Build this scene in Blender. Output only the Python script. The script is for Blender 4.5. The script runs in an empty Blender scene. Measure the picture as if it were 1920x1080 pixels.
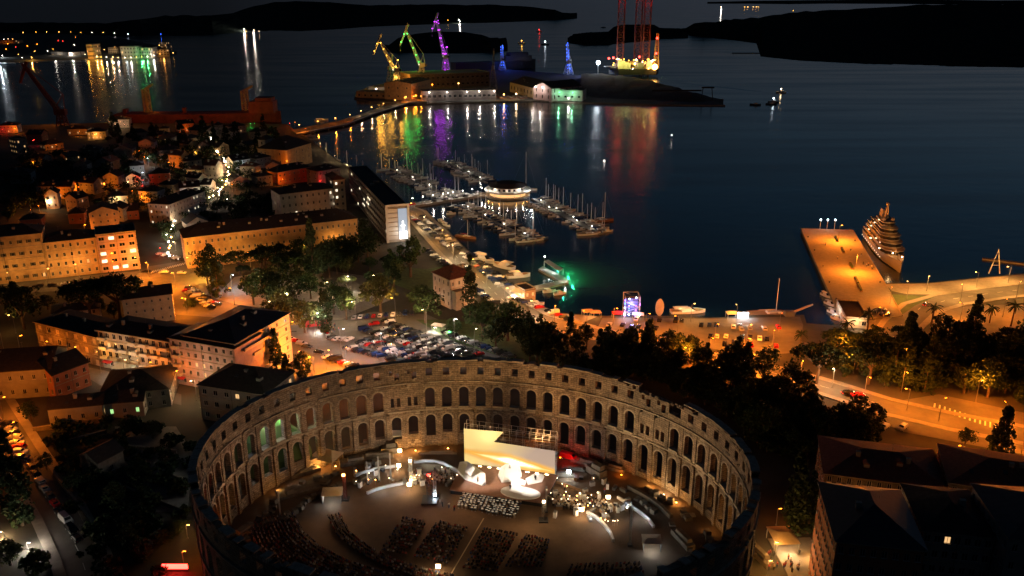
import bpy, math, random
from math import sin, cos, tan, pi, radians, atan2, hypot, sqrt, exp
from mathutils import Vector, noise
from mathutils.geometry import delaunay_2d_cdt

R = random.Random(7)
sc = bpy.context.scene
COL = sc.collection

# ------------------------------------------------------------------ camera
FPX, PITCH, CAMZ = 1579.0, 0.333, 134.77          # focal length in pixels of the 1920 wide frame
cam_d = bpy.data.cameras.new('camera')
cam_d.sensor_width = 36.0
cam_d.lens = FPX / 1920 * 36
cam_d.clip_start = 1.0
cam_d.clip_end = 200000.0
cam = bpy.data.objects.new('camera', cam_d)
COL.objects.link(cam)
cam.location = (0, 0, CAMZ)
cam.rotation_euler = (pi / 2 - PITCH, 0, 0)
sc.camera = cam

# ------------------------------------------------------------------ world (blue hour after sunset) and the last light of dusk
SKY_STRENGTH = 0.10
SUN_EL, SUN_ROT = radians(-4.0), radians(62)
world = bpy.data.worlds.new('World')
sc.world = world
world.use_nodes = True
nt = world.node_tree
bg = nt.nodes['Background']
sky = nt.nodes.new('ShaderNodeTexSky')
sky.sky_type = 'NISHITA'
sky.sun_disc = False
sky.sun_elevation = SUN_EL
sky.sun_rotation = SUN_ROT
tcw = nt.nodes.new('ShaderNodeTexCoord')
sepw = nt.nodes.new('ShaderNodeSeparateXYZ')
nt.links.new(tcw.outputs['Generated'], sepw.inputs[0])
rw = nt.nodes.new('ShaderNodeValToRGB')
els = rw.color_ramp.elements
els[0].position, els[0].color = 0.0, (.042, .043, .060, 1)
els[1].position, els[1].color = 1.0, (.007, .013, .030, 1)
for p_, c_ in ((.06, (.038, .048, .064, 1)), (.14, (.022, .056, .092, 1)), (.28, (.010, .040, .082, 1)), (.5, (.008, .020, .044, 1))):
    els.new(p_).color = c_
nt.links.new(sepw.outputs[2], rw.inputs[0])
dt = nt.nodes.new('ShaderNodeVectorMath')          # brighter towards the afterglow, ahead and to the right
dt.operation = 'DOT_PRODUCT'
dt.inputs[1].default_value = (sin(radians(44)), cos(radians(44)), 0)
nt.links.new(tcw.outputs['Generated'], dt.inputs[0])
mr_ = nt.nodes.new('ShaderNodeMapRange')
mr_.inputs[1].default_value = .45
mr_.inputs[2].default_value = 1.0
mr_.inputs[3].default_value = .16
mr_.inputs[4].default_value = 1.0
nt.links.new(dt.outputs['Value'], mr_.inputs[0])
vs_ = nt.nodes.new('ShaderNodeVectorMath')
vs_.operation = 'SCALE'
nt.links.new(rw.outputs[0], vs_.inputs[0])
nt.links.new(mr_.outputs[0], vs_.inputs['Scale'])
s2 = nt.nodes.new('ShaderNodeVectorMath')
s2.operation = 'SCALE'
s2.inputs['Scale'].default_value = SKY_STRENGTH
nt.links.new(sky.outputs[0], s2.inputs[0])
ad_ = nt.nodes.new('ShaderNodeVectorMath')
nt.links.new(vs_.outputs[0], ad_.inputs[0])
nt.links.new(s2.outputs[0], ad_.inputs[1])
nt.links.new(ad_.outputs[0], bg.inputs['Color'])
bg.inputs['Strength'].default_value = 1.0
sun_d = bpy.data.lights.new('sun', 'SUN')
sun_d.energy = 0.012
sun_d.angle = radians(12)
sun_d.color = (0.55, 0.7, 1.0)
sun = bpy.data.objects.new('sun', sun_d)
COL.objects.link(sun)
sun.rotation_euler = (radians(60), 0, radians(-62 + 180))

sc.view_settings.view_transform = 'Standard'
sc.view_settings.look = 'None'
sc.view_settings.exposure = 0.0
sc.view_settings.gamma = 1.0
sc.view_settings.use_curve_mapping = False
sc.render.engine = 'CYCLES'
cy = sc.cycles
cy.use_denoising = True
cy.max_bounces = 5
cy.diffuse_bounces = 2
cy.glossy_bounces = 3
cy.transmission_bounces = 2
cy.transparent_max_bounces = 4
cy.sample_clamp_indirect = 3.0
cy.sample_clamp_direct = 0.0
cy.caustics_reflective = False
cy.caustics_refractive = False

# ------------------------------------------------------------------ pixel <-> place
CP, SP = cos(PITCH), sin(PITCH)

def ray(u, v):
    a, b = (u - 960) / FPX, (540 - v) / FPX
    return a, CP + b * SP, -SP + b * CP

def sst(t):
    t = min(1, max(0, t))
    return t * t * (3 - 2 * t)

HILLS = [(-375, 600, 115, 24), (-225, 625, 52, 9), (-255, 470, 60, 3)]

def hgt(x, y):
    z = 1.5 + 3.5 * sst((335 - y) / 60)
    for hx, hy, s, h in HILLS:
        d = ((x - hx) ** 2 + (y - hy) ** 2) / (2 * s * s)
        if d < 8:
            z += h * exp(-d)
    return z

def W(u, v, z=None):
    dx, dy, dz = ray(u, v)
    if z is not None:
        t = (z - CAMZ) / dz
        return Vector((dx * t, dy * t, z))
    if dz > -0.01:
        dz = -0.01
    t0 = (45 - CAMZ) / dz
    t1 = (1.0 - CAMZ) / dz
    n = 160
    pt = t0
    for i in range(n + 1):
        t = t0 + (t1 - t0) * i / n
        if CAMZ + dz * t <= hgt(dx * t, dy * t):
            a, b = pt, t
            for _ in range(14):
                m = (a + b) / 2
                if CAMZ + dz * m <= hgt(dx * m, dy * m):
                    b = m
                else:
                    a = m
            t = b
            break
        pt = t
    return Vector((dx * t, dy * t, hgt(dx * t, dy * t)))

def PX(p):
    x, y, z = p[0], p[1], p[2] - CAMZ
    d = y * CP - z * SP
    up = y * SP + z * CP
    return 960 + FPX * x / d, 540 - FPX * up / d

def mpp(u, v, z=2):
    """metres per picture pixel at a ground spot"""
    p = W(u, v, z)
    return (p.y * CP - (z - CAMZ) * SP) / FPX

# ------------------------------------------------------------------ materials
MATS = {}

def mat(name, col=(.5, .5, .5), rough=.8, metal=0.0, emit=None, estr=0.0, var=0.0, scale=1.0, bump=0.0, spec=None, island=0.0):
    m = bpy.data.materials.new(name)
    m.use_nodes = True
    t = m.node_tree
    b = t.nodes['Principled BSDF']
    b.inputs['Base Color'].default_value = (*col, 1)
    b.inputs['Roughness'].default_value = rough
    b.inputs['Metallic'].default_value = metal
    if spec is not None:
        b.inputs['Specular IOR Level'].default_value = spec
    if emit:
        b.inputs['Emission Color'].default_value = (*emit, 1)
        b.inputs['Emission Strength'].default_value = estr
        m.cycles.emission_sampling = 'NONE'
    if var > 0 or bump > 0:
        tc = t.nodes.new('ShaderNodeTexCoord')
        nz = t.nodes.new('ShaderNodeTexNoise')
        nz.inputs['Scale'].default_value = scale
        nz.inputs['Detail'].default_value = 6
        nz.inputs['Roughness'].default_value = .65
        t.links.new(tc.outputs['Object'], nz.inputs['Vector'])
        if var > 0:
            rmp = t.nodes.new('ShaderNodeMapRange')
            rmp.inputs[1].default_value = .3
            rmp.inputs[2].default_value = .7
            rmp.inputs[3].default_value = 1 - var
            rmp.inputs[4].default_value = 1 + var
            t.links.new(nz.outputs[0], rmp.inputs[0])
            mx = t.nodes.new('ShaderNodeVectorMath')
            mx.operation = 'SCALE'
            mx.inputs[0].default_value = col
            t.links.new(rmp.outputs[0], mx.inputs['Scale'])
            t.links.new(mx.outputs[0], b.inputs['Base Color'])
            if island > 0:
                gi = t.nodes.new('ShaderNodeNewGeometry')
                r2 = t.nodes.new('ShaderNodeMapRange')
                r2.inputs[3].default_value = 1 - island
                r2.inputs[4].default_value = 1 + island
                t.links.new(gi.outputs['Random Per Island'], r2.inputs[0])
                m2 = t.nodes.new('ShaderNodeMath')
                m2.operation = 'MULTIPLY'
                t.links.new(r2.outputs[0], m2.inputs[0])
                t.links.new(rmp.outputs[0], m2.inputs[1])
                t.links.new(m2.outputs[0], mx.inputs['Scale'])
        if bump > 0:
            bp = t.nodes.new('ShaderNodeBump')
            bp.inputs['Strength'].default_value = bump
            bp.inputs['Distance'].default_value = .2
            t.links.new(nz.outputs[0], bp.inputs['Height'])
            t.links.new(bp.outputs[0], b.inputs['Normal'])
    MATS[name] = m
    return m

def brickmat(name, c1, c2, mortar, bw, bh, use_uv=True, rough=.9, ms=.02, bump=.5):
    m = mat(name, c1, rough)
    t = m.node_tree
    b = t.nodes['Principled BSDF']
    tc = t.nodes.new('ShaderNodeTexCoord')
    br = t.nodes.new('ShaderNodeTexBrick')
    br.inputs['Color1'].default_value = (*c1, 1)
    br.inputs['Color2'].default_value = (*c2, 1)
    br.inputs['Mortar'].default_value = (*mortar, 1)
    br.inputs['Scale'].default_value = 1
    br.inputs['Mortar Size'].default_value = ms
    br.inputs['Brick Width'].default_value = bw
    br.inputs['Row Height'].default_value = bh
    nz = t.nodes.new('ShaderNodeTexNoise')
    nz.inputs['Scale'].default_value = .35
    nz.inputs['Detail'].default_value = 8
    nz.inputs['Roughness'].default_value = .7
    n2 = t.nodes.new('ShaderNodeTexNoise')
    n2.inputs['Scale'].default_value = 2.2
    n2.inputs['Detail'].default_value = 5
    t.links.new(tc.outputs['UV' if use_uv else 'Object'], br.inputs['Vector'])
    for q in (nz, n2):
        t.links.new(tc.outputs['UV' if use_uv else 'Object'], q.inputs['Vector'])
    r = t.nodes.new('ShaderNodeMapRange')
    r.inputs[1].default_value = .3
    r.inputs[2].default_value = .7
    r.inputs[3].default_value = .3
    r.inputs[4].default_value = 1.45
    t.links.new(nz.outputs[0], r.inputs[0])
    r3 = t.nodes.new('ShaderNodeMapRange')
    r3.inputs[1].default_value = .3
    r3.inputs[2].default_value = .7
    r3.inputs[3].default_value = .6
    r3.inputs[4].default_value = 1.25
    t.links.new(n2.outputs[0], r3.inputs[0])
    mm = t.nodes.new('ShaderNodeMath')
    mm.operation = 'MULTIPLY'
    t.links.new(r.outputs[0], mm.inputs[0])
    t.links.new(r3.outputs[0], mm.inputs[1])
    s = t.nodes.new('ShaderNodeVectorMath')
    s.operation = 'SCALE'
    t.links.new(br.outputs['Color'], s.inputs[0])
    t.links.new(mm.outputs[0], s.inputs['Scale'])
    t.links.new(s.outputs[0], b.inputs['Base Color'])
    bp = t.nodes.new('ShaderNodeBump')
    bp.inputs['Strength'].default_value = bump
    bp.inputs['Distance'].default_value = .15
    ad = t.nodes.new('ShaderNodeMath')
    ad.operation = 'SUBTRACT'
    t.links.new(n2.outputs[0], ad.inputs[0])
    t.links.new(br.outputs['Fac'], ad.inputs[1])
    t.links.new(ad.outputs[0], bp.inputs['Height'])
    t.links.new(bp.outputs[0], b.inputs['Normal'])
    return m

ORANGE, AMBER, WARM, WHITE, COOL = (1, .22, .012), (1, .43, .09), (1, .66, .33), (1, .88, .74), (.8, .92, 1)
GREEN, PURPLE, BLUE, RED, YEL = (.03, 1, .12), (.6, .05, 1), (.03, .12, 1), (1, .03, .02), (1, .46, .05)
brickmat('stone', (.34, .27, .19), (.25, .195, .135), (.075, .058, .04), 1.7, .62, ms=.05, bump=.9)
mat('stone_trim', (.34, .30, .23), .9, var=.35, scale=1.2, bump=.6)
mat('stone_dark', (.16, .14, .11), .95, var=.4, scale=.6, bump=.7)
mat('arena_sand', (.13, .082, .047), .95, var=.22, scale=.25, bump=.3)
mat('earth', (.045, .042, .03), .95, var=.45, scale=.06, bump=.4)
mat('asphalt', (.055, .053, .05), .85, var=.25, scale=.35, bump=.15)
mat('asphalt_light', (.11, .105, .095), .85, var=.2, scale=.3, bump=.15)
mat('paving', (.24, .22, .19), .85, var=.2, scale=.5, bump=.2)
mat('quay_stone', (.28, .25, .2), .85, var=.25, scale=.4, bump=.3)
mat('paint_white', (.7, .7, .66), .7, var=.15, scale=2)
mat('lawn', (.05, .085, .022), .95, var=.4, scale=.5, bump=.5)
mat('foliage', (.042, .072, .022), .75, var=.3, scale=.5, island=.55, spec=.2)
mat('foliage_dark', (.027, .046, .018), .8, var=.3, scale=.5, island=.5, spec=.2)
mat('foliage_olive', (.075, .085, .025), .75, var=.3, scale=.5, island=.5, spec=.2)
mat('bark', (.09, .06, .04), .95, var=.3, scale=3, bump=.6)
mat('hill_forest', (.034, .045, .040), 1.0, var=.3, scale=.02, spec=0.0)
mat('wall_ochre', (.50, .35, .18), .9, var=.28, scale=.3, bump=.1)
mat('wall_cream', (.55, .46, .33), .9, var=.25, scale=.35, bump=.1)
mat('wall_white', (.60, .55, .49), .9, var=.22, scale=.35, bump=.1)
mat('wall_pink', (.50, .36, .36), .9, var=.22, scale=.35, bump=.1)
mat('wall_grey', (.30, .28, .25), .9, var=.2, scale=.35, bump=.1)
mat('wall_dark', (.13, .11, .11), .9, var=.2, scale=.35)
mat('wall_red', (.38, .15, .08), .9, var=.15, scale=.35, bump=.1)
brickmat('wall_brick', (.42, .18, .08), (.34, .14, .06), (.25, .2, .15), .5, .16, use_uv=False, ms=.01, bump=.2)
mat('roof_tile', (.17, .065, .04), .9, var=.35, scale=1.3, bump=.6)
mat('roof_dark', (.045, .035, .03), .95, var=.35, scale=1.0, bump=.5)
mat('roof_slate', (.03, .033, .042), .6, var=.3, scale=.8, bump=.3)
mat('glass_dark', (.012, .014, .018), .08)
mat('glass_lit', (.3, .2, .1), .4, emit=(1, .58, .24), estr=1.0)
mat('glass_lit_white', (.3, .3, .3), .4, emit=(1, .85, .62), estr=1.8)
mat('glass_lit_green', (.2, .3, .2), .4, emit=(.5, 1, .35), estr=1.1)
mat('frame_white', (.6, .57, .52), .6)
mat('shutter', (.10, .09, .06), .8)
mat('steel', (.22, .22, .22), .5, metal=.6)
mat('steel_light', (.45, .45, .44), .5, metal=.3)
mat('steel_dark', (.03, .03, .032), .6)
mat('rust_red', (.17, .035, .022), .75, var=.35, scale=.2)
mat('crane_yellow', (.55, .36, .08), .6, var=.2, scale=.3)
mat('crane_paint', (.45, .45, .45), .6, var=.2, scale=.3)
mat('hull_dark', (.02, .022, .03), .5)
mat('boat_white', (.72, .72, .70), .35)
mat('boat_blue', (.03, .06, .14), .35)
mat('boat_wood', (.26, .13, .06), .5, var=.25, scale=1.5)
mat('ship_paint', (.18, .18, .21), .4, var=.1, scale=.3)
mat('teak', (.34, .24, .14), .7, var=.15, scale=1)
mat('canvas_blue', (.04, .08, .2), .9)
mat('canvas_white', (.7, .68, .62), .9, var=.1, scale=.8)
mat('canvas_tan', (.55, .42, .26), .9, var=.12, scale=.6)
mat('canvas_red', (.5, .04, .05), .9)
mat('tyre', (.015, .015, .015), .8)
mat('skin', (.45, .27, .18), .7)
mat('cloth_black', (.02, .02, .022), .9)
mat('cloth_white', (.6, .58, .55), .9)
mat('cloth_blue', (.06, .09, .2), .9)
mat('cloth_red', (.35, .06, .05), .9)
mat('cloth_tan', (.35, .26, .17), .9)
mat('set_white', (.8, .8, .8), .6)
mat('barrier_pale', (.5, .5, .5), .6)
mat('stage_deck', (.30, .16, .11), .7, var=.15, scale=.8)
mat('wood', (.22, .13, .07), .8, var=.2, scale=2)
CARC = {'white': (.75, .75, .75), 'silver': (.45, .46, .48), 'black': (.012, .012, .014), 'dark grey': (.07, .075, .08),
        'navy': (.02, .04, .14), 'red': (.42, .015, .015), 'light grey': (.6, .6, .6)}
for k, c in CARC.items():
    mat('car_' + k.replace(' ', '_'), c, .25, metal=.2 if k in ('silver', 'dark grey', 'navy') else 0)
for k, c, s in (('orange', ORANGE, 26), ('amber', AMBER, 26), ('warm', WARM, 26), ('white', WHITE, 30), ('cool', COOL, 30), ('green', GREEN, 14),
                ('purple', PURPLE, 12), ('blue', BLUE, 14), ('red', RED, 16), ('yellow', YEL, 14)):
    mat('bulb_' + k, (.1, .1, .1), .5, emit=c, estr=s)
mat('glint_glow', (.1, .1, .1), .5, emit=(1, .78, .5), estr=9)
mat('blind', (.55, .45, .36), .8)
mat('tail_light', (.3, .02, .02), .4, emit=(1, .04, .02), estr=2)
mat('head_light', (.8, .8, .7), .3, emit=(1, .9, .7), estr=6)
LC = {'orange': ORANGE, 'amber': AMBER, 'warm': WARM, 'white': WHITE, 'cool': COOL, 'green': GREEN, 'purple': PURPLE, 'blue': BLUE, 'red': RED, 'yellow': YEL}

# ------------------------------------------------------------------ mesh builder
class MB:
    def __init__(s):
        s.v, s.f, s.m = [], [], []

    def add(s, vs, fs, m):
        o = len(s.v)
        s.v += [tuple(p) for p in vs]
        s.f += [tuple(i + o for i in f) for f in fs]
        s.m += [m] * len(fs)
        return s

    def hexa(s, b, t, m):
        return s.add(list(b) + list(t), [(3, 2, 1, 0), (4, 5, 6, 7), (0, 1, 5, 4), (1, 2, 6, 5), (2, 3, 7, 6), (3, 0, 4, 7)], m)

    def box(s, x0, y0, z0, x1, y1, z1, m):
        return s.hexa([(x0, y0, z0), (x1, y0, z0), (x1, y1, z0), (x0, y1, z0)], [(x0, y0, z1), (x1, y0, z1), (x1, y1, z1), (x0, y1, z1)], m)

    def cbox(s, cx, cy, z0, w, d, h, m, a=0.0, taper=1.0):
        c, n = cos(a), sin(a)
        q = [(-w / 2, -d / 2), (w / 2, -d / 2), (w / 2, d / 2), (-w / 2, d / 2)]
        f = lambda k, z: [(cx + (x * c - y * n) * k, cy + (x * n + y * c) * k, z) for x, y in q]
        return s.hexa(f(1, z0), f(taper, z0 + h), m)

    def tube(s, p, q, r0, r1, m, n=6, cap=True):
        p, q = Vector(p), Vector(q)
        d = (q - p)
        if d.length < 1e-6:
            return s
        d.normalize()
        a = d.cross(Vector((0, 0, 1)))
        if a.length < .01:
            a = Vector((1, 0, 0))
        a.normalize()
        b = d.cross(a)
        vs = []
        for c, r in ((p, r0), (q, r1)):
            for i in range(n):
                t = 2 * pi * i / n
                vs.append(c + (a * cos(t) + b * sin(t)) * r)
        fs = [(i, i + n, (i + 1) % n + n, (i + 1) % n) for i in range(n)]
        if cap:
            fs += [tuple(range(n)), tuple(range(2 * n - 1, n - 1, -1))]
        return s.add(vs, fs, m)

    def prism(s, pts, z0, z1, m, mtop=None):
        n = len(pts)
        if sum(pts[i][0] * pts[(i + 1) % n][1] - pts[(i + 1) % n][0] * pts[i][1] for i in range(n)) < 0:
            pts = pts[::-1]
        s.add([(x, y, z0) for x, y in pts] + [(x, y, z1) for x, y in pts],
              [(i, (i + 1) % n, (i + 1) % n + n, i + n) for i in range(n)] + [tuple(range(n - 1, -1, -1))], m)
        return s.add([(x, y, z1) for x, y in pts], [tuple(range(n))], mtop or m)

    def lathe(s, prof, m, n=12, c=(0, 0), sx=1, sy=1):
        vs, fs = [], []
        for r, z in prof:
            for i in range(n):
                t = 2 * pi * i / n
                vs.append((c[0] + r * cos(t) * sx, c[1] + r * sin(t) * sy, z))
        for k in range(len(prof) - 1):
            for i in range(n):
                j = (i + 1) % n
                fs.append((k * n + i, k * n + j, (k + 1) * n + j, (k + 1) * n + i))
        fs.append(tuple(range(n - 1, -1, -1)))
        fs.append(tuple(range((len(prof) - 1) * n, len(prof) * n)))
        return s.add(vs, fs, m)

    def ball(s, c, r, m, n=8, k=5):
        prof = [(r * sin(pi * i / k) + 1e-3, c[2] - r * cos(pi * i / k)) for i in range(k + 1)]
        return s.lathe(prof, m, n, (c[0], c[1]))

    def loft(s, rings, m, cap=True):
        n = len(rings[0])
        vs = [p for r in rings for p in r]
        fs = []
        for k in range(len(rings) - 1):
            for i in range(n):
                j = (i + 1) % n
                fs.append((k * n + i, k * n + j, (k + 1) * n + j, (k + 1) * n + i))
        if cap:
            fs.append(tuple(range(n - 1, -1, -1)))
            fs.append(tuple(range((len(rings) - 1) * n, len(rings) * n)))
        return s.add(vs, fs, m)

    def lattice(s, p, q, w, r, m, n=8, w2=None):
        """square truss from p to q, vertical or not"""
        p, q = Vector(p), Vector(q)
        w2 = w if w2 is None else w2
        d = (q - p).normalized()
        a = d.cross(Vector((0, 0, 1)))
        if a.length < .05:
            a = Vector((1, 0, 0))
        a.normalize()
        b = d.cross(a)
        L = []
        for sx, sy in ((-1, -1), (1, -1), (1, 1), (-1, 1)):
            pts = []
            for i in range(n + 1):
                t = i / n
                ww = (w * (1 - t) + w2 * t) / 2
                pts.append(p.lerp(q, t) + a * sx * ww + b * sy * ww)
            L.append(pts)
            s.tube(pts[0], pts[-1], r, r, m, 4)
        for i in range(n):
            for k in range(4):
                k2 = (k + 1) % 4
                A, B = (L[k][i], L[k2][i + 1]) if i % 2 else (L[k2][i], L[k][i + 1])
                s.tube(A, B, r * .6, r * .6, m, 3, False)
                s.tube(L[k][i + 1], L[k2][i + 1], r * .6, r * .6, m, 3, False)
        return s

    def mesh(s, name, smooth=False):
        me = bpy.data.meshes.new(name)
        me.from_pydata(s.v, [], s.f)
        names = []
        idx = {}
        for m in s.m:
            if m not in idx:
                idx[m] = len(names)
                names.append(m)
        for nme in names:
            me.materials.append(MATS[nme])
        me.polygons.foreach_set('material_index', [idx[m] for m in s.m])
        if smooth:
            me.polygons.foreach_set('use_smooth', [True] * len(s.f))
        me.update()
        return me

KIDS = {}
SEEN = {}

def ob(name, data, parent=None, loc=(0, 0, 0), rz=0.0, scale=None, rot=None):
    o = bpy.data.objects.new(name, data)
    COL.objects.link(o)
    o.location = loc
    o.rotation_euler = rot if rot else (0, 0, rz)
    if scale is not None:
        o.scale = scale if hasattr(scale, '__len__') else (scale,) * 3
    if parent is not None:
        o.parent = parent
        KIDS.setdefault(parent.name, []).append(o)
    return o

def tag(o, label=None, cat=None, group=None, kind=None):
    if label:
        o['label'] = label
        if cat:
            if label in SEEN and not group:
                print('DUP LABEL', label)
            SEEN[label] = 1
    if cat:
        o['category'] = cat
        if label and len(label.split()) > 16:
            print('LONG', label)
    if group:
        o['group'] = group
    if kind:
        o['kind'] = kind
    return o

def thing(name, label, cat, loc=(0, 0, 0), rz=0.0, group=None, scale=None, data=None):
    return tag(ob(name, data, None, loc, rz, scale), label, cat, group)

def part(name, mb, parent, loc=(0, 0, 0), rz=0.0, label=None, scale=None, smooth=False):
    o = ob(name, mb.mesh(name, smooth) if isinstance(mb, MB) else mb, parent, loc, rz, scale)
    if label:
        o['label'] = label
    return o

def struct(name, mb, label=None, kind='structure', loc=(0, 0, 0)):
    return tag(ob(name, mb.mesh(name) if isinstance(mb, MB) else mb, None, loc), label or None, None, None, kind)

def dup(o, loc=None, rz=None, label=None, group=None, scale=None, parent=None):
    c = o.copy()
    COL.objects.link(c)
    if parent is not None:
        c.parent = parent
        KIDS.setdefault(parent.name, []).append(c)
    if loc is not None:
        c.location = loc
    if rz is not None:
        c.rotation_euler = (0, 0, rz)
    if scale is not None:
        c.scale = scale if hasattr(scale, '__len__') else (scale,) * 3
    if label:
        if label in SEEN and not (group or c.get('group')):
            print('DUP LABEL', label)
        SEEN[label] = 1
        c['label'] = label
        if len(label.split()) > 16:
            print('LONG', label)
    if group:
        c['group'] = group
    for k in KIDS.get(o.name, []):
        dup(k, parent=c)
    return c

LD = {}

def light(parent, loc, col, power, radius=.3, spot=None, rot=None, name='lamp_glow', blend=.6):
    key = (col, power, radius, spot, blend)
    if key not in LD:
        d = bpy.data.lights.new('lamp_glow', 'SPOT' if spot else 'POINT')
        d.color = LC[col] if isinstance(col, str) else col
        d.energy = power
        d.shadow_soft_size = radius
        if spot:
            d.spot_size = radians(spot)
            d.spot_blend = blend
        LD[key] = d
    o = ob(name, LD[key], parent, loc)
    if rot:
        o.rotation_euler = rot
    return o

def aim(o, src, dst):
    d = Vector(dst) - Vector(src)
    o.rotation_euler = d.to_track_quat('-Z', 'Y').to_euler()

def ordn(i):
    w = ['first', 'second', 'third', 'fourth', 'fifth', 'sixth', 'seventh', 'eighth', 'ninth', 'tenth', 'eleventh', 'twelfth']
    i += 1
    if i <= 12:
        return w[i - 1]
    return '%d%s' % (i, 'th' if 10 < i % 100 < 20 else {1: 'st', 2: 'nd', 3: 'rd'}.get(i % 10, 'th'))

def lerp(a, b, t):
    return a + (b - a) * t

def inpoly(x, y, P):
    c = False
    n = len(P)
    for i in range(n):
        x1, y1 = P[i][0], P[i][1]
        x2, y2 = P[i - 1][0], P[i - 1][1]
        if (y1 > y) != (y2 > y) and x < (x2 - x1) * (y - y1) / (y2 - y1) + x1:
            c = not c
    return c

def along(P, step):
    """points with headings along a polyline"""
    out = []
    acc = 0
    for i in range(len(P) - 1):
        a, b = Vector(P[i]).to_2d(), Vector(P[i + 1]).to_2d()
        L = (b - a).length
        h = atan2(b.y - a.y, b.x - a.x)
        while acc <= L:
            p = a.lerp(b, acc / L)
            out.append((p.x, p.y, h))
            acc += step
        acc -= L
    return out

def sheet(poly, m, dz=0.0, grid=12.0, skirt=None, ms=None):
    """ground sheet over a polygon of (x, y), following the terrain"""
    pts = [Vector((p[0], p[1])) for p in poly]
    n = len(pts)
    dense = []
    for i in range(n):
        a, b = pts[i], pts[(i + 1) % n]
        k = max(1, int((b - a).length / grid))
        dense += [a.lerp(b, j / k) for j in range(k)]
    x0, x1 = min(p.x for p in dense), max(p.x for p in dense)
    y0, y1 = min(p.y for p in dense), max(p.y for p in dense)
    ins = []
    y = y0 + grid / 2
    while y < y1:
        x = x0 + grid / 2
        while x < x1:
            if inpoly(x, y, dense):
                ins.append(Vector((x, y)))
            x += grid
        y += grid
    nb = len(dense)
    V, E, F, *_ = delaunay_2d_cdt(dense + ins, [(i, (i + 1) % nb) for i in range(nb)], [list(range(nb))], 1, 1e-4)
    mb = MB()
    vs = [(p.x, p.y, hgt(p.x, p.y) + dz) for p in V]
    fs = []
    for f in F:
        a, b, c = V[f[0]], V[f[1]], V[f[2]]
        fs.append(tuple(f) if (b - a).cross(c - a) > 0 else tuple(f[::-1]))
    mb.add(vs, fs, m)
    if skirt is not None:
        sv = [(p.x, p.y, hgt(p.x, p.y) + dz) for p in dense] + [(p.x, p.y, hgt(p.x, p.y) + dz - skirt) for p in dense]
        mb.add(sv, [(i, i + nb, (i + 1) % nb + nb, (i + 1) % nb) for i in range(nb)], ms or m)
    return mb

def strip(P, w, m, dz, thick=0.0, step=8.0):
    """road, kerb or marking strip centred on a polyline of (x, y)"""
    pts = []
    for i in range(len(P) - 1):
        a, b = Vector(P[i][:2]), Vector(P[i + 1][:2])
        k = max(1, int((b - a).length / step))
        pts += [a.lerp(b, j / k) for j in range(k)]
    pts.append(Vector(P[-1][:2]))
    mb = MB()
    L, Rr = [], []
    for i, p in enumerate(pts):
        d = (pts[min(i + 1, len(pts) - 1)] - pts[max(i - 1, 0)]).normalized()
        nrm = Vector((-d.y, d.x)) * (w / 2)
        L.append(p + nrm)
        Rr.append(p - nrm)
    n = len(pts)
    z = [hgt(p.x, p.y) + dz for p in pts]
    vs = [(a.x, a.y, z[i]) for i, a in enumerate(L)] + [(a.x, a.y, z[i]) for i, a in enumerate(Rr)]
    fs = [(i, i + n, i + n + 1, i + 1) for i in range(n - 1)]
    mb.add(vs, fs, m)
    if thick:
        vs2 = [(x, y, q - thick) for x, y, q in vs]
        fs2 = [(i, i + 1, i + 1 + 2 * n, i + 2 * n) for i in range(n - 1)] + [(i + n + 1, i + n, i + 3 * n, i + 3 * n + 1) for i in range(n - 1)]
        fs2 += [(0, 2 * n, 3 * n, n), (n - 1, 2 * n - 1, 4 * n - 1, 3 * n - 1)]
        mb.add(vs + vs2, fs2, m)
    return mb

def offs(P, d):
    out = []
    for i, p in enumerate(P):
        a, b = Vector(P[max(i - 1, 0)][:2]), Vector(P[min(i + 1, len(P) - 1)][:2])
        t = (b - a).normalized()
        out.append((p[0] - t.y * d, p[1] + t.x * d))
    return out

def Wl(L, z=None):
    return [W(u, v, z).to_2d() for u, v in L]
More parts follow.
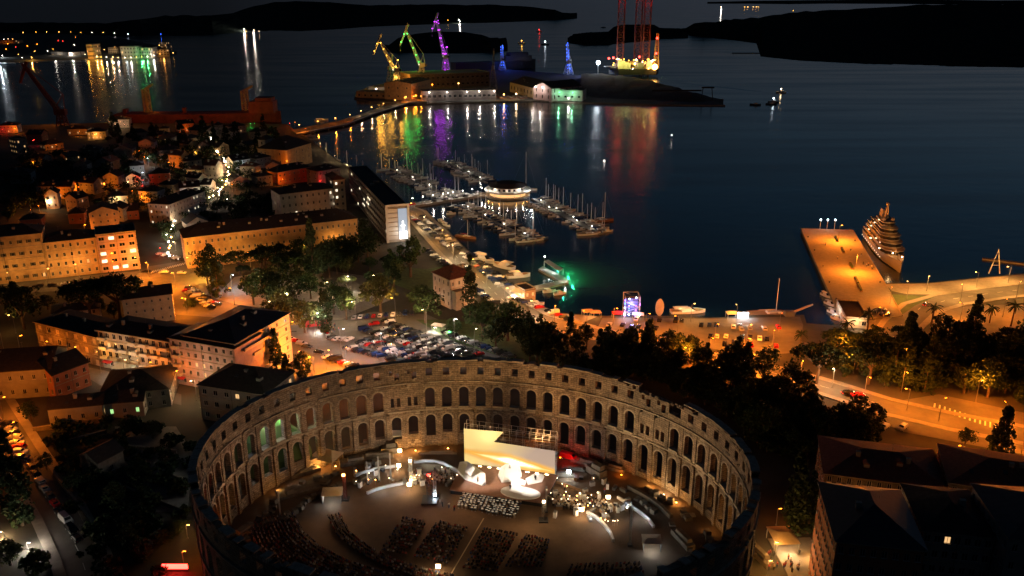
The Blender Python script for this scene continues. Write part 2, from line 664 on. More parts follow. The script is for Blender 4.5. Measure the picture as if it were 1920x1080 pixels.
# ================================================================== THE SETTING
# ---- water
def water_mat():
    m = mat('sea_water', (.004, .016, .022), .09)
    t = m.node_tree
    b = t.nodes['Principled BSDF']
    b.inputs['IOR'].default_value = 1.33
    # green glow painted into the water colour beside the floating terrace
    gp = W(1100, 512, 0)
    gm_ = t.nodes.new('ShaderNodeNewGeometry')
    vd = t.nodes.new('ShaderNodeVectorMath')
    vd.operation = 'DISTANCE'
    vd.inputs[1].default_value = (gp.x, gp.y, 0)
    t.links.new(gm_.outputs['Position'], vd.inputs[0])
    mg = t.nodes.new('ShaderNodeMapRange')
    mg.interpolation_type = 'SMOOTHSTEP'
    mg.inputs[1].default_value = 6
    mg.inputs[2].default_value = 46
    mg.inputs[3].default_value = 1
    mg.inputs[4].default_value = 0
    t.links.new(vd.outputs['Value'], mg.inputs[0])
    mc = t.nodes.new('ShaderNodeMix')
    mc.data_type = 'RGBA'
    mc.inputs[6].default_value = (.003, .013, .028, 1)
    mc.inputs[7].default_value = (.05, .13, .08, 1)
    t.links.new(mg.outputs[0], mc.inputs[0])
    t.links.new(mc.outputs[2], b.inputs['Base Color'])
    b.inputs['Specular IOR Level'].default_value = .5
    tc = t.nodes.new('ShaderNodeTexCoord')
    hs = []
    for sc_, st in ((.35, .10), (.06, .25)):
        mp = t.nodes.new('ShaderNodeMapping')
        mp.inputs['Scale'].default_value = (sc_, sc_ * 1.8, sc_)
        nz = t.nodes.new('ShaderNodeTexNoise')
        nz.inputs['Scale'].default_value = 1
        nz.inputs['Detail'].default_value = 4
        t.links.new(tc.outputs['Object'], mp.inputs[0])
        t.links.new(mp.outputs[0], nz.inputs['Vector'])
        ml = t.nodes.new('ShaderNodeMath')
        ml.operation = 'MULTIPLY'
        ml.inputs[1].default_value = st
        t.links.new(nz.outputs[0], ml.inputs[0])
        hs.append(ml)
    ad = t.nodes.new('ShaderNodeMath')
    t.links.new(hs[0].outputs[0], ad.inputs[0])
    t.links.new(hs[1].outputs[0], ad.inputs[1])
    bp = t.nodes.new('ShaderNodeBump')
    bp.inputs['Strength'].default_value = .55
    bp.inputs['Distance'].default_value = 1.0
    t.links.new(ad.outputs[0], bp.inputs['Height'])
    t.links.new(bp.outputs[0], b.inputs['Normal'])
    # slicks: smoother and rougher lanes on the far water
    mp = t.nodes.new('ShaderNodeMapping')
    mp.inputs['Scale'].default_value = (.0006, .004, 1)
    n3 = t.nodes.new('ShaderNodeTexNoise')
    n3.inputs['Detail'].default_value = 5
    t.links.new(tc.outputs['Object'], mp.inputs[0])
    t.links.new(mp.outputs[0], n3.inputs['Vector'])
    rr = t.nodes.new('ShaderNodeMapRange')
    rr.inputs[1].default_value = .35
    rr.inputs[2].default_value = .65
    rr.inputs[3].default_value = .11
    rr.inputs[4].default_value = .22
    t.links.new(n3.outputs[0], rr.inputs[0])
    t.links.new(rr.outputs[0], b.inputs['Roughness'])
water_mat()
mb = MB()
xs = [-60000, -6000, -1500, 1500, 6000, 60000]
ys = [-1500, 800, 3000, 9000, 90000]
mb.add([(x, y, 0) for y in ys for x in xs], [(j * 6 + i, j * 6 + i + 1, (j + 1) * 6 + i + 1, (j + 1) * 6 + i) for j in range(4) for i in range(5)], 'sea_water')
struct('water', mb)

# ---- land with its quays
coast_px = [(0, 236), (60, 234), (130, 232), (214, 230), (330, 232), (470, 231), (540, 233), (556, 248), (575, 258), (600, 280), (640, 312), (668, 332), (700, 352), (735, 374),
            (765, 392), (800, 405), (832, 424), (868, 460), (902, 490), (946, 522), (984, 548), (1008, 570), (1050, 586), (1120, 592), (1200, 590), (1330, 596),
            (1430, 590), (1508, 590), (1512, 606), (1572, 610), (1578, 597), (1690, 590), (1668, 546), (1655, 531), (1740, 530), (1850, 519), (1990, 506)]
COAST = Wl(coast_px, 1.5)
LAND = COAST + [Vector((700, 330)), Vector((700, -120)), Vector((-900, -120)), Vector((-1300, 300)), Vector((-1100, 1000))]
struct('ground', sheet(LAND, 'earth', 0.0, 14.0, 3.5, 'quay_stone'))

# ---- far shores: low wooded headlands
def headland(name, rows, hr, seed, back=1.35, rough=.16, m='hill_forest', step=14):
    """rows of (u, v of the waterline, v of the skyline)"""
    U = []
    for i in range(len(rows) - 1):
        a, b = rows[i], rows[i + 1]
        k = max(1, int(abs(b[0] - a[0]) / step))
        U += [tuple(lerp(a[j], b[j], t / k) for j in range(3)) for t in range(k)]
    U.append(rows[-1])
    N = 9
    vs, fs = [], []
    for u, vb, vt in U:
        p = W(u, vb, 0)
        dx, dy, dz = ray(u, vt)
        e = math.atan2(-dz, hypot(dx, dy))
        D0 = hypot(p.x, p.y)
        h = hr
        D1 = (CAMZ - h) / max(tan(e), 1e-4)
        if D1 < D0 * 1.05:
            D1 = D0 * 1.05
            h = CAMZ - D1 * tan(e)
        if D1 > D0 * 6:
            D1 = D0 * 6
            h = CAMZ - D1 * tan(e)
        h = max(h, .8)
        ux, uy = p.x / D0, p.y / D0
        for k in range(N):
            t = k / (N - 2)
            if k == N - 1:
                D, z = D1 * back, -3
            else:
                D = lerp(D0, D1, t ** 1.4)
                zz = h * D / D1 * 0
                # keep the slope under the sight line to the ridge
                z = max(1.0, h * sst(t) ** .8) if k else -1.5
                if k == 0:
                    D = D0
            n = noise.noise(Vector((u * .09 + seed, k * 1.7, seed))) + .6 * noise.noise(Vector((u * .31 + seed, k * 2.1, seed)))
            if 0 < k < N - 1:
                z *= 1 + n * rough
                D *= 1 + n * .004
            vs.append((ux * D, uy * D, z))
    n = len(U)
    for i in range(n - 1):
        for k in range(N - 1):
            fs.append((i * N + k, (i + 1) * N + k, (i + 1) * N + k + 1, i * N + k + 1))
    mb = MB().add(vs, fs, m)
    return struct(name, mb)

headland('hills', [(-60, 64, 41), (120, 64, 43), (200, 64, 44), (232, 66, 40), (300, 66, 31), (330, 68, 28), (400, 66, 29), (440, 62, 24), (480, 60, 12), (520, 60, 4), (560, 62, 2), (620, 58, 4), (680, 52, 9),
                   (740, 49, 10), (800, 47, 8), (860, 45, 9), (930, 43, 9), (1000, 40, 13), (1040, 38, 19), (1082, 35, 31)], 55, 3)
headland('island', [(722, 96, 92), (748, 99, 78), (780, 100, 70), (820, 101, 65), (870, 101, 66), (905, 100, 72), (935, 98, 84), (952, 96, 92)], 22, 9)
headland('island', [(1064, 81, 77), (1100, 86, 71), (1140, 86, 69), (1150, 84, 58), (1170, 82, 54), (1225, 76, 54), (1236, 74, 61), (1290, 72, 64)], 14, 15, rough=.3, step=5)
headland('hills', [(1276, 62, 61), (1300, 67, 44), (1340, 72, 38), (1390, 78, 35), (1418, 82, 33), (1426, 108, 31), (1500, 118, 21), (1560, 122, 18), (1640, 128, 14), (1700, 131, 9), (1800, 134, 8), (1900, 136, 9), (2080, 140, 9)], 46, 21)
headland('coast', [(1326, 7, 4), (1400, 7, 2), (1480, 8, 1), (1560, 7, 0), (1700, 8, -2), (1800, 9, 0), (1860, 9, 1), (1980, 9, 0)], 30, 27)
headland('coast', [(-60, 122, 60), (0, 122, 60), (60, 120, 62), (120, 116, 63), (180, 113, 66), (250, 110, 74), (300, 106, 86), (332, 102, 98)], 9, 33, back=1.02, rough=.3, m='earth')

# spit with the jetty on the far right shore
jb = MB()
a, b = W(1373, 99, 1.2), W(1424, 99, 1.2)
jb.cbox((a.x + b.x) / 2, (a.y + b.y) / 2, -1, (b - a).length, 9, 2.4, 'quay_stone')
thing('jetty', 'low dark jetty reaching out from the wooded right shore', 'jetty', data=jb.mesh('jetty'))

# ---- shipyard island
ISL = Wl([(664, 184), (700, 190), (790, 194), (860, 192), (935, 190), (1000, 188), (1060, 191), (1120, 193), (1220, 196), (1360, 197), (1330, 186), (1240, 170), (1150, 147), (1040, 137), (950, 130), (850, 134), (770, 148), (700, 160), (668, 172)], 1.5)
im = MB().prism([(p.x, p.y) for p in ISL], -3, 1.5, 'quay_stone', 'asphalt')
struct('island', im)
headland('terrain', [(1088, 186, 140), (1110, 190, 137), (1160, 193, 141), (1220, 193, 152), (1280, 194, 168), (1340, 195, 184), (1356, 196, 195)], 9, 41, back=1.02, rough=.2, m='earth', step=8)

# ---- cruise pier and far right promenade
PIER = Wl([(1502, 429), (1600, 432), (1668, 546), (1692, 592), (1578, 600)], 1.9)
pm = MB().prism([(p.x, p.y) for p in PIER], -3, 1.9, 'quay_stone', 'paving')
struct('pier', pm)
for i in range(4):
    a, b = PIER[(i + 4) % 5], PIER[(i + 5) % 5]
    struct('kerb', strip([tuple(a.lerp(cc_, .01) if 0 else a), tuple(b)], .7, 'paint_white', 1.95 - hgt(a.x, a.y)) if 0 else MB().tube((a.x, a.y, 1.95), (b.x, b.y, 1.95), .28, .28, 'quay_stone', 6))

# ---- roads and paved places
def road(pts_px, w, m='asphalt_light', dz=.14, world=False, kerb=True, marks=True, z=None):
    P = pts_px if world else [tuple(W(u, v)[:2]) for u, v in pts_px]
    r = struct('road', strip(P, w, m, dz))
    if kerb:
        for s in (-1, 1):
            struct('pavement', strip(offs(P, s * (w / 2 + 1.3)), 2.6, 'paving', dz + .13, .4))
    if marks:
        mk = MB()
        for x, y, h in along(P, 9):
            c, s_ = cos(h), sin(h)
            z = hgt(x, y) + dz + .02
            q = [(-1.6, -.08), (1.6, -.08), (1.6, .08), (-1.6, .08)]
            mk.add([(x + a * c - b * s_, y + a * s_ + b * c, z) for a, b in q], [(0, 1, 2, 3)], 'paint_white')
        ob('lane_marking', mk.mesh('lane_marking'), r)
    return P

def place(name, pts_px, m, dz=.1, grid=8.0):
    return struct(name, sheet([W(u, v).to_2d() for u, v in pts_px], m, dz, grid))

RIVA = road([(700, 372), (778, 398), (812, 436), (850, 476), (896, 520), (945, 565), (1010, 600), (1100, 622)], 11)
RIVA2 = road([(1100, 622), (1200, 644), (1330, 672), (1450, 700), (1560, 730), (1660, 762), (1780, 790), (1990, 830)], 10)
QUAY = place('pavement', [(760, 388), (800, 407), (832, 426), (868, 462), (902, 492), (946, 524), (984, 550), (1008, 572), (1050, 588), (1120, 594), (1090, 606), (1030, 596), (960, 556), (900, 508), (850, 464), (800, 420)], 'paving', .09)
place('waterfront_lot', [(1130, 596), (1330, 598), (1500, 594), (1506, 610), (1500, 640), (1560, 655), (1420, 668), (1250, 640), (1120, 616)], 'asphalt_light', .1)
place('pavement', [(1578, 606), (1690, 594), (1720, 620), (1700, 650), (1600, 660), (1560, 640)], 'asphalt_light', .11)
place('plaza', [(278, 500), (350, 488), (440, 560), (560, 600), (600, 640), (520, 640), (470, 600), (330, 590), (262, 540)], 'asphalt_light', .1)
place('car_park', [(600, 602), (700, 585), (800, 590), (850, 612), (990, 674), (960, 700), (700, 720), (590, 700), (540, 650), (560, 615)], 'asphalt_light', .12)
place('street', [(0, 660), (80, 672), (200, 696), (340, 740), (340, 760), (200, 730), (160, 706), (0, 690)], 'asphalt_light', .1)
place('street', [(0, 520), (130, 520), (270, 508), (360, 500), (350, 520), (250, 535), (130, 545), (0, 552)], 'asphalt_light', .1)
place('street', [(508, 632), (532, 622), (600, 668), (640, 700), (560, 760), (520, 700), (570, 700), (556, 668)], 'asphalt_light', .16)
place('square', [(400, 560), (440, 520), (560, 500), (700, 520), (740, 560), (640, 600), (560, 600)], 'paving', .16)
place('lawn', [(798, 505), (830, 500), (820, 545), (770, 545), (700, 520), (740, 500)], 'lawn', .2)
place('lawn', [(780, 600), (850, 600), (1050, 640), (1100, 690), (1000, 690), (850, 640)], 'lawn', .2)
ROADL = road([(-20, 748), (40, 850), (110, 960), (150, 1040), (170, 1100)], 8)
place('promenade', [(1672, 546), (1660, 533), (1740, 532), (1850, 521), (1990, 508), (1990, 530), (1850, 540), (1760, 553), (1700, 552)], 'paving', .13)
road([(1640, 680), (1690, 610), (1725, 578), (1780, 562), (1860, 550), (1990, 535)], 12, kerb=True)
place('lawn', [(1672, 552), (1700, 554), (1755, 556), (1715, 574), (1690, 592)], 'lawn', .18)
place('lot', [(1745, 590), (1800, 576), (1990, 566), (1990, 620), (1760, 630)], 'asphalt_light', .12)
place('junction', [(1640, 760), (1760, 740), (1990, 790), (1990, 860), (1900, 850), (1700, 812), (1640, 790)], 'asphalt_light', .18)
cw = MB()
for i in range(16):
    p = W(1752 + i * 9.5, 762 + i * 3.2)
    cw.cbox(p.x, p.y, hgt(p.x, p.y) + .2, .5, 4.2, .02, 'paint_white', -.5)
struct('crosswalk', cw)
cw = MB()
for i in range(16):
    p = W(286 + i * 4.6, 510 - i * 1.2)
    cw.cbox(p.x, p.y, hgt(p.x, p.y) + .15, .55, 5, .02, 'paint_white', .1)
struct('crosswalk', cw)
lm = MB()
for (a, b) in (((560, 690), (632, 655)), ((640, 690), (730, 720)), ((700, 605), (860, 660)), ((640, 640), (700, 662))):
    pass

# ================================================================== THE AMPHITHEATRE
ACX, ACY, APH = -9.56, 176.82, -.164
AA, AB_ = 66.27, 52.55
FLOOR, ZR = 5.0, 33.35
NB = 72
_t = [2 * pi * i / 7200 for i in range(7201)]
_s = [0.0]
for i in range(7200):
    _s.append(_s[-1] + hypot(AA * (cos(_t[i + 1]) - cos(_t[i])), AB_ * (sin(_t[i + 1]) - sin(_t[i]))))
AL = _s[-1]

def ell_t(s):
    s %= AL
    lo, hi = 0, 7200
    while hi - lo > 1:
        m = (lo + hi) // 2
        if _s[m] <= s:
            lo = m
        else:
            hi = m
    return _t[lo] + (_t[lo + 1] - _t[lo]) * (s - _s[lo]) / (_s[lo + 1] - _s[lo])

def ell_p(s, d, z):
    """point on the ring: s along it, d metres inwards from its outer face"""
    t = ell_t(s)
    x, y = AA * cos(t), AB_ * sin(t)
    nx, ny = -cos(t) / AA, -sin(t) / AB_
    k = d / hypot(nx, ny)
    x, y = x + nx * k, y + ny * k
    c, n = cos(APH), sin(APH)
    return (ACX + x * c - y * n, ACY + x * n + y * c, z)

def in_arena(x, y, grow=0):
    dx, dy = x - ACX, y - ACY
    c, n = cos(-APH), sin(-APH)
    X, Y = dx * c - dy * n, dx * n + dy * c
    return (X / (AA + grow)) ** 2 + (Y / (AB_ + grow)) ** 2 < 1

TH = 1.6
BW = AL / NB
ARENA = thing('amphitheatre', 'vast oval Roman stone arena with tiers of open arches', 'amphitheatre', (ACX, ACY, 0))

class Ring:
    """mesh bent onto the oval, with (s, z) uv"""
    def __init__(s):
        s.v, s.f, s.uv = [], [], []

    def quad(s, P):           # P: (s, d, z)
        o = len(s.v)
        s.v += [ell_p(*p) for p in P]
        s.f.append(tuple(range(o, o + len(P))))
        for p in P:
            s.uv.append((p[0] + p[1], p[2]))

    def cell(s, s0, s1, z0, z1, hole=None, ztop=None):
        """wall cell seen from inside and outside, with an opening through it"""
        zt = ztop or (z1, z1)
        R4 = [(s0, z0), (s1, z0), (s1, zt[1]), (s0, zt[0])]
        if not hole:
            for d, q in ((0, R4), (TH, R4[::-1])):
                s.quad([(a, d, b) for a, b in q])
            s.quad([(s0, 0, zt[0]), (s1, 0, zt[1]), (s1, TH, zt[1]), (s0, TH, zt[0])])
            return
        H = hole
        cx = sum(p[0] for p in H) / len(H)
        cz = sum(p[1] for p in H) / len(H)
        out = []
        for (a, b) in H:
            dx, dz = a - cx, b - cz
            k = 1e9
            if dx > 1e-6:
                k = min(k, (s1 - cx) / dx)
            if dx < -1e-6:
                k = min(k, (s0 - cx) / dx)
            if dz > 1e-6:
                k = min(k, (z1 - cz) / dz)
            if dz < -1e-6:
                k = min(k, (z0 - cz) / dz)
            out.append([cx + dx * k, cz + dz * k])
        for c in ((s0, z0), (s1, z0), (s1, z1), (s0, z1)):
            j = min(range(len(out)), key=lambda i: (out[i][0] - c[0]) ** 2 + (out[i][1] - c[1]) ** 2)
            out[j] = [c[0], c[1]]
        n = len(H)
        for i in range(n):
            j = (i + 1) % n
            q = [H[i], H[j], out[j], out[i]]
            s.quad([(a, TH, b) for a, b in q])
            s.quad([(a, 0, b) for a, b in q[::-1]])
            s.quad([(H[i][0], 0, H[i][1]), (H[j][0], 0, H[j][1]), (H[j][0], TH, H[j][1]), (H[i][0], TH, H[i][1])])

    def bar(s, s0, s1, d0, d1, z0, z1):
        P = lambda a, b, c: (a, b, c)
        for q in ([(s0, d0, z1), (s1, d0, z1), (s1, d1, z1), (s0, d1, z1)], [(s0, d0, z0), (s0, d1, z0), (s1, d1, z0), (s1, d0, z0)],
                  [(s0, d1, z0), (s0, d1, z1), (s1, d1, z1), (s1, d1, z0)], [(s0, d0, z0), (s1, d0, z0), (s1, d0, z1), (s0, d0, z1)],
                  [(s0, d0, z0), (s0, d0, z1), (s0, d1, z1), (s0, d1, z0)], [(s1, d0, z0), (s1, d1, z0), (s1, d1, z1), (s1, d0, z1)]):
            s.quad(q)

    def mesh(s, name, m):
        me = bpy.data.meshes.new(name)
        me.from_pydata([(x - ACX, y - ACY, z) for x, y, z in s.v], [], s.f)
        me.materials.append(MATS[m])
        uv = me.uv_layers.new(name='UVMap')
        fl = []
        for l in me.loops:
            fl += s.uv[l.vertex_index]
        uv.data.foreach_set('uv', fl)
        me.update()
        return me

def arch(cx, w, z0, ztop, n=9):
    r = w / 2
    H = [(cx - r, z0), (cx, z0), (cx + r, z0), (cx + r, (z0 + ztop - r) / 2), (cx + r, ztop - r)]
    for i in range(1, n):
        t = pi * i / n
        H.append((cx + r * cos(t), ztop - r + r * sin(t)))
    H += [(cx - r, ztop - r), (cx - r, (z0 + ztop - r) / 2)]
    return H

def rect(cx, w, z0, z1):
    r = w / 2
    return [(cx - r, z0), (cx, z0), (cx + r, z0), (cx + r, (z0 + z1) / 2), (cx + r, z1), (cx, z1), (cx - r, z1), (cx - r, (z0 + z1) / 2)]

RA = random.Random(11)
for j in range(NB):
    k = 20 - j                      # bay number counted from the middle of the far side
    if k < -51:
        k += 72
    sc0 = (j + .603) / 72 * AL
    s0, s1 = sc0 - BW / 2, sc0 + BW / 2
    pc = ell_p(sc0, 0, 20)
    far = pc[1] > ACY - 30
    g = Ring()
    tower = k in (-3, -4, 11, 12 - 0) and k != 12 or k == 12
    tower = k in (-3, -4, 11, 12)
    wj = RA.uniform(-.08, .08)
    zlow = 8.7 if k < 11 else 6.9
    # lower storey
    g.cell(s0, s1, FLOOR - 2.5, 17.2, arch(sc0 + wj, 2.95 + RA.uniform(-.1, .1), zlow + RA.choice((0, 0, .5, -.4, .9)), 15.7 + RA.uniform(-.15, .15)))
    g.cell(s0, s1, 17.2, 17.9)
    # middle storey
    if tower:
        g.cell(s0, sc0, 17.9, 26.3, rect(sc0 - .95, 1.15, 19.2, 22.0))
        g.cell(sc0, s1, 17.9, 26.3, rect(sc0 + .95, 1.15, 19.2, 22.0))
    else:
        g.cell(s0, s1, 17.9, 26.3, arch(sc0 + wj, 3.0 + RA.uniform(-.12, .12), 18.35, 24.7 + RA.uniform(-.12, .12)))
    g.cell(s0, s1, 26.3, 26.9)
    # top storey with square windows
    zw0, zw1 = 28.7, 31.05
    broken = k in (12, 13) or (k == 11)
    if tower:
        g.cell(s0, sc0, 26.9, 32.2 if not broken else 31.2, rect(sc0 - .7, 1.5, 27.9, 30.2))
        g.cell(sc0, s1, 26.9, 32.2 if not broken else 31.2, rect(sc0 + 1.1, .95, 29.6, 30.9))
        ztb = 32.2 if not broken else 31.2
    elif k == 13:
        g.cell(s0, s1, 26.9, 28.4)
        ztb = 28.4
    else:
        g.cell(s0, s1, 26.9, 31.6, rect(sc0, 1.95, zw0, zw1))
        ztb = 31.6
    n = 5
    drop = {10: .3, 11: .8, 12: 1.9, 13: 4.6, 14: .5}.get(k, 0)
    if k < -20:
        drop = RA.choice((0, .3, .6, 1.0))
    prev = None
    for i in range(n):
        a, b = lerp(s0, s1, i / n), lerp(s0, s1, (i + 1) / n)
        z = ZR - .35 - drop - RA.choice((0, 0, 0, .12, .3)) - (RA.choice((0, .5, .9)) if drop else 0)
        if k == 13 and i in (3, 4):
            z = 28.6
        if k == 13 and i in (0,):
            z = 31.5
        z = max(z, ztb + .1)
        g.cell(a, b, ztb, z, None, (z, z))
        if prev is not None and abs(prev - z) > .02:
            g.quad([(a, 0, min(prev, z)), (a, TH, min(prev, z)), (a, TH, max(prev, z)), (a, 0, max(prev, z))])
        prev = z
    bay = ob('arcade_bay', g.mesh('arcade_bay', 'stone'), ARENA)
    # string courses, sills and the coping stones
    for z, pr, hh in ((26.42, .42, .34), (17.35, .38, .36)):
        c = Ring()
        for i in range(4):
            a, b = lerp(s0, s1, i / 4), lerp(s0, s1, (i + 1) / 4)
            if RA.random() < .1:
                continue
            q = RA.uniform(0, .1)
            c.bar(a + .015, b - .015, TH - .05, TH + pr - q, z, z + hh)
            c.bar(a + .015, b - .015, -pr + q, .05, z, z + hh)
        ob('cornice', c.mesh('cornice', 'stone_trim'), bay)['kind'] = 'stuff'
    if not tower:
        c = Ring()
        c.bar(sc0 - 1.7 + RA.uniform(0, .5), sc0 + 1.7 - RA.uniform(0, .5), TH - .7, TH + RA.uniform(.35, .65), 17.95, 18.32 + RA.uniform(0, .3))
        ob('sill', c.mesh('sill', 'stone_trim'), bay)
    # weathered blocks standing proud of the face, each a little differently
    c = Ring()
    for i in range(20):
        a = s0 + RA.uniform(.1, BW - 1.2)
        z = RA.choice((16.2, 16.8, 25.1, 25.7, 27.1, 27.7, 28.3, 31.3, 31.9, 5.9, 6.6, 7.3, 24.9, 30.0))
        w = RA.uniform(.5, 1.2)
        if 28 < z < 31.3 and abs(a + w / 2 - sc0) < 1.7:
            continue
        c.bar(a, a + w, TH - .03, TH + RA.uniform(.05, .2), z, z + RA.uniform(.35, .58))
    ob('weathered_stones', c.mesh('weathered_stones', RA.choice(('stone', 'stone_trim', 'stone_dark'))), bay)['kind'] = 'stuff'
    # voussoir ring round each arch, proud of the wall
    c = Ring()
    for zt, w in ((15.7, 2.95),) + (() if tower else ((24.7, 3.0),)):
        r = w / 2
        for i in range(9):
            t0, t1 = pi * i / 9 + .02, pi * (i + 1) / 9 - .02
            P = [(sc0 + wj + (r + dr) * cos(t), zt - r + (r + dr) * sin(t)) for dr, t in ((.06, t0), (.5, t0), (.5, t1), (.06, t1))]
            d = TH + .09
            c.quad([(a, d, b) for a, b in P[::-1]])
            for q in range(4):
                A, B = P[q], P[(q + 1) % 4]
                c.quad([(A[0], d, A[1]), (B[0], d, B[1]), (B[0], TH - .02, B[1]), (A[0], TH - .02, A[1])])
    ob('arch_stones', c.mesh('arch_stones', 'stone_trim'), bay)['kind'] = 'stuff'
    # piers stand forward of the wall between the lower arches
    c = Ring()
    c.bar(s0 - .55, s0 + .55, TH - .02, TH + .55, FLOOR - 2, 17.0)
    c.bar(s0 - .45, s0 + .45, TH - .02, TH + .22, 17.95, 26.3)
    ob('pier', c.mesh('pier', 'stone'), bay)
    if k not in (11, 12, 13):
        for i in range(3):
            a, b = lerp(s0, s1, i / 3), lerp(s0, s1, (i + 1) / 3)
            if RA.random() < (.3 if 3 < k < 10 else .5 if k < -20 else .12):
                continue
            c = Ring()
            up = .28 if 0 < k < 8 and RA.random() < .7 else 0
            c.bar(a + .03, b - .03, -.25 - RA.uniform(0, .15), TH + .18 + RA.uniform(-.2, .1), ZR - .34, ZR - .05 + up + RA.uniform(-.06, .06))
            ob('coping_stone', c.mesh('coping_stone', 'stone_trim'), ARENA)

# floor of the arena and its ruined seating banks
fl = [ell_p(AL * i / 90, .4, 0)[:2] for i in range(90)]
af = MB().add([(x - ACX, y - ACY, FLOOR + .25) for x, y in fl], [tuple(range(90))], 'arena_sand')
ob('arena_floor', af.mesh('arena_floor'), ARENA)
RK = random.Random(5)

def ring_pt(f, d):
    return ell_p(AL * f, d, FLOOR)

rb = 0
for f0, f1, dd, hh in ((.02, .13, 6, 1.2), (.01, .12, 12, .8), (.36, .47, 8, 1.6), (.38, .49, 15, 1.0), (-.05, .02, 10, .9), (.47, .55, 9, .8)):
    pts = [ring_pt(f0 + (f1 - f0) * i / 14, dd + sin(i * 1.3) * .8) for i in range(15)]
    for i in range(14):
        if RK.random() < .22:
            continue
        a, b = pts[i], pts[i + 1]
        m = MB()
        L = hypot(b[0] - a[0], b[1] - a[1])
        m.cbox(0, 0, 0, L * RK.uniform(.6, .95), RK.uniform(.9, 2.2), hh * RK.uniform(.6, 1.5), 'stone_dark', taper=.85)
        ob('seating_remain', m.mesh('seating_remain'), ARENA, ((a[0] + b[0]) / 2 - ACX, (a[1] + b[1]) / 2 - ACY, FLOOR + .2), atan2(b[1] - a[1], b[0] - a[0]))
# ================================================================== BUILDINGS
WM = {}

def window_mesh(ww, wh, glass='glass_dark', shut=False, detail=False):
    key = (round(ww, 2), round(wh, 2), glass, shut, detail)
    if key not in WM:
        f = MB()
        t = .09
        f.box(-ww / 2, -.03, 0, -ww / 2 + t, .1, wh, 'frame_white')
        f.box(ww / 2 - t, -.03, 0, ww / 2, .1, wh, 'frame_white')
        f.box(-ww / 2 + t, -.03, wh - t, ww / 2 - t, .1, wh, 'frame_white')
        f.box(-ww / 2 - .1, -.32, -.12, ww / 2 + .1, .1, 0, 'frame_white')
        f.box(-.04, -.03, .0, .04, .1, wh - t, 'frame_white')
        if shut:
            f.box(-ww - .02, -.3, 0, -ww / 2 - .02, -.25, wh, 'shutter')
            f.box(ww / 2 + .02, -.3, 0, ww + .02, -.25, wh, 'shutter')
        p = MB().box(-ww / 2 + t, .03, 0, ww / 2 - t, .06, wh - t, glass)
        if not detail:
            f.v += []
            f.add(p.v, p.f, glass)
            WM[key] = (f.mesh('window'), None)
        else:
            WM[key] = (f.mesh('window'), p.mesh('pane'))
    return WM[key]

def wall_face(mb, wd, z0, zt, storeys, cols, ww, wh, X, m, skip=()):
    """wall with real openings. X(x, z, d) -> point. returns window spots (x, z, storey)"""
    out = []
    if not cols:
        P = [(0, z0), (wd, z0), (wd, zt), (0, zt)]
        mb.add([X(a, b, 0) for a, b in P], [(0, 1, 2, 3)], m)
        return out
    sh = zt / storeys
    cw_ = wd / cols
    if z0 < 0:
        mb.add([X(0, z0, 0), X(wd, z0, 0), X(wd, 0, 0), X(0, 0, 0)], [(0, 1, 2, 3)], m)
    for r in range(storeys):
        for c in range(cols):
            a, b = c * cw_, (c + 1) * cw_
            lo, hi = r * sh, (r + 1) * sh
            cx, cz = (a + b) / 2, lo + sh * .32
            h = min(wh, sh * .62)
            w = min(ww, cw_ * .8)
            H = [(cx - w / 2, cz), (cx + w / 2, cz), (cx + w / 2, cz + h), (cx - w / 2, cz + h)]
            O = [(a, lo), (b, lo), (b, hi), (a, hi)]
            mb.add([X(x, z, 0) for x, z in O] + [X(x, z, 0) for x, z in H] + [X(x, z, .22) for x, z in H],
                   [(0, 1, 5, 4), (1, 2, 6, 5), (2, 3, 7, 6), (3, 0, 4, 7), (4, 5, 9, 8), (5, 6, 10, 9), (6, 7, 11, 10), (7, 4, 8, 11)], m)
            out.append((cx, cz, r, w, h))
    return out

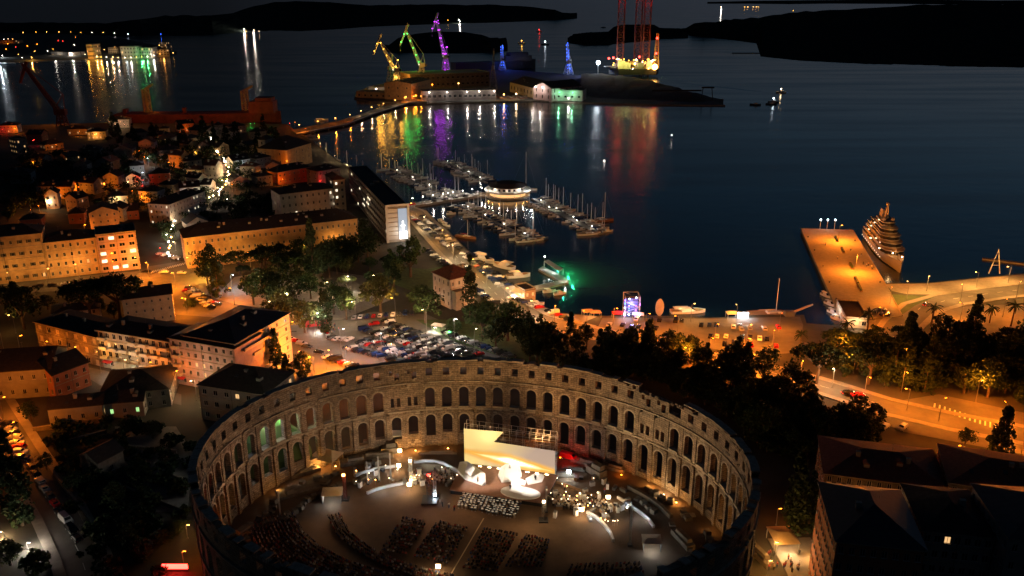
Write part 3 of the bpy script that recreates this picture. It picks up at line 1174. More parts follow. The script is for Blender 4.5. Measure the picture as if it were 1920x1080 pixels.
def building(name, label, cat, A, rz, wd, D, H, storeys=3, cols=6, ww=1.1, wh=1.6, wall='wall_cream', roof='roof_dark', rtype='hip', scols=None,
             lit=.05, litm='glass_lit', shut=False, group=None, rh=3.0, detail=False, over=.5, chim=1, faces='flr', seed=0):
    chim = chim + (1 if wd > 25 and chim else 0)
    rr = random.Random(seed or int(abs(A[0] * 7 + A[1] * 13)))
    z = hgt(A[0], A[1])
    o = thing(name, label, cat, (A[0], A[1], z), rz, group)
    mb = MB()
    scols = scols if scols is not None else max(1, int(D / (wd / max(cols, 1))))
    F = {'f': (wd, cols, lambda x, zz, d: (x, d, zz), 0, lambda x, zz: (x, 0, zz)),
         'r': (D, scols, lambda x, zz, d: (wd - d, x, zz), pi / 2, lambda x, zz: (wd, x, zz)),
         'b': (wd, cols, lambda x, zz, d: (wd - x, D - d, zz), pi, lambda x, zz: (wd - x, D, zz)),
         'l': (D, scols, lambda x, zz, d: (d, D - x, zz), -pi / 2, lambda x, zz: (0, D - x, zz))}
    spots = []
    for k, (w_, c_, X, a, Y) in F.items():
        for (cx, cz, r, w, h) in wall_face(mb, w_, -3, H, storeys, c_ if k in faces else 0, ww, wh, X, wall):
            spots.append((Y(cx, cz), a, r, w, h))
    part('wall', mb, o)
    for loc, a, r, w, h in spots:
        g = litm if rr.random() < lit else 'glass_dark'
        f, p = window_mesh(w, h, g, shut and rr.random() < .8, detail)
        q = Vector(loc) - Vector((-sin(a), cos(a), 0)) * -.13
        wo = ob('window', f, o, q, a)
        if p:
            ob('pane', p, wo)
    # eaves, roof
    rb_ = MB()
    e = over
    if rtype == 'hip':
        m_ = min(wd, D) / 2
        if wd >= D:
            r1, r2 = (m_, D / 2), (wd - m_, D / 2)
        else:
            r1, r2 = (wd / 2, m_), (wd / 2, D - m_)
        b = [(-e, -e, H), (wd + e, -e, H), (wd + e, D + e, H), (-e, D + e, H)]
        rb_.box(-e, -e, H, wd + e, D + e, H + .22, 'stone_trim')
        b = [(x, y, H + .222) for x, y, _ in b]
        t = [(r1[0], r1[1], H + rh), (r2[0], r2[1], H + rh + .001)]
        fs = [(0, 1, 5, 4), (1, 2, 5), (2, 3, 4, 5), (3, 0, 4)] if wd >= D else [(0, 1, 4), (1, 2, 5, 4), (2, 3, 5), (3, 0, 4, 5)]
        rb_.add(b + t, fs, roof)
    elif rtype == 'gable':
        rb_.add([(-e, -e, H - .1), (wd + e, -e, H - .1), (wd + e, D / 2, H + rh), (-e, D / 2, H + rh), (-e, D + e, H - .1), (wd + e, D + e, H - .1),
                 (-e, -e, H + .12), (wd + e, -e, H + .12), (wd + e, D / 2, H + rh + .22), (-e, D / 2, H + rh + .22), (-e, D + e, H + .12), (wd + e, D + e, H + .12)],
                [(6, 7, 8, 9), (9, 8, 11, 10), (1, 0, 3, 2), (2, 3, 4, 5), (0, 1, 7, 6), (5, 4, 10, 11), (1, 2, 8, 7), (2, 5, 11, 8), (3, 0, 6, 9), (4, 3, 9, 10)], roof)
        rb_.add([(0, 0, H), (0, D, H), (0, D / 2, H + rh * .97)], [(0, 1, 2)], wall)
        rb_.add([(wd, 0, H), (wd, D, H), (wd, D / 2, H + rh * .97)], [(0, 2, 1)], wall)
    elif rtype == 'gabley':
        rb_.add([(-e, -e, H), (-e, D + e, H), (wd / 2, D + e, H + rh), (wd / 2, -e, H + rh), (wd + e, D + e, H), (wd + e, -e, H),
                 (-e, -e, H - .2), (-e, D + e, H - .2), (wd / 2, D + e, H + rh - .2), (wd / 2, -e, H + rh - .2), (wd + e, D + e, H - .2), (wd + e, -e, H - .2)],
                [(0, 3, 2, 1), (3, 5, 4, 2), (6, 7, 8, 9), (9, 8, 10, 11), (0, 6, 9, 3), (3, 9, 11, 5), (0, 1, 7, 6), (5, 11, 10, 4)], roof)
        rb_.add([(0, 0, H), (wd, 0, H), (wd / 2, 0, H + rh * .93)], [(0, 1, 2)], wall)
        rb_.add([(0, D, H), (wd, D, H), (wd / 2, D, H + rh * .93)], [(0, 2, 1)], wall)
    else:
        rb_.box(-.2, -.2, H, wd + .2, D + .2, H + .25, roof)
        for q in ((-.25, -.25, wd + .25, .1), (-.25, D - .1, wd + .25, D + .25), (-.25, .1, .1, D - .1), (wd - .1, .1, wd + .25, D - .1)):
            rb_.box(q[0], q[1], H + .252, q[2], q[3], H + .85, 'stone_trim')
    ro = part('roof', rb_, o)
    if detail:
        for r in range(1, storeys):
            zz = H * r / storeys + .12
            part('ledge', MB().box(-.14, -.16, zz, wd + .14, -.005, zz + .2, 'stone_trim'), o)
        for x in (.4, wd * .5, wd - .4):
            part('drainpipe', MB().tube((x, -.22, 0), (x, -.22, H), .07, .07, 'shutter', 5), o)
    if wd > 9 and rtype in ('hip', 'gable'):
        slope = (rh - .22) / (min(wd, D) / 2)
        for i in range(max(2, int(wd / 7))):
            x = wd * (i + .5 + rr.uniform(-.2, .2)) / max(2, int(wd / 7))
            y = rr.uniform(.18, .34) * D
            if min(x, wd - x) < y and rtype == 'hip':
                continue
            zz = H + .22 + y * (rh - .22) / (D / 2 if rtype == 'gable' or wd >= D else min(wd, D) / 2)
            if rr.random() < .55:
                part('skylight', MB().hexa([(-.5, -.6, -.25), (.5, -.6, -.25), (.5, .6, .15), (-.5, .6, .15)], [(-.5, -.6, .0), (.5, -.6, .0), (.5, .6, .4), (-.5, .6, .4)], 'roof_slate'), ro, (x, y, zz))
            else:
                part('dormer', MB().box(-.7, -.7, -.4, .7, 1.2, .8, 'wall_grey').hexa([(-.9, -.9, .8), (.9, -.9, .8), (.9, 1.4, .8), (-.9, 1.4, .8)], [(-.05, -.9, 1.35), (.05, -.9, 1.35), (.05, 1.4, 1.35), (-.05, 1.4, 1.35)], roof), ro, (x, y, zz))
        part('aerial', MB().tube((0, 0, 0), (0, 0, 2.6), .04, .03, 'steel', 4).tube((-.5, 0, 2.3), (.5, 0, 2.3), .03, .03, 'steel', 4), ro, (wd * rr.uniform(.3, .7), D * .5, H + rh - .2))
    if chim and rtype != 'flat':
        for i in range(chim):
            part('chimney', MB().box(-.5, -.4, 0, .5, .4, 1.9, 'wall_grey').box(-.6, -.5, 1.9, .6, .5, 2.1, 'stone_trim'), ro,
                 (rr.uniform(.2, .8) * wd, D * rr.uniform(.3, .45), H + rh * .5))
    elif chim:
        for i in range(chim):
            part('roof_unit', MB().box(-1, -.8, 0, 1, .8, 1.2, 'steel'), ro, (rr.uniform(.2, .8) * wd, D * rr.uniform(.3, .7), H + .25))
    return o

def AB(u0, v0, u1, v1, z=None):
    a, b = W(u0, v0, z), W(u1, v1, z)
    return a, atan2(b.y - a.y, b.x - a.x), hypot(b.x - a.x, b.y - a.y)

def zat(p, v):
    """height above ground at spot p that shows at picture row v"""
    lo, hi = -20, 200
    for _ in range(40):
        m = (lo + hi) / 2
        if PX((p[0], p[1], m))[1] > v:
            lo = m
        else:
            hi = m
    return lo - hgt(p[0], p[1])

def bpx(name, label, cat, u0, v0, u1, v1, vt, D, **k):
    a, rz, wd = AB(u0, v0, u1, v1)
    hh = zat(a, vt)
    q = k.pop('push', 0)
    if q:
        a = a + Vector((cos(rz) * q, sin(rz) * q, 0))
    return building(name, label, cat, a, rz, wd, D, hh, **k)

# the long apartment row on the lit street
ba = bpx('apartment_building', 'orange brick end block of the long apartment row, two rows of pale blinds', 'building', 76, 661, 193, 688, 604, 15, storeys=3, cols=7,
         wall='wall_brick', ww=1.9, wh=2.0, lit=.8, litm='blind', roof='roof_dark', rh=2.2, detail=True, faces='fl')
bb = bpx('apartment_building', 'cream middle block of the apartment row with stacked balconies over shops', 'building', 193.6, 688, 328, 711, 619, 15, storeys=4, cols=11,
         wall='wall_cream', ww=1.5, wh=1.9, lit=.12, roof='roof_dark', rh=2.0, detail=True, faces='f')
a_, rz_, wd_ = AB(193.6, 688, 328, 711)
Hb = zat(a_, 619)
balc = MB()
balc.box(0, -1.2, 0, 3.4, 0, .16, 'wall_white')
balc.box(0, -1.2, .16, 3.4, -1.12, 1.05, 'wall_cream')
balc.box(0, -1.12, .16, .08, 0, 1.05, 'wall_cream')
balc.box(3.32, -1.12, .16, 3.4, 0, 1.05, 'wall_cream')
balm = balc.mesh('balcony')
awn = MB().hexa([(0, -1.5, -.35), (3.2, -1.5, -.35), (3.2, -.02, .1), (0, -.02, .1)], [(0, -1.5, -.3), (3.2, -1.5, -.3), (3.2, -.02, .2), (0, -.02, .2)], 'canvas_white').mesh('awning')
awr = MB().hexa([(0, -1.5, -.35), (3.2, -1.5, -.35), (3.2, -.02, .1), (0, -.02, .1)], [(0, -1.5, -.3), (3.2, -1.5, -.3), (3.2, -.02, .2), (0, -.02, .2)], 'canvas_red').mesh('awning')
for r in range(1, 4):
    for c in range(7):
        if RK.random() < .85:
            x = c * wd_ / 7 + .5
            bo = ob('balcony', balm, bb, (x, 0, r * Hb / 4 + .35))
            if RK.random() < .4:
                ob('awning', awn, bo, (.1, 0, 2.3))
for c in range(6):
    ob('awning', awn if c else awr, bb, (c * wd_ / 6 + 1, 0, 3.0), scale=(1.3, 1, 1))
bc = bpx('apartment_building', 'lilac plastered block of the apartment row next to the corner', 'building', 328.6, 718, 449, 741, 634, 15, storeys=5, cols=9,
         wall='wall_pink', ww=1.1, wh=1.5, lit=.07, roof='roof_slate', rh=2.2, detail=True, faces='f')
a_, rz_, wd_ = AB(328.6, 718, 449, 741)
for r in range(1, 5):
    ob('balcony', balm, bc, (1.2, 0, r * zat(a_, 634) / 5 + .2), scale=(.8, 1, 1))
ob('awning', awr, bc, (2, 0, 3))
a_, rz_, wd_ = AB(449.5, 738, 524, 674)
_, hc_, _ = AB(328.6, 718, 449, 741)
Hd = zat(a_, 646)
rzb = hc_ + pi / 2
bd = building('apartment_building', 'pale corner block of the apartment row with a curved balcony, facing the car park', 'building', a_ + Vector((cos(rzb) * .5, sin(rzb) * .5, 0)), rzb, wd_, 22, Hd, storeys=5, cols=6,
              wall='wall_cream', ww=1.2, wh=1.6, lit=.08, roof='roof_slate', rh=4.2, detail=True, faces='fr')
a_, rz_, wd_ = AB(449.5, 738, 524, 674)
Hd = zat(a_, 646)
ob('balcony', balm, bd, (3, 0, Hd * .8 - .2), scale=(5, 1.3, 1))
ob('balcony', balm, bd, (8, 0, Hd * .6 - .2), scale=(1.2, 1, 1))
ob('balcony', balm, bd, (15, 0, Hd * .4 - .2), scale=(1.2, 1, 1))
bpx('annex_building', 'low cream wing with few small windows behind the long dark roofs', 'building', 236, 612, 329, 600, 562, 13, storeys=3, cols=6, wall='wall_cream', ww=.8, wh=1.2, lit=0, rtype='gable', rh=2.5)
bpx('annex_building', 'dark low house with pale gable end left of the cream wing', 'building', 100, 612, 190, 600, 590, 12, storeys=2, cols=4, wall='wall_white', lit=0, rh=2)

# left, the yellow facades behind the round pines
bpx('apartment_building', 'four storey yellow facade at the left edge above the pines', 'building', -60, 540, 93, 523, 452, 16, storeys=4, cols=9, wall='wall_ochre', ww=1.1, wh=1.6, lit=.05, shut=True, detail=True, rh=4)
bpx('apartment_building', 'ornate ochre facade with pilasters between two yellow blocks', 'building', 93.6, 523, 190, 512, 456, 16, storeys=4, cols=7, wall='wall_ochre', ww=1.1, wh=1.8, lit=.03, detail=True, rh=3.5)
bpx('apartment_building', 'modern orange corner block with loggias beside the crossing', 'building', 190.6, 512, 264, 504, 443, 17, storeys=5, cols=4, wall='wall_pink', ww=2.6, wh=1.7, lit=.2, litm='glass_lit_white', detail=True, rtype='flat', chim=3)
# the long barracks
bpx('barracks_building', 'very long orange lit barracks with dark hipped roof behind the square trees', 'building', 352, 504, 673, 467, 447, 18, storeys=3, cols=30, wall='wall_ochre', ww=1.0, wh=1.7, lit=.03, detail=False, rh=5, roof='roof_dark', chim=5)
# buildings near the harbour front
bpx('civic_building', 'white pedimented building with tall windows above the barracks roof', 'building', 530, 424, 629, 413, 365, 18, storeys=4, cols=9, wall='wall_white', ww=1.1, wh=1.7, lit=.06, roof='roof_dark', rh=3, litm='glass_lit_white')
bpx('apartment_building', 'tall cream tower block with lit stair windows above the barracks', 'building', 630, 415, 651, 413, 338, 18, storeys=6, cols=2, wall='wall_cream', ww=1.4, wh=1.6, lit=.35, roof='roof_tile', rh=2.5, litm='glass_lit_white')
bpx('house', 'long dark red house with lit front above the pedimented building', 'building', 522, 347, 584, 340, 324, 12, storeys=2, cols=7, wall='wall_red', ww=1.0, wh=1.5, lit=.05, rh=4)
bpx('church_building', 'orange lit hall with a steep dark roof below the pier root', 'building', 540, 312, 586, 306, 282, 26, storeys=2, cols=4, wall='wall_ochre', ww=.9, wh=2, lit=0, rh=8, rtype='hip', chim=0)
tw = bpx('bell_tower', 'square church bell tower with lit edge beside the orange hall', 'tower', 500, 300, 514, 299, 263, 6, storeys=3, cols=1, wall='wall_grey', ww=1.2, wh=2.4, lit=.0, rh=3, chim=0)
bpx('house', 'brown gabled house between the barracks tower and the promenade', 'building', 598, 350, 640, 345, 322, 14, storeys=3, cols=4, wall='wall_grey', lit=0, rh=3)
# the long office block with the screen on its end wall
A0 = W(727, 455)
B0 = W(764, 450)
hd = radians(20)
so = building('office_building', 'long dark office block with striped floors and a lit screen on its end', 'building', A0, hd, 12.5, 125, zat(A0, 390), storeys=5, cols=0, scols=26, wall='wall_grey', ww=4.2, wh=1.5,
              lit=.10, litm='glass_lit_white', roof='roof_dark', rtype='flat', chim=4, faces='lr')
Hs = zat(A0, 390)
fr = MB()
for q in ((-.6, 0, .7, Hs + .8), (11.9, 0, 13.1, Hs + .8)):
    fr.box(q[0], -1.0, 0, q[2], -.05, q[3], 'steel_light')
fr.box(-.6, -1.0, Hs + .81, 13.1, -.05, Hs + 1.8, 'steel_light')
part('end_frame', fr, so)
for i in range(7):
    part('facade_panel', MB().box(.8, -.3, 0, 6.3, -.05, 2.1, 'steel_light'), so, (0, 0, 1.6 + i * (Hs - 2) / 7))
mat('screen_blue', (.1, .12, .15), .4, emit=(.45, .62, .8), estr=.55)
mat('screen_white', (.2, .2, .2), .4, emit=(1, .97, .92), estr=3.2)
scn = part('video_screen', MB().box(6.7, -.5, 1.5, 11.7, -.06, Hs - 1, 'screen_blue'), so)
part('screen_picture', MB().box(6.9, -.56, 1.6, 11.5, -.505, 6, 'screen_white').cbox(9.2, -.53, 6.6, .9, .04, 5.5, 'screen_white').cbox(9.2, -.53, 9, 2.4, .03, .8, 'screen_white', 0), scn)
light(so, (9.2, -6, 5), 'white', 2500, 1.5)

# the villa with the red hipped roof
A0 = W(845, 580)
villa = building('villa', 'pale stone villa with a dark red hipped roof beside the harbour road', 'building', A0, radians(38), 13.5, 14, zat(A0, 525), storeys=3, cols=4, wall='wall_white', roof='roof_tile', rh=4.5, ww=1.0, wh=1.7,
                 lit=.0, detail=True, chim=2, faces='flr', over=.7)
st_ = MB().box(1.0, -3.2, -2, 5.2, -.02, 8.6, 'quay_stone').box(.8, -3.4, 8.6, 5.4, -.02, 8.9, 'stone_trim')
part('stair_wing', st_, villa)

# white lit school on the slope
bpx('school_building', 'long white floodlit building on the slope beside the alley of lights', 'building', 322, 424, 388, 394, 384, 14, storeys=4, cols=11, wall='wall_white', lit=.25, litm='glass_lit_white', rh=3, ww=.9, wh=1.4)
bpx('shed_building', 'small white gabled hall below the floodlit school', 'building', 352, 434, 392, 430, 420, 12, storeys=1, cols=0, wall='wall_white', rtype='gabley', rh=3.5, roof='roof_slate', chim=0)

# old town houses on the hill
HS = [
    (205, 240, 243, 239, 225, 14, 'wall_pink', 'hip', .1, 'pink hillside villa lit from below beside the dark shore'),
    (336, 249, 366, 247, 233, 12, 'wall_red', 'gable', .3, 'red house with lit terrace near the long red ship'),
    (352, 274, 379, 272, 262, 12, 'wall_cream', 'hip', .0, 'plain cream house above the lit alley'),
    (388, 266, 412, 262, 245, 18, 'wall_cream', 'gabley', .0, 'pale yellow church front at the top of the lit alley'),
    (413, 262, 421, 261, 235, 6, 'wall_cream', 'hip', .0, 'slim bell tower beside the pale yellow church'),
    (410, 292, 431, 291, 277, 14, 'wall_ochre', 'gabley', .0, 'tan gabled house at the bend of the lit alley'),
    (433, 352, 469, 349, 341, 12, 'wall_pink', 'gabley', .1, 'salmon gabled house beside the alley of lights'),
    (368, 358, 396, 362, 346, 9, 'wall_white', 'gable', .0, 'small white chapel roof left of the alley of lights'),
    (205, 385, 240, 384, 370, 12, 'wall_cream', 'hip', .4, 'tan house with glowing porch on the dark hill'),
    (282, 350, 320, 350, 327, 12, 'wall_red', 'hip', .0, 'dark brown house right of the lit lane with cars'),
    (0, 250, 34, 249, 236, 12, 'wall_pink', 'hip', .3, 'red lit house at the left edge by the far shore'),
    (52, 270, 80, 269, 252, 12, 'wall_red', 'gable', .2, 'red glowing house among trees near the orange crane'),
    (34, 290, 54, 288, 262, 12, 'wall_grey', 'flat', .8, 'dark block whose windows are nearly all lit'),
    (86, 282, 121, 280, 272, 10, 'wall_ochre', 'hip', .3, 'low orange lit house right of the block with lit windows'),
    (128, 254, 166, 253, 243, 11, 'wall_cream', 'hip', .5, 'cream house with bright ground floor behind the orange crane'),
    (88, 392, 112, 391, 364, 9, 'wall_white', 'gabley', .1, 'narrow white house with lit terrace on the dark slope'),
    (172, 436, 226, 432, 400, 14, 'wall_ochre', 'gabley', .1, 'broad orange gabled house above the yellow facades'),
    (130, 420, 160, 419, 402, 10, 'wall_red', 'hip', .0, 'small dark house left of the orange gabled house'),
    (246, 330, 272, 329, 312, 10, 'wall_grey', 'hip', .0, 'grey house under the bright white lamp on the hill'),
    (470, 262, 500, 261, 248, 12, 'wall_grey', 'hip', .1, 'grey roofed house below the green lit corner'),
    (430, 250, 462, 248, 238, 12, 'wall_pink', 'hip', .2, 'low house with bright windows left of the green lit corner'),
    (482, 315, 510, 314, 298, 12, 'wall_grey', 'hip', .0, 'dark house left of the orange lit hall'),
    (300, 300, 340, 298, 283, 12, 'wall_grey', 'hip', .0, 'wide dark roof on top of the hill'),
    (345, 320, 380, 318, 303, 12, 'wall_cream', 'hip', .05, 'dim cream house left of the lit alley bend'),
    (400, 325, 424, 324, 310, 10, 'wall_pink', 'hip', .15, 'pink house on the alley of lights'),
    (438, 318, 470, 316, 302, 10, 'wall_grey', 'gable', .05, 'dim house right of the alley of lights'),
    (150, 300, 190, 299, 283, 12, 'wall_grey', 'hip', .0, 'unlit house on the crest of the dark hill'),
    (245, 262, 280, 261, 250, 11, 'wall_cream', 'hip', .1, 'low house right of the pink hillside villa'),
    (285, 268, 325, 267, 255, 11, 'wall_red', 'hip', .1, 'dim red house between the villa and the lit terrace'),
    (165, 262, 200, 261, 248, 11, 'wall_ochre', 'hip', .35, 'ochre house left of the pink hillside villa'),
    (485, 350, 512, 348, 332, 10, 'wall_cream', 'hip', .0, 'dim cream house left of the long dark red house'),
    (240, 412, 262, 411, 396, 9, 'wall_red', 'gable', .1, 'small orange house right of the broad gabled house'),
    (20, 345, 60, 344, 327, 12, 'wall_grey', 'hip', .0, 'unlit house at the left edge of the dark hill'),
    (40, 430, 80, 428, 413, 10, 'wall_red', 'hip', .0, 'dim red house by the orange glow above the yellow facade'),
]
for i, (u0, v0, u1, v1, vt, D, wl, rt, lt, lab) in enumerate(HS):
    a, rz, wd = AB(u0, v0, u1, v1)
    building('house', lab, 'building', a, rz, wd, D, max(4, zat(a, vt)), storeys=max(1, min(6, int(zat(a, vt) / 3.1))), cols=max(2, int(wd / 3.2)), wall=wl, roof='roof_dark', rtype=rt, lit=lt, rh=3.2, ww=1.0, wh=1.4,
             seed=i + 50, chim=1 if rt != 'flat' else 0)

hm = [(262, 288), (300, 276), (338, 286), (372, 288), (318, 312), (350, 334), (384, 334), (216, 300), (180, 318), (140, 330), (110, 308), (238, 350), (196, 352), (150, 360), (110, 372), (444, 284), (468, 284), (492, 280), (452, 334), (350, 352), (300, 372), (340, 376), (420, 262), (300, 254), (60, 312), (262, 380), (500, 330), (126, 396), (196, 412), (70, 366)]
for i, (u, v) in enumerate(sorted(hm)):
    p = W(u, v)
    building('house', 'dim small house on the old town hill, %s from the left' % ordn(i), 'building', p, R.uniform(-.5, .5), R.uniform(8, 13), R.uniform(8, 11), R.uniform(5, 9), storeys=2, cols=3,
             wall=R.choice(['wall_cream', 'wall_ochre', 'wall_pink', 'wall_white', 'wall_grey']), roof=R.choice(['roof_dark', 'roof_tile']), rtype=R.choice(['hip', 'gable', 'gabley']), lit=.12, rh=2.8, ww=.9, wh=1.3, group='dim houses on the old town hill', seed=300 + i)
    HS.append((u, v, u + 22, v, 0))

# dark houses at the lower left and right
bpx('house', 'large dark roofed house at the lower left beside the orange street', 'building', -30, 752, 104, 742, 700, 18, storeys=2, cols=6, wall='wall_grey', rtype='gable', rh=4.5, lit=0, roof='roof_dark')
bpx('house', 'house with red ground floor and dark roof at the street bend', 'building', 106, 748, 172, 722, 704, 14, storeys=2, cols=4, wall='wall_red', rtype='gable', rh=3.5, lit=.0, roof='roof_dark', detail=True)
bpx('house', 'wide dark barn roof below the cream apartment block', 'building', 192, 775, 322, 762, 742, 20, storeys=2, cols=5, wall='wall_grey', rtype='hip', rh=4, lit=.0, roof='roof_dark')
bpx('house', 'low grey house with one yellow lit window', 'building', 95, 800, 196, 790, 768, 9, storeys=1, cols=4, wall='wall_grey', rtype='gable', rh=2.2, lit=.3, roof='roof_dark')
bpx('house', 'low grey house with one green lit window', 'building', 200, 786, 272, 780, 757, 9, storeys=1, cols=3, wall='wall_grey', rtype='gable', rh=2.2, lit=.4, litm='glass_lit_green', roof='roof_dark')
bpx('apartment_building', 'dark brown block with dormer roof beside the arena wall', 'building', 380, 786, 503, 806, 722, 17, storeys=3, cols=6, wall='wall_grey', rtype='hip', rh=5, lit=.18, roof='roof_dark', detail=True, ww=1.5, wh=1.6)
bpx('house', 'ruined stone house shell among the dark gardens', 'building', 190, 905, 236, 880, 868, 8, storeys=1, cols=1, wall='stone_dark', rtype='gable', rh=2.2, lit=0, roof='roof_dark', chim=0)
bpx('street_house', 'row house wall glowing orange along the steep street', 'building', -60, 900, 2, 842, 800, 10, storeys=2, cols=5, wall='wall_ochre', rtype='hip', rh=3, lit=0, roof='roof_dark')
bpx('apartment_building', 'long dark brick block with flat roof terrace and one lit window', 'building', 1536, 968, 1760, 1000, 888, 20, storeys=4, cols=12, wall='wall_brick', rtype='hip', rh=3.5, lit=.03, roof='roof_tile')
bpx('apartment_building', 'right end of the dark brick block reaching the frame edge', 'building', 1762, 1000, 1990, 1040, 905, 20, storeys=4, cols=10, wall='wall_brick', rtype='hip', rh=3.5, lit=.02, roof='roof_tile')
bpx('apartment_building', 'near dark block under a blue grey roof beside the festival tent', 'building', 1542, 1195, 1700, 1215, 1015, 22, storeys=6, cols=8, wall='wall_red', rtype='hip', rh=4.5, lit=.0, roof='roof_slate')
bpx('apartment_building', 'dark block with three pairs of glowing windows at lower right', 'building', 1702, 1155, 1830, 1170, 995, 18, storeys=6, cols=7, wall='wall_grey', rtype='hip', rh=3.5, lit=.16, roof='roof_dark', detail=True, ww=1.3)
bpx('apartment_building', 'dark slate roofed block in the lower right corner', 'building', 1850, 1200, 2010, 1215, 1010, 20, storeys=6, cols=6, wall='wall_grey', rtype='hip', rh=4, lit=.02, roof='roof_slate')

# ================================================================== TREES
def leafcloud(mb, clumps, m, rr, n=20, leaf=.45, spread=1.1):
    for (cx, cy, cz, r) in clumps:
        for _ in range(n):
            d = Vector((rr.gauss(0, 1), rr.gauss(0, 1), rr.gauss(0, .8)))
            d.normalize()
            d *= r * rr.uniform(.35, 1.0) ** .5 * spread
            p = Vector((cx, cy, cz)) + d
            a = Vector((rr.uniform(-1, 1), rr.uniform(-1, 1), rr.uniform(-.6, .6))).normalized()
            b = a.cross(Vector((rr.uniform(-1, 1), rr.uniform(-1, 1), rr.uniform(-1, 1)))).normalized()
            s = leaf * rr.uniform(.6, 1.4)
            a *= s
            b *= s * rr.uniform(.5, 1)
            mb.add([p - a, p - b, p + a, p + b], [(0, 1, 2, 3)], m)

def tree_proto(kind, seed, m):
    rr = random.Random(seed)
    tr, cr = MB(), MB()
    cl = []
    if kind == 'round':
        H, Rr = 10.0, 4.6
        tr.tube((0, 0, -.6), (0, 0, 3.6), .42, .3, 'bark', 7)
        for i in range(6):
            t = rr.uniform(0, 6.28)
            e = (cos(t) * 2.6, sin(t) * 2.6, rr.uniform(5.5, 8))
            tr.tube((0, 0, rr.uniform(2.4, 3.6)), e, .18, .06, 'bark', 5)
        lean = [rr.uniform(-.9, .9), rr.uniform(-.9, .9)]
        lobes = [(rr.uniform(0, 6.28), rr.uniform(.75, 1.25)) for _ in range(5)]
        for i in range(58):
            t, z = rr.uniform(0, 6.28), rr.uniform(-.8, 1)
            lb = max(.62, max(k_ * max(0, cos(t - a_)) ** 2 for a_, k_ in lobes) * 1.05)
            q = sqrt(max(0, 1 - z * z)) * rr.uniform(.4, 1.08) * lb
            cl.append((cos(t) * q * Rr + lean[0] * z, sin(t) * q * Rr + lean[1] * z, 6.4 + z * 3.7 * rr.uniform(.6, 1.12), rr.choice((.45, .7, 1.0, 1.5))))
    elif kind == 'umbrella':
        tr.tube((0, 0, -.6), (.3, 0, 6), .5, .34, 'bark', 7)
        for i in range(9):
            t = i * .7 + rr.uniform(-.3, .3)
            e = (cos(t) * rr.uniform(2.5, 5), sin(t) * rr.uniform(2.5, 5), 9)
            tr.tube((.3, 0, rr.uniform(4.5, 6)), e, .22, .06, 'bark', 5)
        for i in range(92):
            t = rr.uniform(0, 6.28)
            q = sqrt(rr.uniform(0, 1)) * 7
            cl.append((cos(t) * q, sin(t) * q, 9.2 + 2.4 * (1 - (q / 7.2) ** 2) * rr.uniform(.5, 1) + rr.uniform(-.5, .2), rr.uniform(.8, 1.3)))
    elif kind == 'cypress':
        tr.tube((0, 0, -.6), (0, 0, 2.5), .3, .25, 'bark', 6)
        for i in range(60):
            z = rr.uniform(.6, 12.3)
            q = 1.7 * (sin(min(1, (z + 1.5) / 5) * pi / 2)) * (1 - max(0, (z - 4) / 9.2)) ** .8
            t = rr.uniform(0, 6.28)
            cl.append((cos(t) * q * .7, sin(t) * q * .7, z, max(.35, q * .55)))
    elif kind == 'conifer':
        tr.tube((0, 0, -.6), (0, 0, 13), .35, .05, 'bark', 6)
        for i in range(85):
            z = rr.uniform(1.2, 13.6)
            q = 4.2 * (1 - z / 14.2) * rr.uniform(.5, 1.05)
            t = rr.uniform(0, 6.28)
            cl.append((cos(t) * q, sin(t) * q, z - q * .12, rr.uniform(.45, .9)))
    elif kind == 'ball':
        tr.tube((0, 0, -.6), (0, 0, 1.2), .3, .25, 'bark', 6)
        for i in range(64):
            t, z = rr.uniform(0, 6.28), rr.uniform(-.95, 1)
            q = sqrt(max(0, 1 - z * z)) * rr.uniform(.7, .9)
            cl.append((cos(t) * q * 3.4, sin(t) * q * 3.4, 4.6 + z * 4.0, rr.uniform(.6, .95)))
    elif kind == 'shrub':
        tr.tube((0, 0, -.3), (0, 0, .8), .12, .08, 'bark', 5)
        for i in range(26):
            t, z = rr.uniform(0, 6.28), rr.uniform(0, 1)
            q = sqrt(max(0, 1 - z * z)) * rr.uniform(.4, 1)
            cl.append((cos(t) * q * 1.7, sin(t) * q * 1.7, .4 + z * 1.7, rr.uniform(.35, .6)))
    elif kind == 'palm':
        tr.tube((0, 0, -.4), (.2, 0, 6.2), .28, .2, 'bark', 7)
        for i in range(22):
            t = rr.uniform(0, 6.28)
            el = rr.uniform(-.5, 1.1)
            P = []
            for k in range(6):
                q = k / 5 * 3.0
                P.append(Vector((.2 + cos(t) * q * cos(el * .6), sin(t) * q * cos(el * .6), 6.2 + q * sin(el) - .16 * q * q)))
            sd = Vector((-sin(t), cos(t), 0))
            for k in range(5):
                w0, w1 = .42 * (1 - k / 6), .42 * (1 - (k + 1) / 6)
                cr.add([P[k] + sd * w0 - Vector((0, 0, .2)), P[k], P[k + 1], P[k + 1] + sd * w1 - Vector((0, 0, .2))], [(0, 1, 2, 3)], m)
                cr.add([P[k] - sd * w0 - Vector((0, 0, .2)), P[k], P[k + 1], P[k + 1] - sd * w1 - Vector((0, 0, .2))], [(0, 1, 2, 3)], m)
    lf = {'shrub': .24, 'cypress': .24, 'ball': .3}.get(kind, .30)
    leafcloud(cr, cl, m, rr, 34 if kind != 'shrub' else 20, lf)
    return tr.mesh('trunk'), cr.mesh('crown')

TP = {}
TSIZE = {'round': (9.6, 10.4), 'umbrella': (15, 12), 'cypress': (3.6, 12.6), 'conifer': (8.6, 14), 'ball': (7.4, 9), 'shrub': (3.6, 2.4), 'palm': (6, 8)}

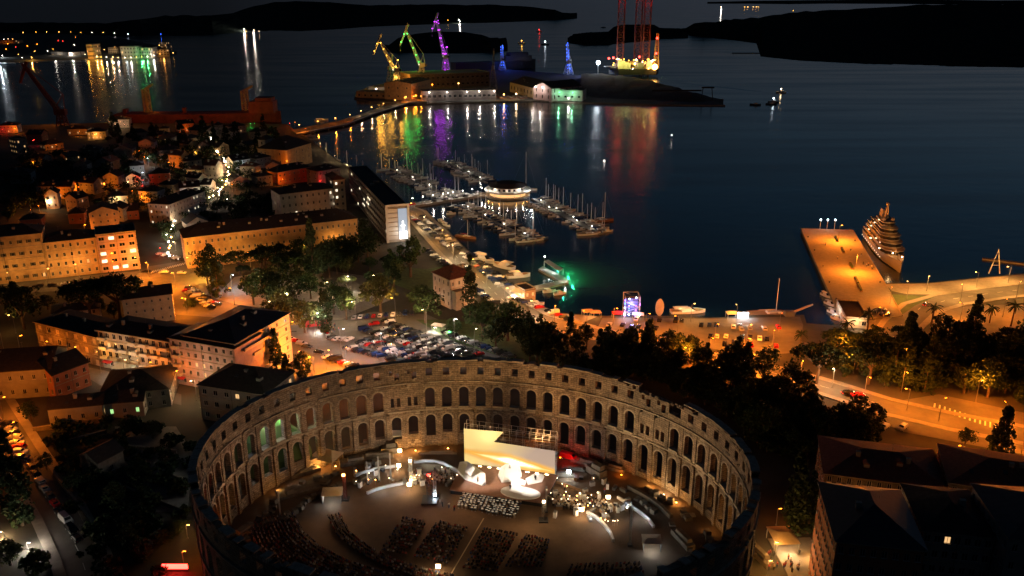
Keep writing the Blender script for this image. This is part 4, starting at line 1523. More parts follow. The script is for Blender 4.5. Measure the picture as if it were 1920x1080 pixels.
def tree(u, v, kind, wpx, label, m='foliage_dark', group=None, hk=1.0, world=None, name=None, wm=None):
    """a tree whose foot stands at picture spot (u, v) and whose crown is wpx pixels wide there"""
    p = Vector((*world, hgt(*world))) if world else W(u, v)
    w = wm or wpx * (p.y * CP - (p.z - CAMZ) * SP) / FPX
    s = w / TSIZE[kind][0]
    key = (kind, m, R.randrange(3))
    rz = R.uniform(0, 6.28)
    nm = name or {'umbrella': 'stone_pine', 'round': 'broadleaf_tree', 'cypress': 'cypress', 'conifer': 'conifer', 'ball': 'clipped_tree', 'shrub': 'shrub', 'palm': 'palm_tree'}[kind]
    sc3 = (s, s, s * hk)
    cat = 'shrub' if kind == 'shrub' else 'tree'
    if key not in TP:
        a, b = tree_proto(kind, hash(key[2] * 31 + len(kind)) % 1000 + len(m), m)
        TP[key] = (a, b)
    a, b = TP[key]
    t = thing(nm, label, cat, p, rz, group, sc3)
    ob('trunk', a, t)
    ob('crown', b, t)
    return t

# trees that can be told apart one by one: (u, v of the foot, kind, crown width in picture pixels, material, height factor, label)
TL = [
    (172, 612, 'umbrella', 98, 'foliage_dark', 1.15, 'left half of the broad double pine above the orange brick block'),
    (226, 604, 'umbrella', 96, 'foliage_dark', 1.2, 'right half of the broad double pine above the orange brick block'),
    (16, 600, 'umbrella', 74, 'foliage_dark', 1.1, 'round dark pine at the left edge under the yellow facade'),
    (46, 618, 'round', 70, 'foliage_dark', 1.2, 'dark tree between the left edge pine and the double pine'),
    (90, 580, 'round', 34, 'foliage_olive', .8, 'small olive tree on the lit verge under the yellow facade'),
    (288, 570, 'conifer', 34, 'foliage_dark', .8, 'small dark conifer right of the double pine by the plaza'),
    (312, 566, 'shrub', 22, 'foliage_dark', 1, 'lone dark shrub on the orange plaza'),
    (356, 576, 'shrub', 24, 'foliage_dark', 1, 'low spreading shrub in the middle of the orange plaza'),
    (398, 536, 'round', 56, 'foliage_dark', 1.25, 'tall dark round tree at the corner of the barracks'),
    (375, 480, 'round', 30, 'foliage', 1, 'slim tree against the left end of the barracks wall'),
    (404, 480, 'round', 34, 'foliage', 1, 'tree against the barracks wall, second from its left end'),
    (466, 476, 'round', 26, 'foliage', 1, 'tree against the barracks wall near its middle'),
    (510, 474, 'round', 34, 'foliage', 1, 'tree against the barracks wall right of its middle'),
    (620, 462, 'round', 34, 'foliage_dark', 1.2, 'tree before the right end of the barracks wall'),
    (410, 556, 'conifer', 48, 'foliage_dark', .9, 'dark conifer beside the yellow street lamp on the square'),
    (450, 515, 'umbrella', 66, 'foliage', .85, 'flat topped pine lit from beneath on the square, left one'),
    (500, 505, 'umbrella', 62, 'foliage', .85, 'flat topped pine lit from beneath on the square, middle one'),
    (545, 520, 'umbrella', 70, 'foliage', .85, 'flat topped pine lit from beneath on the square, right one'),
    (476, 572, 'round', 52, 'foliage', 1.1, 'thin stemmed tree over the pale paths of the square'),
    (512, 560, 'round', 46, 'foliage_dark', 1.1, 'dense tree right of the thin stemmed one on the square'),
    (560, 552, 'round', 50, 'foliage_olive', 1, 'olive brown tree above the pale square path'),
    (590, 540, 'conifer', 54, 'foliage_dark', 1.5, 'tallest dark conifer in the middle of the park'),
    (618, 520, 'round', 56, 'foliage_dark', 1.2, 'dark tree right of the tallest park conifer'),
    (658, 490, 'round', 42, 'foliage', 1.1, 'glittering tree at the right end of the barracks'),
    (690, 492, 'round', 52, 'foliage_dark', 1.4, 'dark tree between the barracks and the screen building'),
    (770, 520, 'round', 66, 'foliage', 1.1, 'wide tree in front of the bright screen by the road'),
    (732, 520, 'round', 46, 'foliage_dark', .9, 'low dark tree left of the wide roadside tree'),
    (530, 618, 'round', 64, 'foliage_olive', 1, 'olive tree behind the pale corner block'),
    (572, 624, 'round', 60, 'foliage_olive', .95, 'olive tree over the red market stall'),
    (611, 626, 'cypress', 26, 'foliage_dark', 1.2, 'dark cypress right of the red market stall'),
    (650, 600, 'round', 50, 'foliage', 1.2, 'green lit tree left of the yellow green one'),
    (626, 590, 'round', 52, 'foliage', 1.1, 'tree behind the stall cypress'),
    (714, 588, 'round', 66, 'foliage_olive', 1.1, 'bright yellow green round tree at the car park'),
    (798, 606, 'round', 70, 'foliage', 1, 'bushy tree left of the villa'),
    (850, 626, 'ball', 32, 'foliage', .8, 'round bush lit green below the villa'),
    (882, 600, 'cypress', 32, 'foliage_dark', 1.15, 'tall cypress against the villa wall'),
    (905, 632, 'round', 66, 'foliage', 1.05, 'leafy tree right of the villa cypress'),
    (952, 640, 'round', 72, 'foliage', 1.05, 'leafy tree in the clump right of the villa, middle one'),
    (996, 650, 'round', 62, 'foliage', 1, 'leafy tree ending the clump right of the villa'),
    (930, 656, 'round', 58, 'foliage_dark', 1, 'low tree in front of the clump beside the villa'),
    (520, 700, 'conifer', 46, 'foliage', 1.2, 'tall conifer at the corner block by the arena'),
    (538, 712, 'conifer', 36, 'foliage_dark', .9, 'small conifer beside the taller one at the corner block'),
    (569, 708, 'ball', 36, 'foliage_dark', 1.15, 'clipped oval tree between the street and the arena rim'),
    (43, 985, 'cypress', 52, 'foliage_dark', 1.1, 'large dark cypress on the steep street at lower left'),
    (20, 1060, 'round', 70, 'foliage_olive', .7, 'lit garden tree in the lower left corner'),
    (66, 1070, 'shrub', 60, 'foliage_olive', 1, 'lit shrub right of the lower left garden tree'),
    (1485, 1010, 'cypress', 42, 'foliage_dark', 1.4, 'tall dark cypress between the arena and the brick block'),
    (1514, 1000, 'cypress', 34, 'foliage_dark', 1.2, 'shorter dark cypress touching the brick block'),
    (1808, 838, 'round', 36, 'foliage_dark', 1, 'small round tree on the edge of the orange junction'),
    (1866, 888, 'conifer', 74, 'foliage_dark', 1.15, 'big spreading conifer against the orange junction'),
    (1712, 640, 'conifer', 20, 'foliage_dark', 1.2, 'pointed dark tree in front of the curving road'),
    (1640, 870, 'round', 54, 'foliage_dark', .7, 'low dark tree on the lawn below the parked cars'),
    (1702, 884, 'ball', 40, 'foliage_olive', .6, 'round hedge bush lit by the junction'),
    (1768, 886, 'ball', 48, 'foliage_olive', .7, 'ribbed round bush left of the big conifer'),
    (1250, 668, 'round', 46, 'foliage_dark', 1.1, 'dark tree with orange light glinting through, above the arena notch'),
    (1296, 680, 'round', 48, 'foliage_dark', 1.1, 'thin dark tree in front of the orange waterfront lot'),
    (1370, 706, 'round', 66, 'foliage_dark', 1.0, 'broad thin stemmed tree with the orange road behind it'),
    (1430, 716, 'round', 60, 'foliage_dark', 1.1, 'dark tree right of the thin stemmed one by the orange road'),
    (1480, 750, 'round', 70, 'foliage', 1.0, 'tree with pale lit leaves in the park'),
    (1530, 720, 'umbrella', 96, 'foliage_dark', 1.0, 'wide dark pine crown standing before the pier root'),
    (1628, 720, 'umbrella', 84, 'foliage_dark', 1.05, 'wide dark pine right of the pier root'),
    (1210, 690, 'conifer', 44, 'foliage_dark', 1.3, 'dark pointed conifer right of the car park'),
    (1136, 690, 'round', 56, 'foliage_dark', 1.2, 'dark tree at the lit road bend'),
    (1176, 680, 'round', 50, 'foliage_dark', 1.2, 'dark tree right of the road bend tree'),
]
for (u, v, k, w, m, hk, lab) in TL:
    tree(u, v, k, w, lab, m, hk=hk)
for i, (u, v, w) in enumerate(((1585, 640, 30), (1625, 628, 36), (1745, 612, 32), (1895, 612, 34), (1855, 606, 26), (1500, 655, 26))):
    tree(u, v, 'palm', w, 'palm tree on the waterfront, %s from the left' % ordn([1500, 1585, 1625, 1745, 1855, 1895].index(u)), 'foliage_dark', group='palms along the waterfront', hk=1.2)

BLOCK = []                        # world polygons trees keep out of
for q in ([(560, 690), (600, 600), (850, 590), (960, 640), (1000, 690), (900, 720)], [(1630, 765), (1760, 740), (1990, 790), (1990, 870), (1800, 850), (1690, 812)]):
    BLOCK.append([W(*p).to_2d() for p in q])

def grove(poly_px, n, kinds, wr, what, group, ms=('foliage_dark',), hk=(.9, 1.2), mind=4.2, avoid=None):
    P = [W(u, v).to_2d() for u, v in poly_px]
    x0, x1 = min(p.x for p in P), max(p.x for p in P)
    y0, y1 = min(p.y for p in P), max(p.y for p in P)
    got = []
    tries = 0
    while len(got) < n and tries < 6000:
        tries += 1
        x, y = R.uniform(x0, x1), R.uniform(y0, y1)
        if not inpoly(x, y, P) or in_arena(x, y, 7) or any(inpoly(x, y, b) for b in BLOCK):
            continue
        if any((x - a) ** 2 + (y - b) ** 2 < mind ** 2 for a, b in got):
            continue
        if avoid and any((x - a) ** 2 + (y - b) ** 2 < r * r for a, b, r in avoid):
            continue
        got.append((x, y))
    got.sort(key=lambda q: PX((q[0], q[1], 5))[0])
    for i, (x, y) in enumerate(got):
        tree(0, 0, R.choice(kinds), 0, what % ordn(i), R.choice(ms), group=group, hk=R.uniform(*hk), world=(x, y), wm=R.uniform(*wr))

grove([(1130, 700), (1300, 706), (1500, 742), (1640, 800), (1640, 850), (1560, 860), (1450, 840), (1330, 760), (1200, 712)], 42, ['round', 'round', 'ball', 'umbrella'], (7, 11), 'dark park tree beside the arena, %s from the left', 'dark park trees beside the arena', ('foliage_dark', 'foliage_dark', 'foliage'))
grove([(1560, 650), (1740, 640), (1990, 640), (1990, 760), (1800, 742), (1650, 738), (1560, 700)], 46, ['round', 'round', 'umbrella', 'conifer'], (8, 13), 'black silhouetted tree before the harbour road, %s from the left', 'black trees before the harbour road', hk=(.8, 1.15))
grove([(1000, 670), (1100, 690), (1220, 690), (1230, 720), (1120, 700), (980, 684)], 12, ['round', 'ball'], (6, 9), 'dark tree on the slope behind the arena rim, %s from the left', 'trees behind the arena rim')
grove([(560, 480), (680, 470), (740, 505), (720, 540), (640, 560), (560, 530)], 12, ['round', 'round', 'umbrella'], (7, 10), 'park tree behind the square, %s from the left', 'park trees behind the square', ('foliage_dark', 'foliage'))
grove([(1560, 850), (1660, 850), (1800, 880), (1920, 900), (1990, 920), (1990, 935), (1700, 900), (1560, 880)], 22, ['shrub', 'ball', 'shrub'], (3, 5.5), 'garden bush behind the brick block, %s from the left', 'garden bushes behind the brick block', ('foliage_dark', 'foliage_olive'), mind=3)
grove([(1700, 700), (1900, 700), (1990, 730), (1990, 780), (1800, 748), (1680, 740)], 14, ['shrub', 'ball', 'round'], (4, 7), 'small orange lit tree above the junction, %s from the left', 'small trees above the junction', ('foliage_olive', 'foliage'))
HOUSES_XY = [(W((a[0] + a[2]) / 2, (a[1] + a[3]) / 2)) for a in HS]

def wood(poly_px, n, label, wr=(6, 11), m='foliage_dark', mind=5.0, keep=7.5, hk=.7, seed=1, lamps=()):
    """a mass of trees nobody could count: one object"""
    rr = random.Random(seed)
    P = [W(u, v).to_2d() for u, v in poly_px]
    x0, x1 = min(p.x for p in P), max(p.x for p in P)
    y0, y1 = min(p.y for p in P), max(p.y for p in P)
    mb = MB()
    got = []
    t_ = 0
    while len(got) < n and t_ < 9000:
        t_ += 1
        x, y = rr.uniform(x0, x1), rr.uniform(y0, y1)
        if not inpoly(x, y, P) or in_arena(x, y, 8) or any(inpoly(x, y, b) for b in BLOCK):
            continue
        if any((x - a) ** 2 + (y - b) ** 2 < mind ** 2 for a, b in got) or any((x - p.x) ** 2 + (y - p.y - 5) ** 2 < keep ** 2 for p in HOUSES_XY):
            continue
        got.append((x, y))
        w = rr.uniform(*wr)
        z = hgt(x, y)
        cl = []
        for _ in range(13):
            t, q = rr.uniform(0, 6.28), rr.uniform(.1, 1)
            cl.append((x + cos(t) * q * w * .42, y + sin(t) * q * w * .42, z + w * hk * (.5 + .4 * rr.uniform(-.6, 1) * (1.1 - q)), w * rr.uniform(.09, .2)))
        leafcloud(mb, cl, m, rr, 20, .5)
        mb.tube((x, y, z - .3), (x, y, z + w * hk * .5), w * .03, w * .02, 'bark', 4)
    o = ob('wood', mb.mesh('wood'))
    o['kind'] = 'stuff'
    o['label'] = label
    return o

wood([(0, 300), (200, 290), (330, 270), (460, 280), (500, 330), (520, 400), (420, 400), (300, 410), (230, 400), (150, 390), (60, 400), (0, 420)], 210, 'dark wood covering the castle hill of the old town', (8, 14), seed=2, mind=6)
wood([(1090, 690), (1200, 700), (1330, 735), (1520, 770), (1640, 815), (1640, 862), (1540, 866), (1440, 850), (1330, 762), (1200, 712), (1100, 705)], 95, 'dark undergrowth and small trees on the slope right of the arena', (5, 9), seed=3, mind=4)
wood([(1560, 650), (1990, 640), (1990, 755), (1850, 742), (1650, 730), (1560, 700)], 100, 'dark undergrowth below the trees before the harbour road', (5, 9), seed=4, mind=4)
wood([(100, 800), (300, 795), (365, 830), (365, 1040), (300, 1120), (200, 1100), (120, 950)], 48, 'dark garden growth between the steep street and the arena', (4, 8), seed=5, mind=4, hk=.55)
wood([(440, 380), (520, 370), (525, 425), (400, 440), (300, 470), (285, 440)], 34, 'dark wood on the slope above the barracks', (8, 12), seed=6, mind=5)
grove([(180, 255), (330, 250), (480, 245), (540, 260), (500, 290), (330, 280), (200, 280)], 24, ['round', 'cypress'], (6, 10), 'tree between the upper town roofs, %s from the left', 'trees between the upper town roofs', hk=(.6, 1), mind=7)
grove([(120, 800), (300, 800), (350, 830), (350, 1000), (250, 1075), (160, 1000), (70, 880)], 26, ['shrub', 'round', 'ball'], (3.5, 7), 'dim garden tree left of the arena, %s from the left', 'dim garden trees left of the arena', mind=5, hk=(.6, 1))

grove([(440, 560), (560, 500), (700, 500), (760, 530), (700, 575), (620, 600), (560, 610), (500, 590)], 27, ['round', 'round', 'umbrella'], (7, 11), 'tree on the pale square, %s from the left', 'trees on the pale square', ('foliage_dark', 'foliage', 'foliage_olive'), mind=6)
grove([(180, 575), (260, 560), (330, 560), (330, 590), (250, 600), (120, 600)], 7, ['round'], (6, 9), 'dark tree behind the orange brick block, %s from the left', 'trees behind the brick block', mind=5)
grove([(370, 520), (480, 495), (600, 480), (690, 478), (700, 496), (600, 505), (500, 520), (400, 540)], 14, ['umbrella', 'round'], (8, 12), 'tree in the row before the barracks, %s from the left', 'trees before the barracks', ('foliage_dark', 'foliage'), mind=6)
grove([(880, 610), (1020, 640), (1070, 670), (1000, 676), (900, 645)], 16, ['round'], (7, 11), 'tree in the clump between villa and arena, %s from the left', 'trees between villa and arena', ('foliage_dark', 'foliage'), mind=5)
grove([(1060, 640), (1180, 660), (1320, 690), (1440, 712), (1420, 730), (1280, 706), (1150, 690), (1060, 670)], 16, ['round', 'round', 'conifer'], (7, 11), 'dark tree along the park road, %s from the left', 'trees along the park road', mind=6)
for i, (u, v) in enumerate(((-10, 700), (60, 790), (250, 745))):
    tree(u, v, 'round', 40, ['dark tree at the left edge above the barn roofs', 'dark tree at the top of the steep street', 'dark tree beside the wide barn roof'][i])
# ================================================================== STREET LAMPS
def lamp_meshes(h, arm, col):
    p = MB().tube((0, 0, 0), (0, 0, h), .11, .07, 'steel', 6).cbox(0, 0, 0, .35, .35, .35, 'steel')
    a = MB().tube((0, 0, h - .1), (arm, 0, h + .25), .05, .04, 'steel', 5)
    hd_ = MB().cbox(arm + .25, 0, h + .2, .8, .3, .14, 'steel').cbox(arm + .25, 0, h + .06, .62, .24, .13, 'bulb_' + col)
    return p.mesh('pole'), a.mesh('arm'), hd_.mesh('lamp_head')

LMM = {}
LAMPS = []

def lamp(u, v, col='orange', power=4000, h=8.0, label=None, group=None, rz=0.0, arm=1.2, world=None, big=1.0, name='street_lamp'):
    p = W(u, v) if world is None else Vector((*world, hgt(*world)))
    key = (h, arm, col)
    if key not in LMM:
        LMM[key] = lamp_meshes(h, arm, col)
    a, b, c = LMM[key]
    t = thing(name, label, 'street lamp', p, rz, group)
    ob('pole', a, t)
    ob('arm', b, t)
    hd2 = ob('lamp_head', c, t)
    if power:
        light(t, (arm + .25, 0, h - .35), col, power, .14)
    return t

LL = {
    'plaza': ('lamp on the orange plaza, %s from the left', [(280, 520, 'orange', 18200), (330, 540, 'orange', 23400), (388, 528, 'yellow', 18200), (440, 572, 'orange', 15600), (352, 590, 'orange', 18200), (505, 600, 'warm', 13000), (546, 640, 'orange', 5000), (560, 700, 'orange', 20800), (590, 706, 'orange', 13000), (612, 694, 'orange', 18000), (650, 692, 'orange', 16000), (548, 668, 'orange', 4500)]),
    'yellow facades': ('lamp in front of the yellow facades, %s from the left', [(20, 540, 'amber', 2384), (90, 534, 'amber', 2384), (150, 526, 'amber', 2384), (214, 518, 'orange', 2384), (262, 512, 'amber', 2681), (30, 625, 'amber', 1042), (8, 660, 'orange', 893)]),
    'barracks': ('lamp along the barracks, %s from the left', [(360, 512, 'amber', 2142), (420, 505, 'amber', 1665), (470, 500, 'amber', 1785), (520, 495, 'amber', 1546), (570, 488, 'amber', 1428), (632, 478, 'amber', 1904), (660, 486, 'amber', 1071), (706, 470, 'amber', 1190)]),
    'apartment row': ('lamp in front of the apartment row, %s from the left', [(90, 676, 'orange', 1650), (140, 690, 'orange', 1650), (190, 700, 'amber', 1350), (236, 712, 'warm', 1200), (280, 720, 'orange', 1500), (330, 738, 'orange', 1500), (370, 752, 'warm', 3500), (40, 668, 'orange', 1650)]),
    'square': ('white lamp among the trees of the square, %s from the left', [(436, 545, 'cool', 3150), (500, 545, 'warm', 3780), (560, 540, 'warm', 3780), (610, 560, 'warm', 3780), (660, 548, 'white', 3150), (700, 545, 'warm', 3150), (545, 580, 'white', 4410)]),
    'car park': ('tall white lamp at the car park, %s from the left', [(592, 632, 'white', 3600), (640, 662, 'white', 5400), (668, 606, 'warm', 4800), (742, 600, 'amber', 4500), (716, 668, 'cool', 4800), (800, 622, 'warm', 4500), (852, 640, 'white', 2700), (890, 664, 'white', 2100), (610, 612, 'white', 3300)]),
    'harbour road': ('lamp along the harbour road, %s from the left', [(692, 372, 'warm', 7350), (776, 404, 'amber', 7350), (800, 432, 'warm', 7980), (826, 458, 'amber', 8400), (850, 486, 'warm', 8820), (884, 516, 'amber', 8820), (912, 540, 'warm', 9450), (946, 572, 'amber', 9450), (990, 596, 'warm', 9450), (1040, 604, 'orange', 10500), (1100, 616, 'orange', 11550)]),
    'waterfront lot': ('lamp on the waterfront car park, %s from the left', [(1150, 610, 'orange', 9702), (1210, 622, 'orange', 10781), (1270, 626, 'orange', 10781), (1340, 640, 'orange', 11858), (1400, 645, 'orange', 11858), (1460, 622, 'orange', 11858), (1448, 652, 'orange', 10781), (1295, 603, 'amber', 6468), (1380, 606, 'amber', 6468)]),
    'park road': ('lamp on the park road behind the trees, %s from the left', [(1290, 690, 'orange', 16200), (1350, 690, 'orange', 17550), (1410, 700, 'orange', 17550), (1500, 712, 'orange', 12150), (1560, 728, 'warm', 8100), (1620, 745, 'orange', 9450), (1570, 668, 'orange', 14850), (1600, 700, 'orange', 13500), (1690, 690, 'orange', 10800), (1330, 668, 'orange', 13500)]),
    'pier': ('tall lamp standing on the orange pier, %s from the far end', [(1571, 455, 'orange', 57200), (1603, 512, 'orange', 52800)]),
    'promenade': ('lamp along the right promenade, %s from the left', [(1668, 572, 'orange', 11858), (1700, 560, 'amber', 8470), (1737, 546, 'amber', 11858), (1800, 566, 'amber', 10164), (1830, 540, 'amber', 13552), (1890, 530, 'amber', 13552), (1905, 560, 'amber', 11011), (1800, 602, 'orange', 15245), (1880, 594, 'orange', 15245), (1640, 610, 'orange', 8470)]),
    'junction': ('lamp at the orange junction, %s from the left', [(1700, 770, 'orange', 9945), (1760, 790, 'orange', 12155), (1829, 755, 'orange', 15470), (1880, 800, 'orange', 16575), (1800, 882, 'orange', 5525), (1915, 850, 'orange', 15470), (1690, 735, 'orange', 5525)]),
    'steep street': ('lamp on the steep street at lower left, %s from the top', [(8, 790, 'orange', 6400), (28, 840, 'orange', 7200)]),
    'old town': ('lamp in the old town lanes, %s from the left', [(5, 252, 'red', 1440), (30, 250, 'orange', 2000), (64, 274, 'red', 1760), (108, 284, 'orange', 1760), (150, 256, 'orange', 2000), (178, 262, 'amber', 2000), (216, 242, 'warm', 2080), (234, 242, 'warm', 2080), (262, 296, 'orange', 2560), (270, 308, 'orange', 2720), (279, 310, 'cool', 2080), (267, 338, 'cool', 2080), (272, 352, 'red', 1200), (250, 372, 'orange', 2080), (220, 388, 'warm', 1760), (60, 410, 'orange', 3360), (76, 402, 'orange', 2080), (92, 392, 'warm', 1600), (222, 410, 'orange', 2880), (226, 440, 'orange', 2000), (160, 438, 'orange', 2000), (338, 246, 'warm', 2080), (350, 250, 'orange', 1760), (327, 270, 'orange', 1200), (370, 300, 'orange', 1440), (366, 298, 'amber', 1200), (432, 246, 'white', 1440), (446, 248, 'white', 1440), (470, 240, 'green', 1200), (478, 240, 'green', 1440), (396, 282, 'warm', 2400), (402, 290, 'warm', 2400), (412, 300, 'warm', 2080), (424, 318, 'warm', 2560), (428, 334, 'warm', 2560), (420, 352, 'warm', 2720), (412, 366, 'warm', 2400), (436, 360, 'orange', 2080), (400, 372, 'white', 2080), (372, 386, 'white', 3040), (352, 402, 'white', 3040), (332, 418, 'white', 2560), (430, 388, 'white', 1440), (325, 440, 'white', 1760), (316, 456, 'white', 2080), (330, 470, 'warm', 2080), (300, 482, 'red', 1200), (456, 320, 'cool', 800), (531, 308, 'yellow', 3360), (538, 314, 'orange', 2080), (600, 352, 'red', 960), (530, 350, 'orange', 1440), (646, 414, 'warm', 2800), (636, 410, 'warm', 2400), (560, 418, 'warm', 1200), (300, 282, 'amber', 1500), (320, 318, 'orange', 1500), (196, 358, 'orange', 1600), (112, 378, 'orange', 1500), (240, 356, 'warm', 1300), (150, 366, 'orange', 1200), (448, 290, 'amber', 1500), (490, 286, 'amber', 1400), (345, 340, 'warm', 1300), (300, 258, 'amber', 1300), (270, 384, 'orange', 1600), (62, 318, 'orange', 1200), (498, 338, 'orange', 1400), (204, 418, 'orange', 1700)]),
    'garden': ('garden lamp, %s from the left', [(846, 630, 'green', 500), (818, 622, 'white', 1800), (52, 1030, 'white', 2600), (10, 1010, 'warm', 2000)]),
    'pier root': ('lamp near the root of the long causeway, %s from the left', [(545, 240, 'red', 1500), (553, 238, 'orange', 3500), (575, 250, 'orange', 3000), (600, 280, 'warm', 1800), (628, 304, 'warm', 2200), (650, 322, 'warm', 2200), (612, 290, 'warm', 2200)]),
}
for g, (fmt, L) in LL.items():
    key = (lambda q: q[0]) if 'from the left' in fmt else (lambda q: q[1])
    for i, (u, v, c, p) in enumerate(sorted(L, key=key)):
        hh = 8.0
        arm = 1.2
        if g in ('pier', 'car park'):
            hh = 10.0
        if g in ('old town', 'garden', 'pier root'):
            hh, arm = 5.0, .5
        if g == 'garden':
            hh = 2.0
        lamp(u, v, c, p, hh, fmt % ordn(i), 'lamps, ' + g, R.uniform(0, 6.28), arm)

# ================================================================== CARS
def car_mesh(kind, colour):
    m = 'car_' + colour.replace(' ', '_')
    L, Wd, H = {'hatch': (4.0, 1.75, 1.48), 'sedan': (4.5, 1.8, 1.44), 'suv': (4.6, 1.9, 1.7), 'van': (5.2, 2.0, 2.2)}[kind]
    prof = {'hatch': [(-.5, .3), (-.5, .62), (-.44, .68), (-.36, 1.0), (.12, 1.0), (.26, .68), (.46, .56), (.5, .42), (.5, .28)],
            'sedan': [(-.5, .3), (-.5, .66), (-.34, .68), (-.22, .98), (.1, 1.0), (.25, .68), (.46, .58), (.5, .42), (.5, .28)],
            'suv': [(-.5, .3), (-.5, .62), (-.47, .66), (-.42, 1.0), (.12, 1.0), (.24, .68), (.46, .6), (.5, .42), (.5, .28)],
            'van': [(-.5, .25), (-.5, .6), (-.49, .66), (-.48, 1.0), (.22, 1.0), (.36, .62), (.47, .5), (.5, .36), (.5, .22)]}[kind]
    b = MB()
    rings = []
    for w, k in ((-.5, .82), (-.42, 1), (.42, 1), (.5, .82)):
        rings.append((w, k))
    P = []
    for s in (-1, 1):
        P.append([(x * L, s * Wd * (.5 if z < .7 else .40), .16 + z * (H - .16)) for x, z in prof])
    n = len(prof)
    vs = P[0] + P[1]
    fs = [(i, (i + 1) % n, (i + 1) % n + n, i + n) for i in range(n)]
    fs += [tuple(range(n - 1, -1, -1)), tuple(range(n, 2 * n))]
    b.add(vs, fs, m)
    g = MB()
    x0, x1 = prof[2][0] * L, prof[3][0] * L
    x2, x3 = prof[4][0] * L, prof[5][0] * L
    zb, zt = .16 + .70 * (H - .16), .16 + .97 * (H - .16)
    e = .012
    wb, wt = Wd * .40 + e + .03, Wd * .40 + e
    for s in (-1, 1):
        q = [(x0 + .12, s * wb, zb), (x3 - .12, s * wb, zb), (x2 - .02, s * wt, zt), (x1 + .05, s * wt, zt)]
        g.add(q, [(0, 1, 2, 3) if s < 0 else (3, 2, 1, 0)], 'glass_dark')
    g.add([(x3 + .0, -wt * .92, zb + .02), (x3 + .0, wt * .92, zb + .02), (x2 + .05, wt * .9, zt), (x2 + .05, -wt * .9, zt)], [(0, 1, 2, 3)], 'glass_dark')
    g.add([(x0 - .03, wt * .9, zb + .02), (x0 - .03, -wt * .9, zb + .02), (x1 - .04, -wt * .88, zt), (x1 - .04, wt * .88, zt)], [(0, 1, 2, 3)], 'glass_dark')
    wh = MB().tube((0, -.1, 0), (0, .1, 0), .32, .32, 'tyre', 10).tube((0, -.11, 0), (0, .11, 0), .18, .18, 'steel_light', 8)
    hl = MB().cbox(0, 0, 0, .08, .3, .14, 'steel_light')
    return b.mesh('parked_car'), g.mesh('cabin_glass'), wh.mesh('wheel'), (L, Wd, H)

CM = {}
WHEELM = MB().tube((0, -.1, 0), (0, .1, 0), .32, .32, 'tyre', 10).tube((0, -.11, 0), (0, .11, 0), .18, .18, 'steel_light', 8).mesh('wheel')
HLM = MB().cbox(0, 0, 0, .1, .3, .14, 'frame_white').mesh('headlight')
TLM = MB().cbox(0, 0, 0, .1, .26, .18, 'canvas_red').mesh('tail_light')
CW = ['white'] * 5 + ['silver'] * 4 + ['black'] * 8 + ['dark grey'] * 8 + ['navy'] * 3 + ['red'] * 2 + ['light grey'] * 2
NCAR = [0]

def car(x, y, h, label, group, colour=None, kind=None, full=True, z=None, name='parked_car', lights_on=False):
    colour = colour or R.choice(CW)
    kind = kind or R.choice(['hatch', 'hatch', 'hatch', 'sedan', 'sedan', 'suv', 'suv', 'van'] if R.random() < .3 else ['hatch', 'sedan', 'suv'])
    key = (kind, colour)
    if key not in CM:
        CM[key] = car_mesh(kind, colour)
    b, g, w, (L, Wd, H) = CM[key]
    if '{c}' in label:
        label = label.replace('{c}', {'hatch': colour + ' hatchback', 'sedan': colour + ' saloon', 'suv': colour + ' SUV', 'van': colour + ' van'}[kind])
    o = thing(name, label, 'car', (x, y, (hgt(x, y) if z is None else z) + .14), h, group, None, b)
    NCAR[0] += 1
    if full:
        ob('cabin_glass', g, o)
        for sx in (-.31, .31):
            for sy in (-.44, .44):
                ob('wheel', WHEELM, o, (sx * L, sy * Wd, .3))
        for sy in (-.32, .32):
            ob('headlight', HLM, o, (L * .49, sy * Wd, .6))
            ob('tail_light', TLM, o, (-L * .49, sy * Wd, .72))
    else:
        ob('cabin_glass', g, o)
    return o

def car_row(a, b, what, group, gap=2.55, turn=pi / 2, full=True, miss=.06, jitter=.12, cols=None, skipf=None):
    A, B = W(*a), W(*b)
    P = along([(A.x, A.y), (B.x, B.y)], gap)
    i = 0
    for x, y, h in P:
        if R.random() < miss or in_arena(x, y, 3):
            continue
        if skipf and skipf(x, y):
            continue
        f = R.choice((0, 0, pi))
        car(x + R.uniform(-jitter, jitter), y + R.uniform(-jitter, jitter) * 2, h + turn + f + R.uniform(-.03, .03), '{c} in ' + what + ', %s from left' % ordn(i), group, full=full, colour=(cols[i] if cols and i < len(cols) else None))
        i += 1

CP_ = 'cars in the car park behind the arena'
car_row((683, 620), (846, 673), 'the front row of the long double row', CP_, turn=1.15)
car_row((702, 611), (884, 672), 'the back row of the long double row', CP_, turn=1.15)
car_row((652, 655), (786, 689), 'the front row of the second double row', CP_, turn=1.15)
car_row((668, 643), (808, 683), 'the back row of the second double row', CP_, turn=1.15)
car_row((724, 604), (900, 668), 'the third row of the long band', CP_, turn=1.15)
car_row((692, 640), (826, 682), 'the third row of the second band', CP_, turn=1.15)
car_row((836, 626), (966, 674), 'the single row along the lawn', CP_, turn=1.25)
car_row((614, 672), (664, 690), 'the short row nearest the arena rim', CP_, turn=1.15)
car_row((622, 637), (664, 640), 'the short row by the tall lamp', CP_, turn=1.2)
car_row((524, 628), (604, 666), 'the row along the orange street', 'cars along the orange street', gap=4.6, turn=.5)
car_row((664, 598), (776, 590), 'the row under the yellow green tree', CP_, turn=1.4, gap=2.8)
car_row((610, 618), (616, 638), 'the row by the market stall', CP_, gap=5.5, turn=0)
car_row((356, 543), (408, 574), 'the slanting row on the orange plaza', 'cars on the orange plaza', turn=1.0, gap=2.6)
car_row((350, 548), (402, 582), 'the lower slanting row on the orange plaza', 'cars on the orange plaza', turn=1.0, gap=2.6)
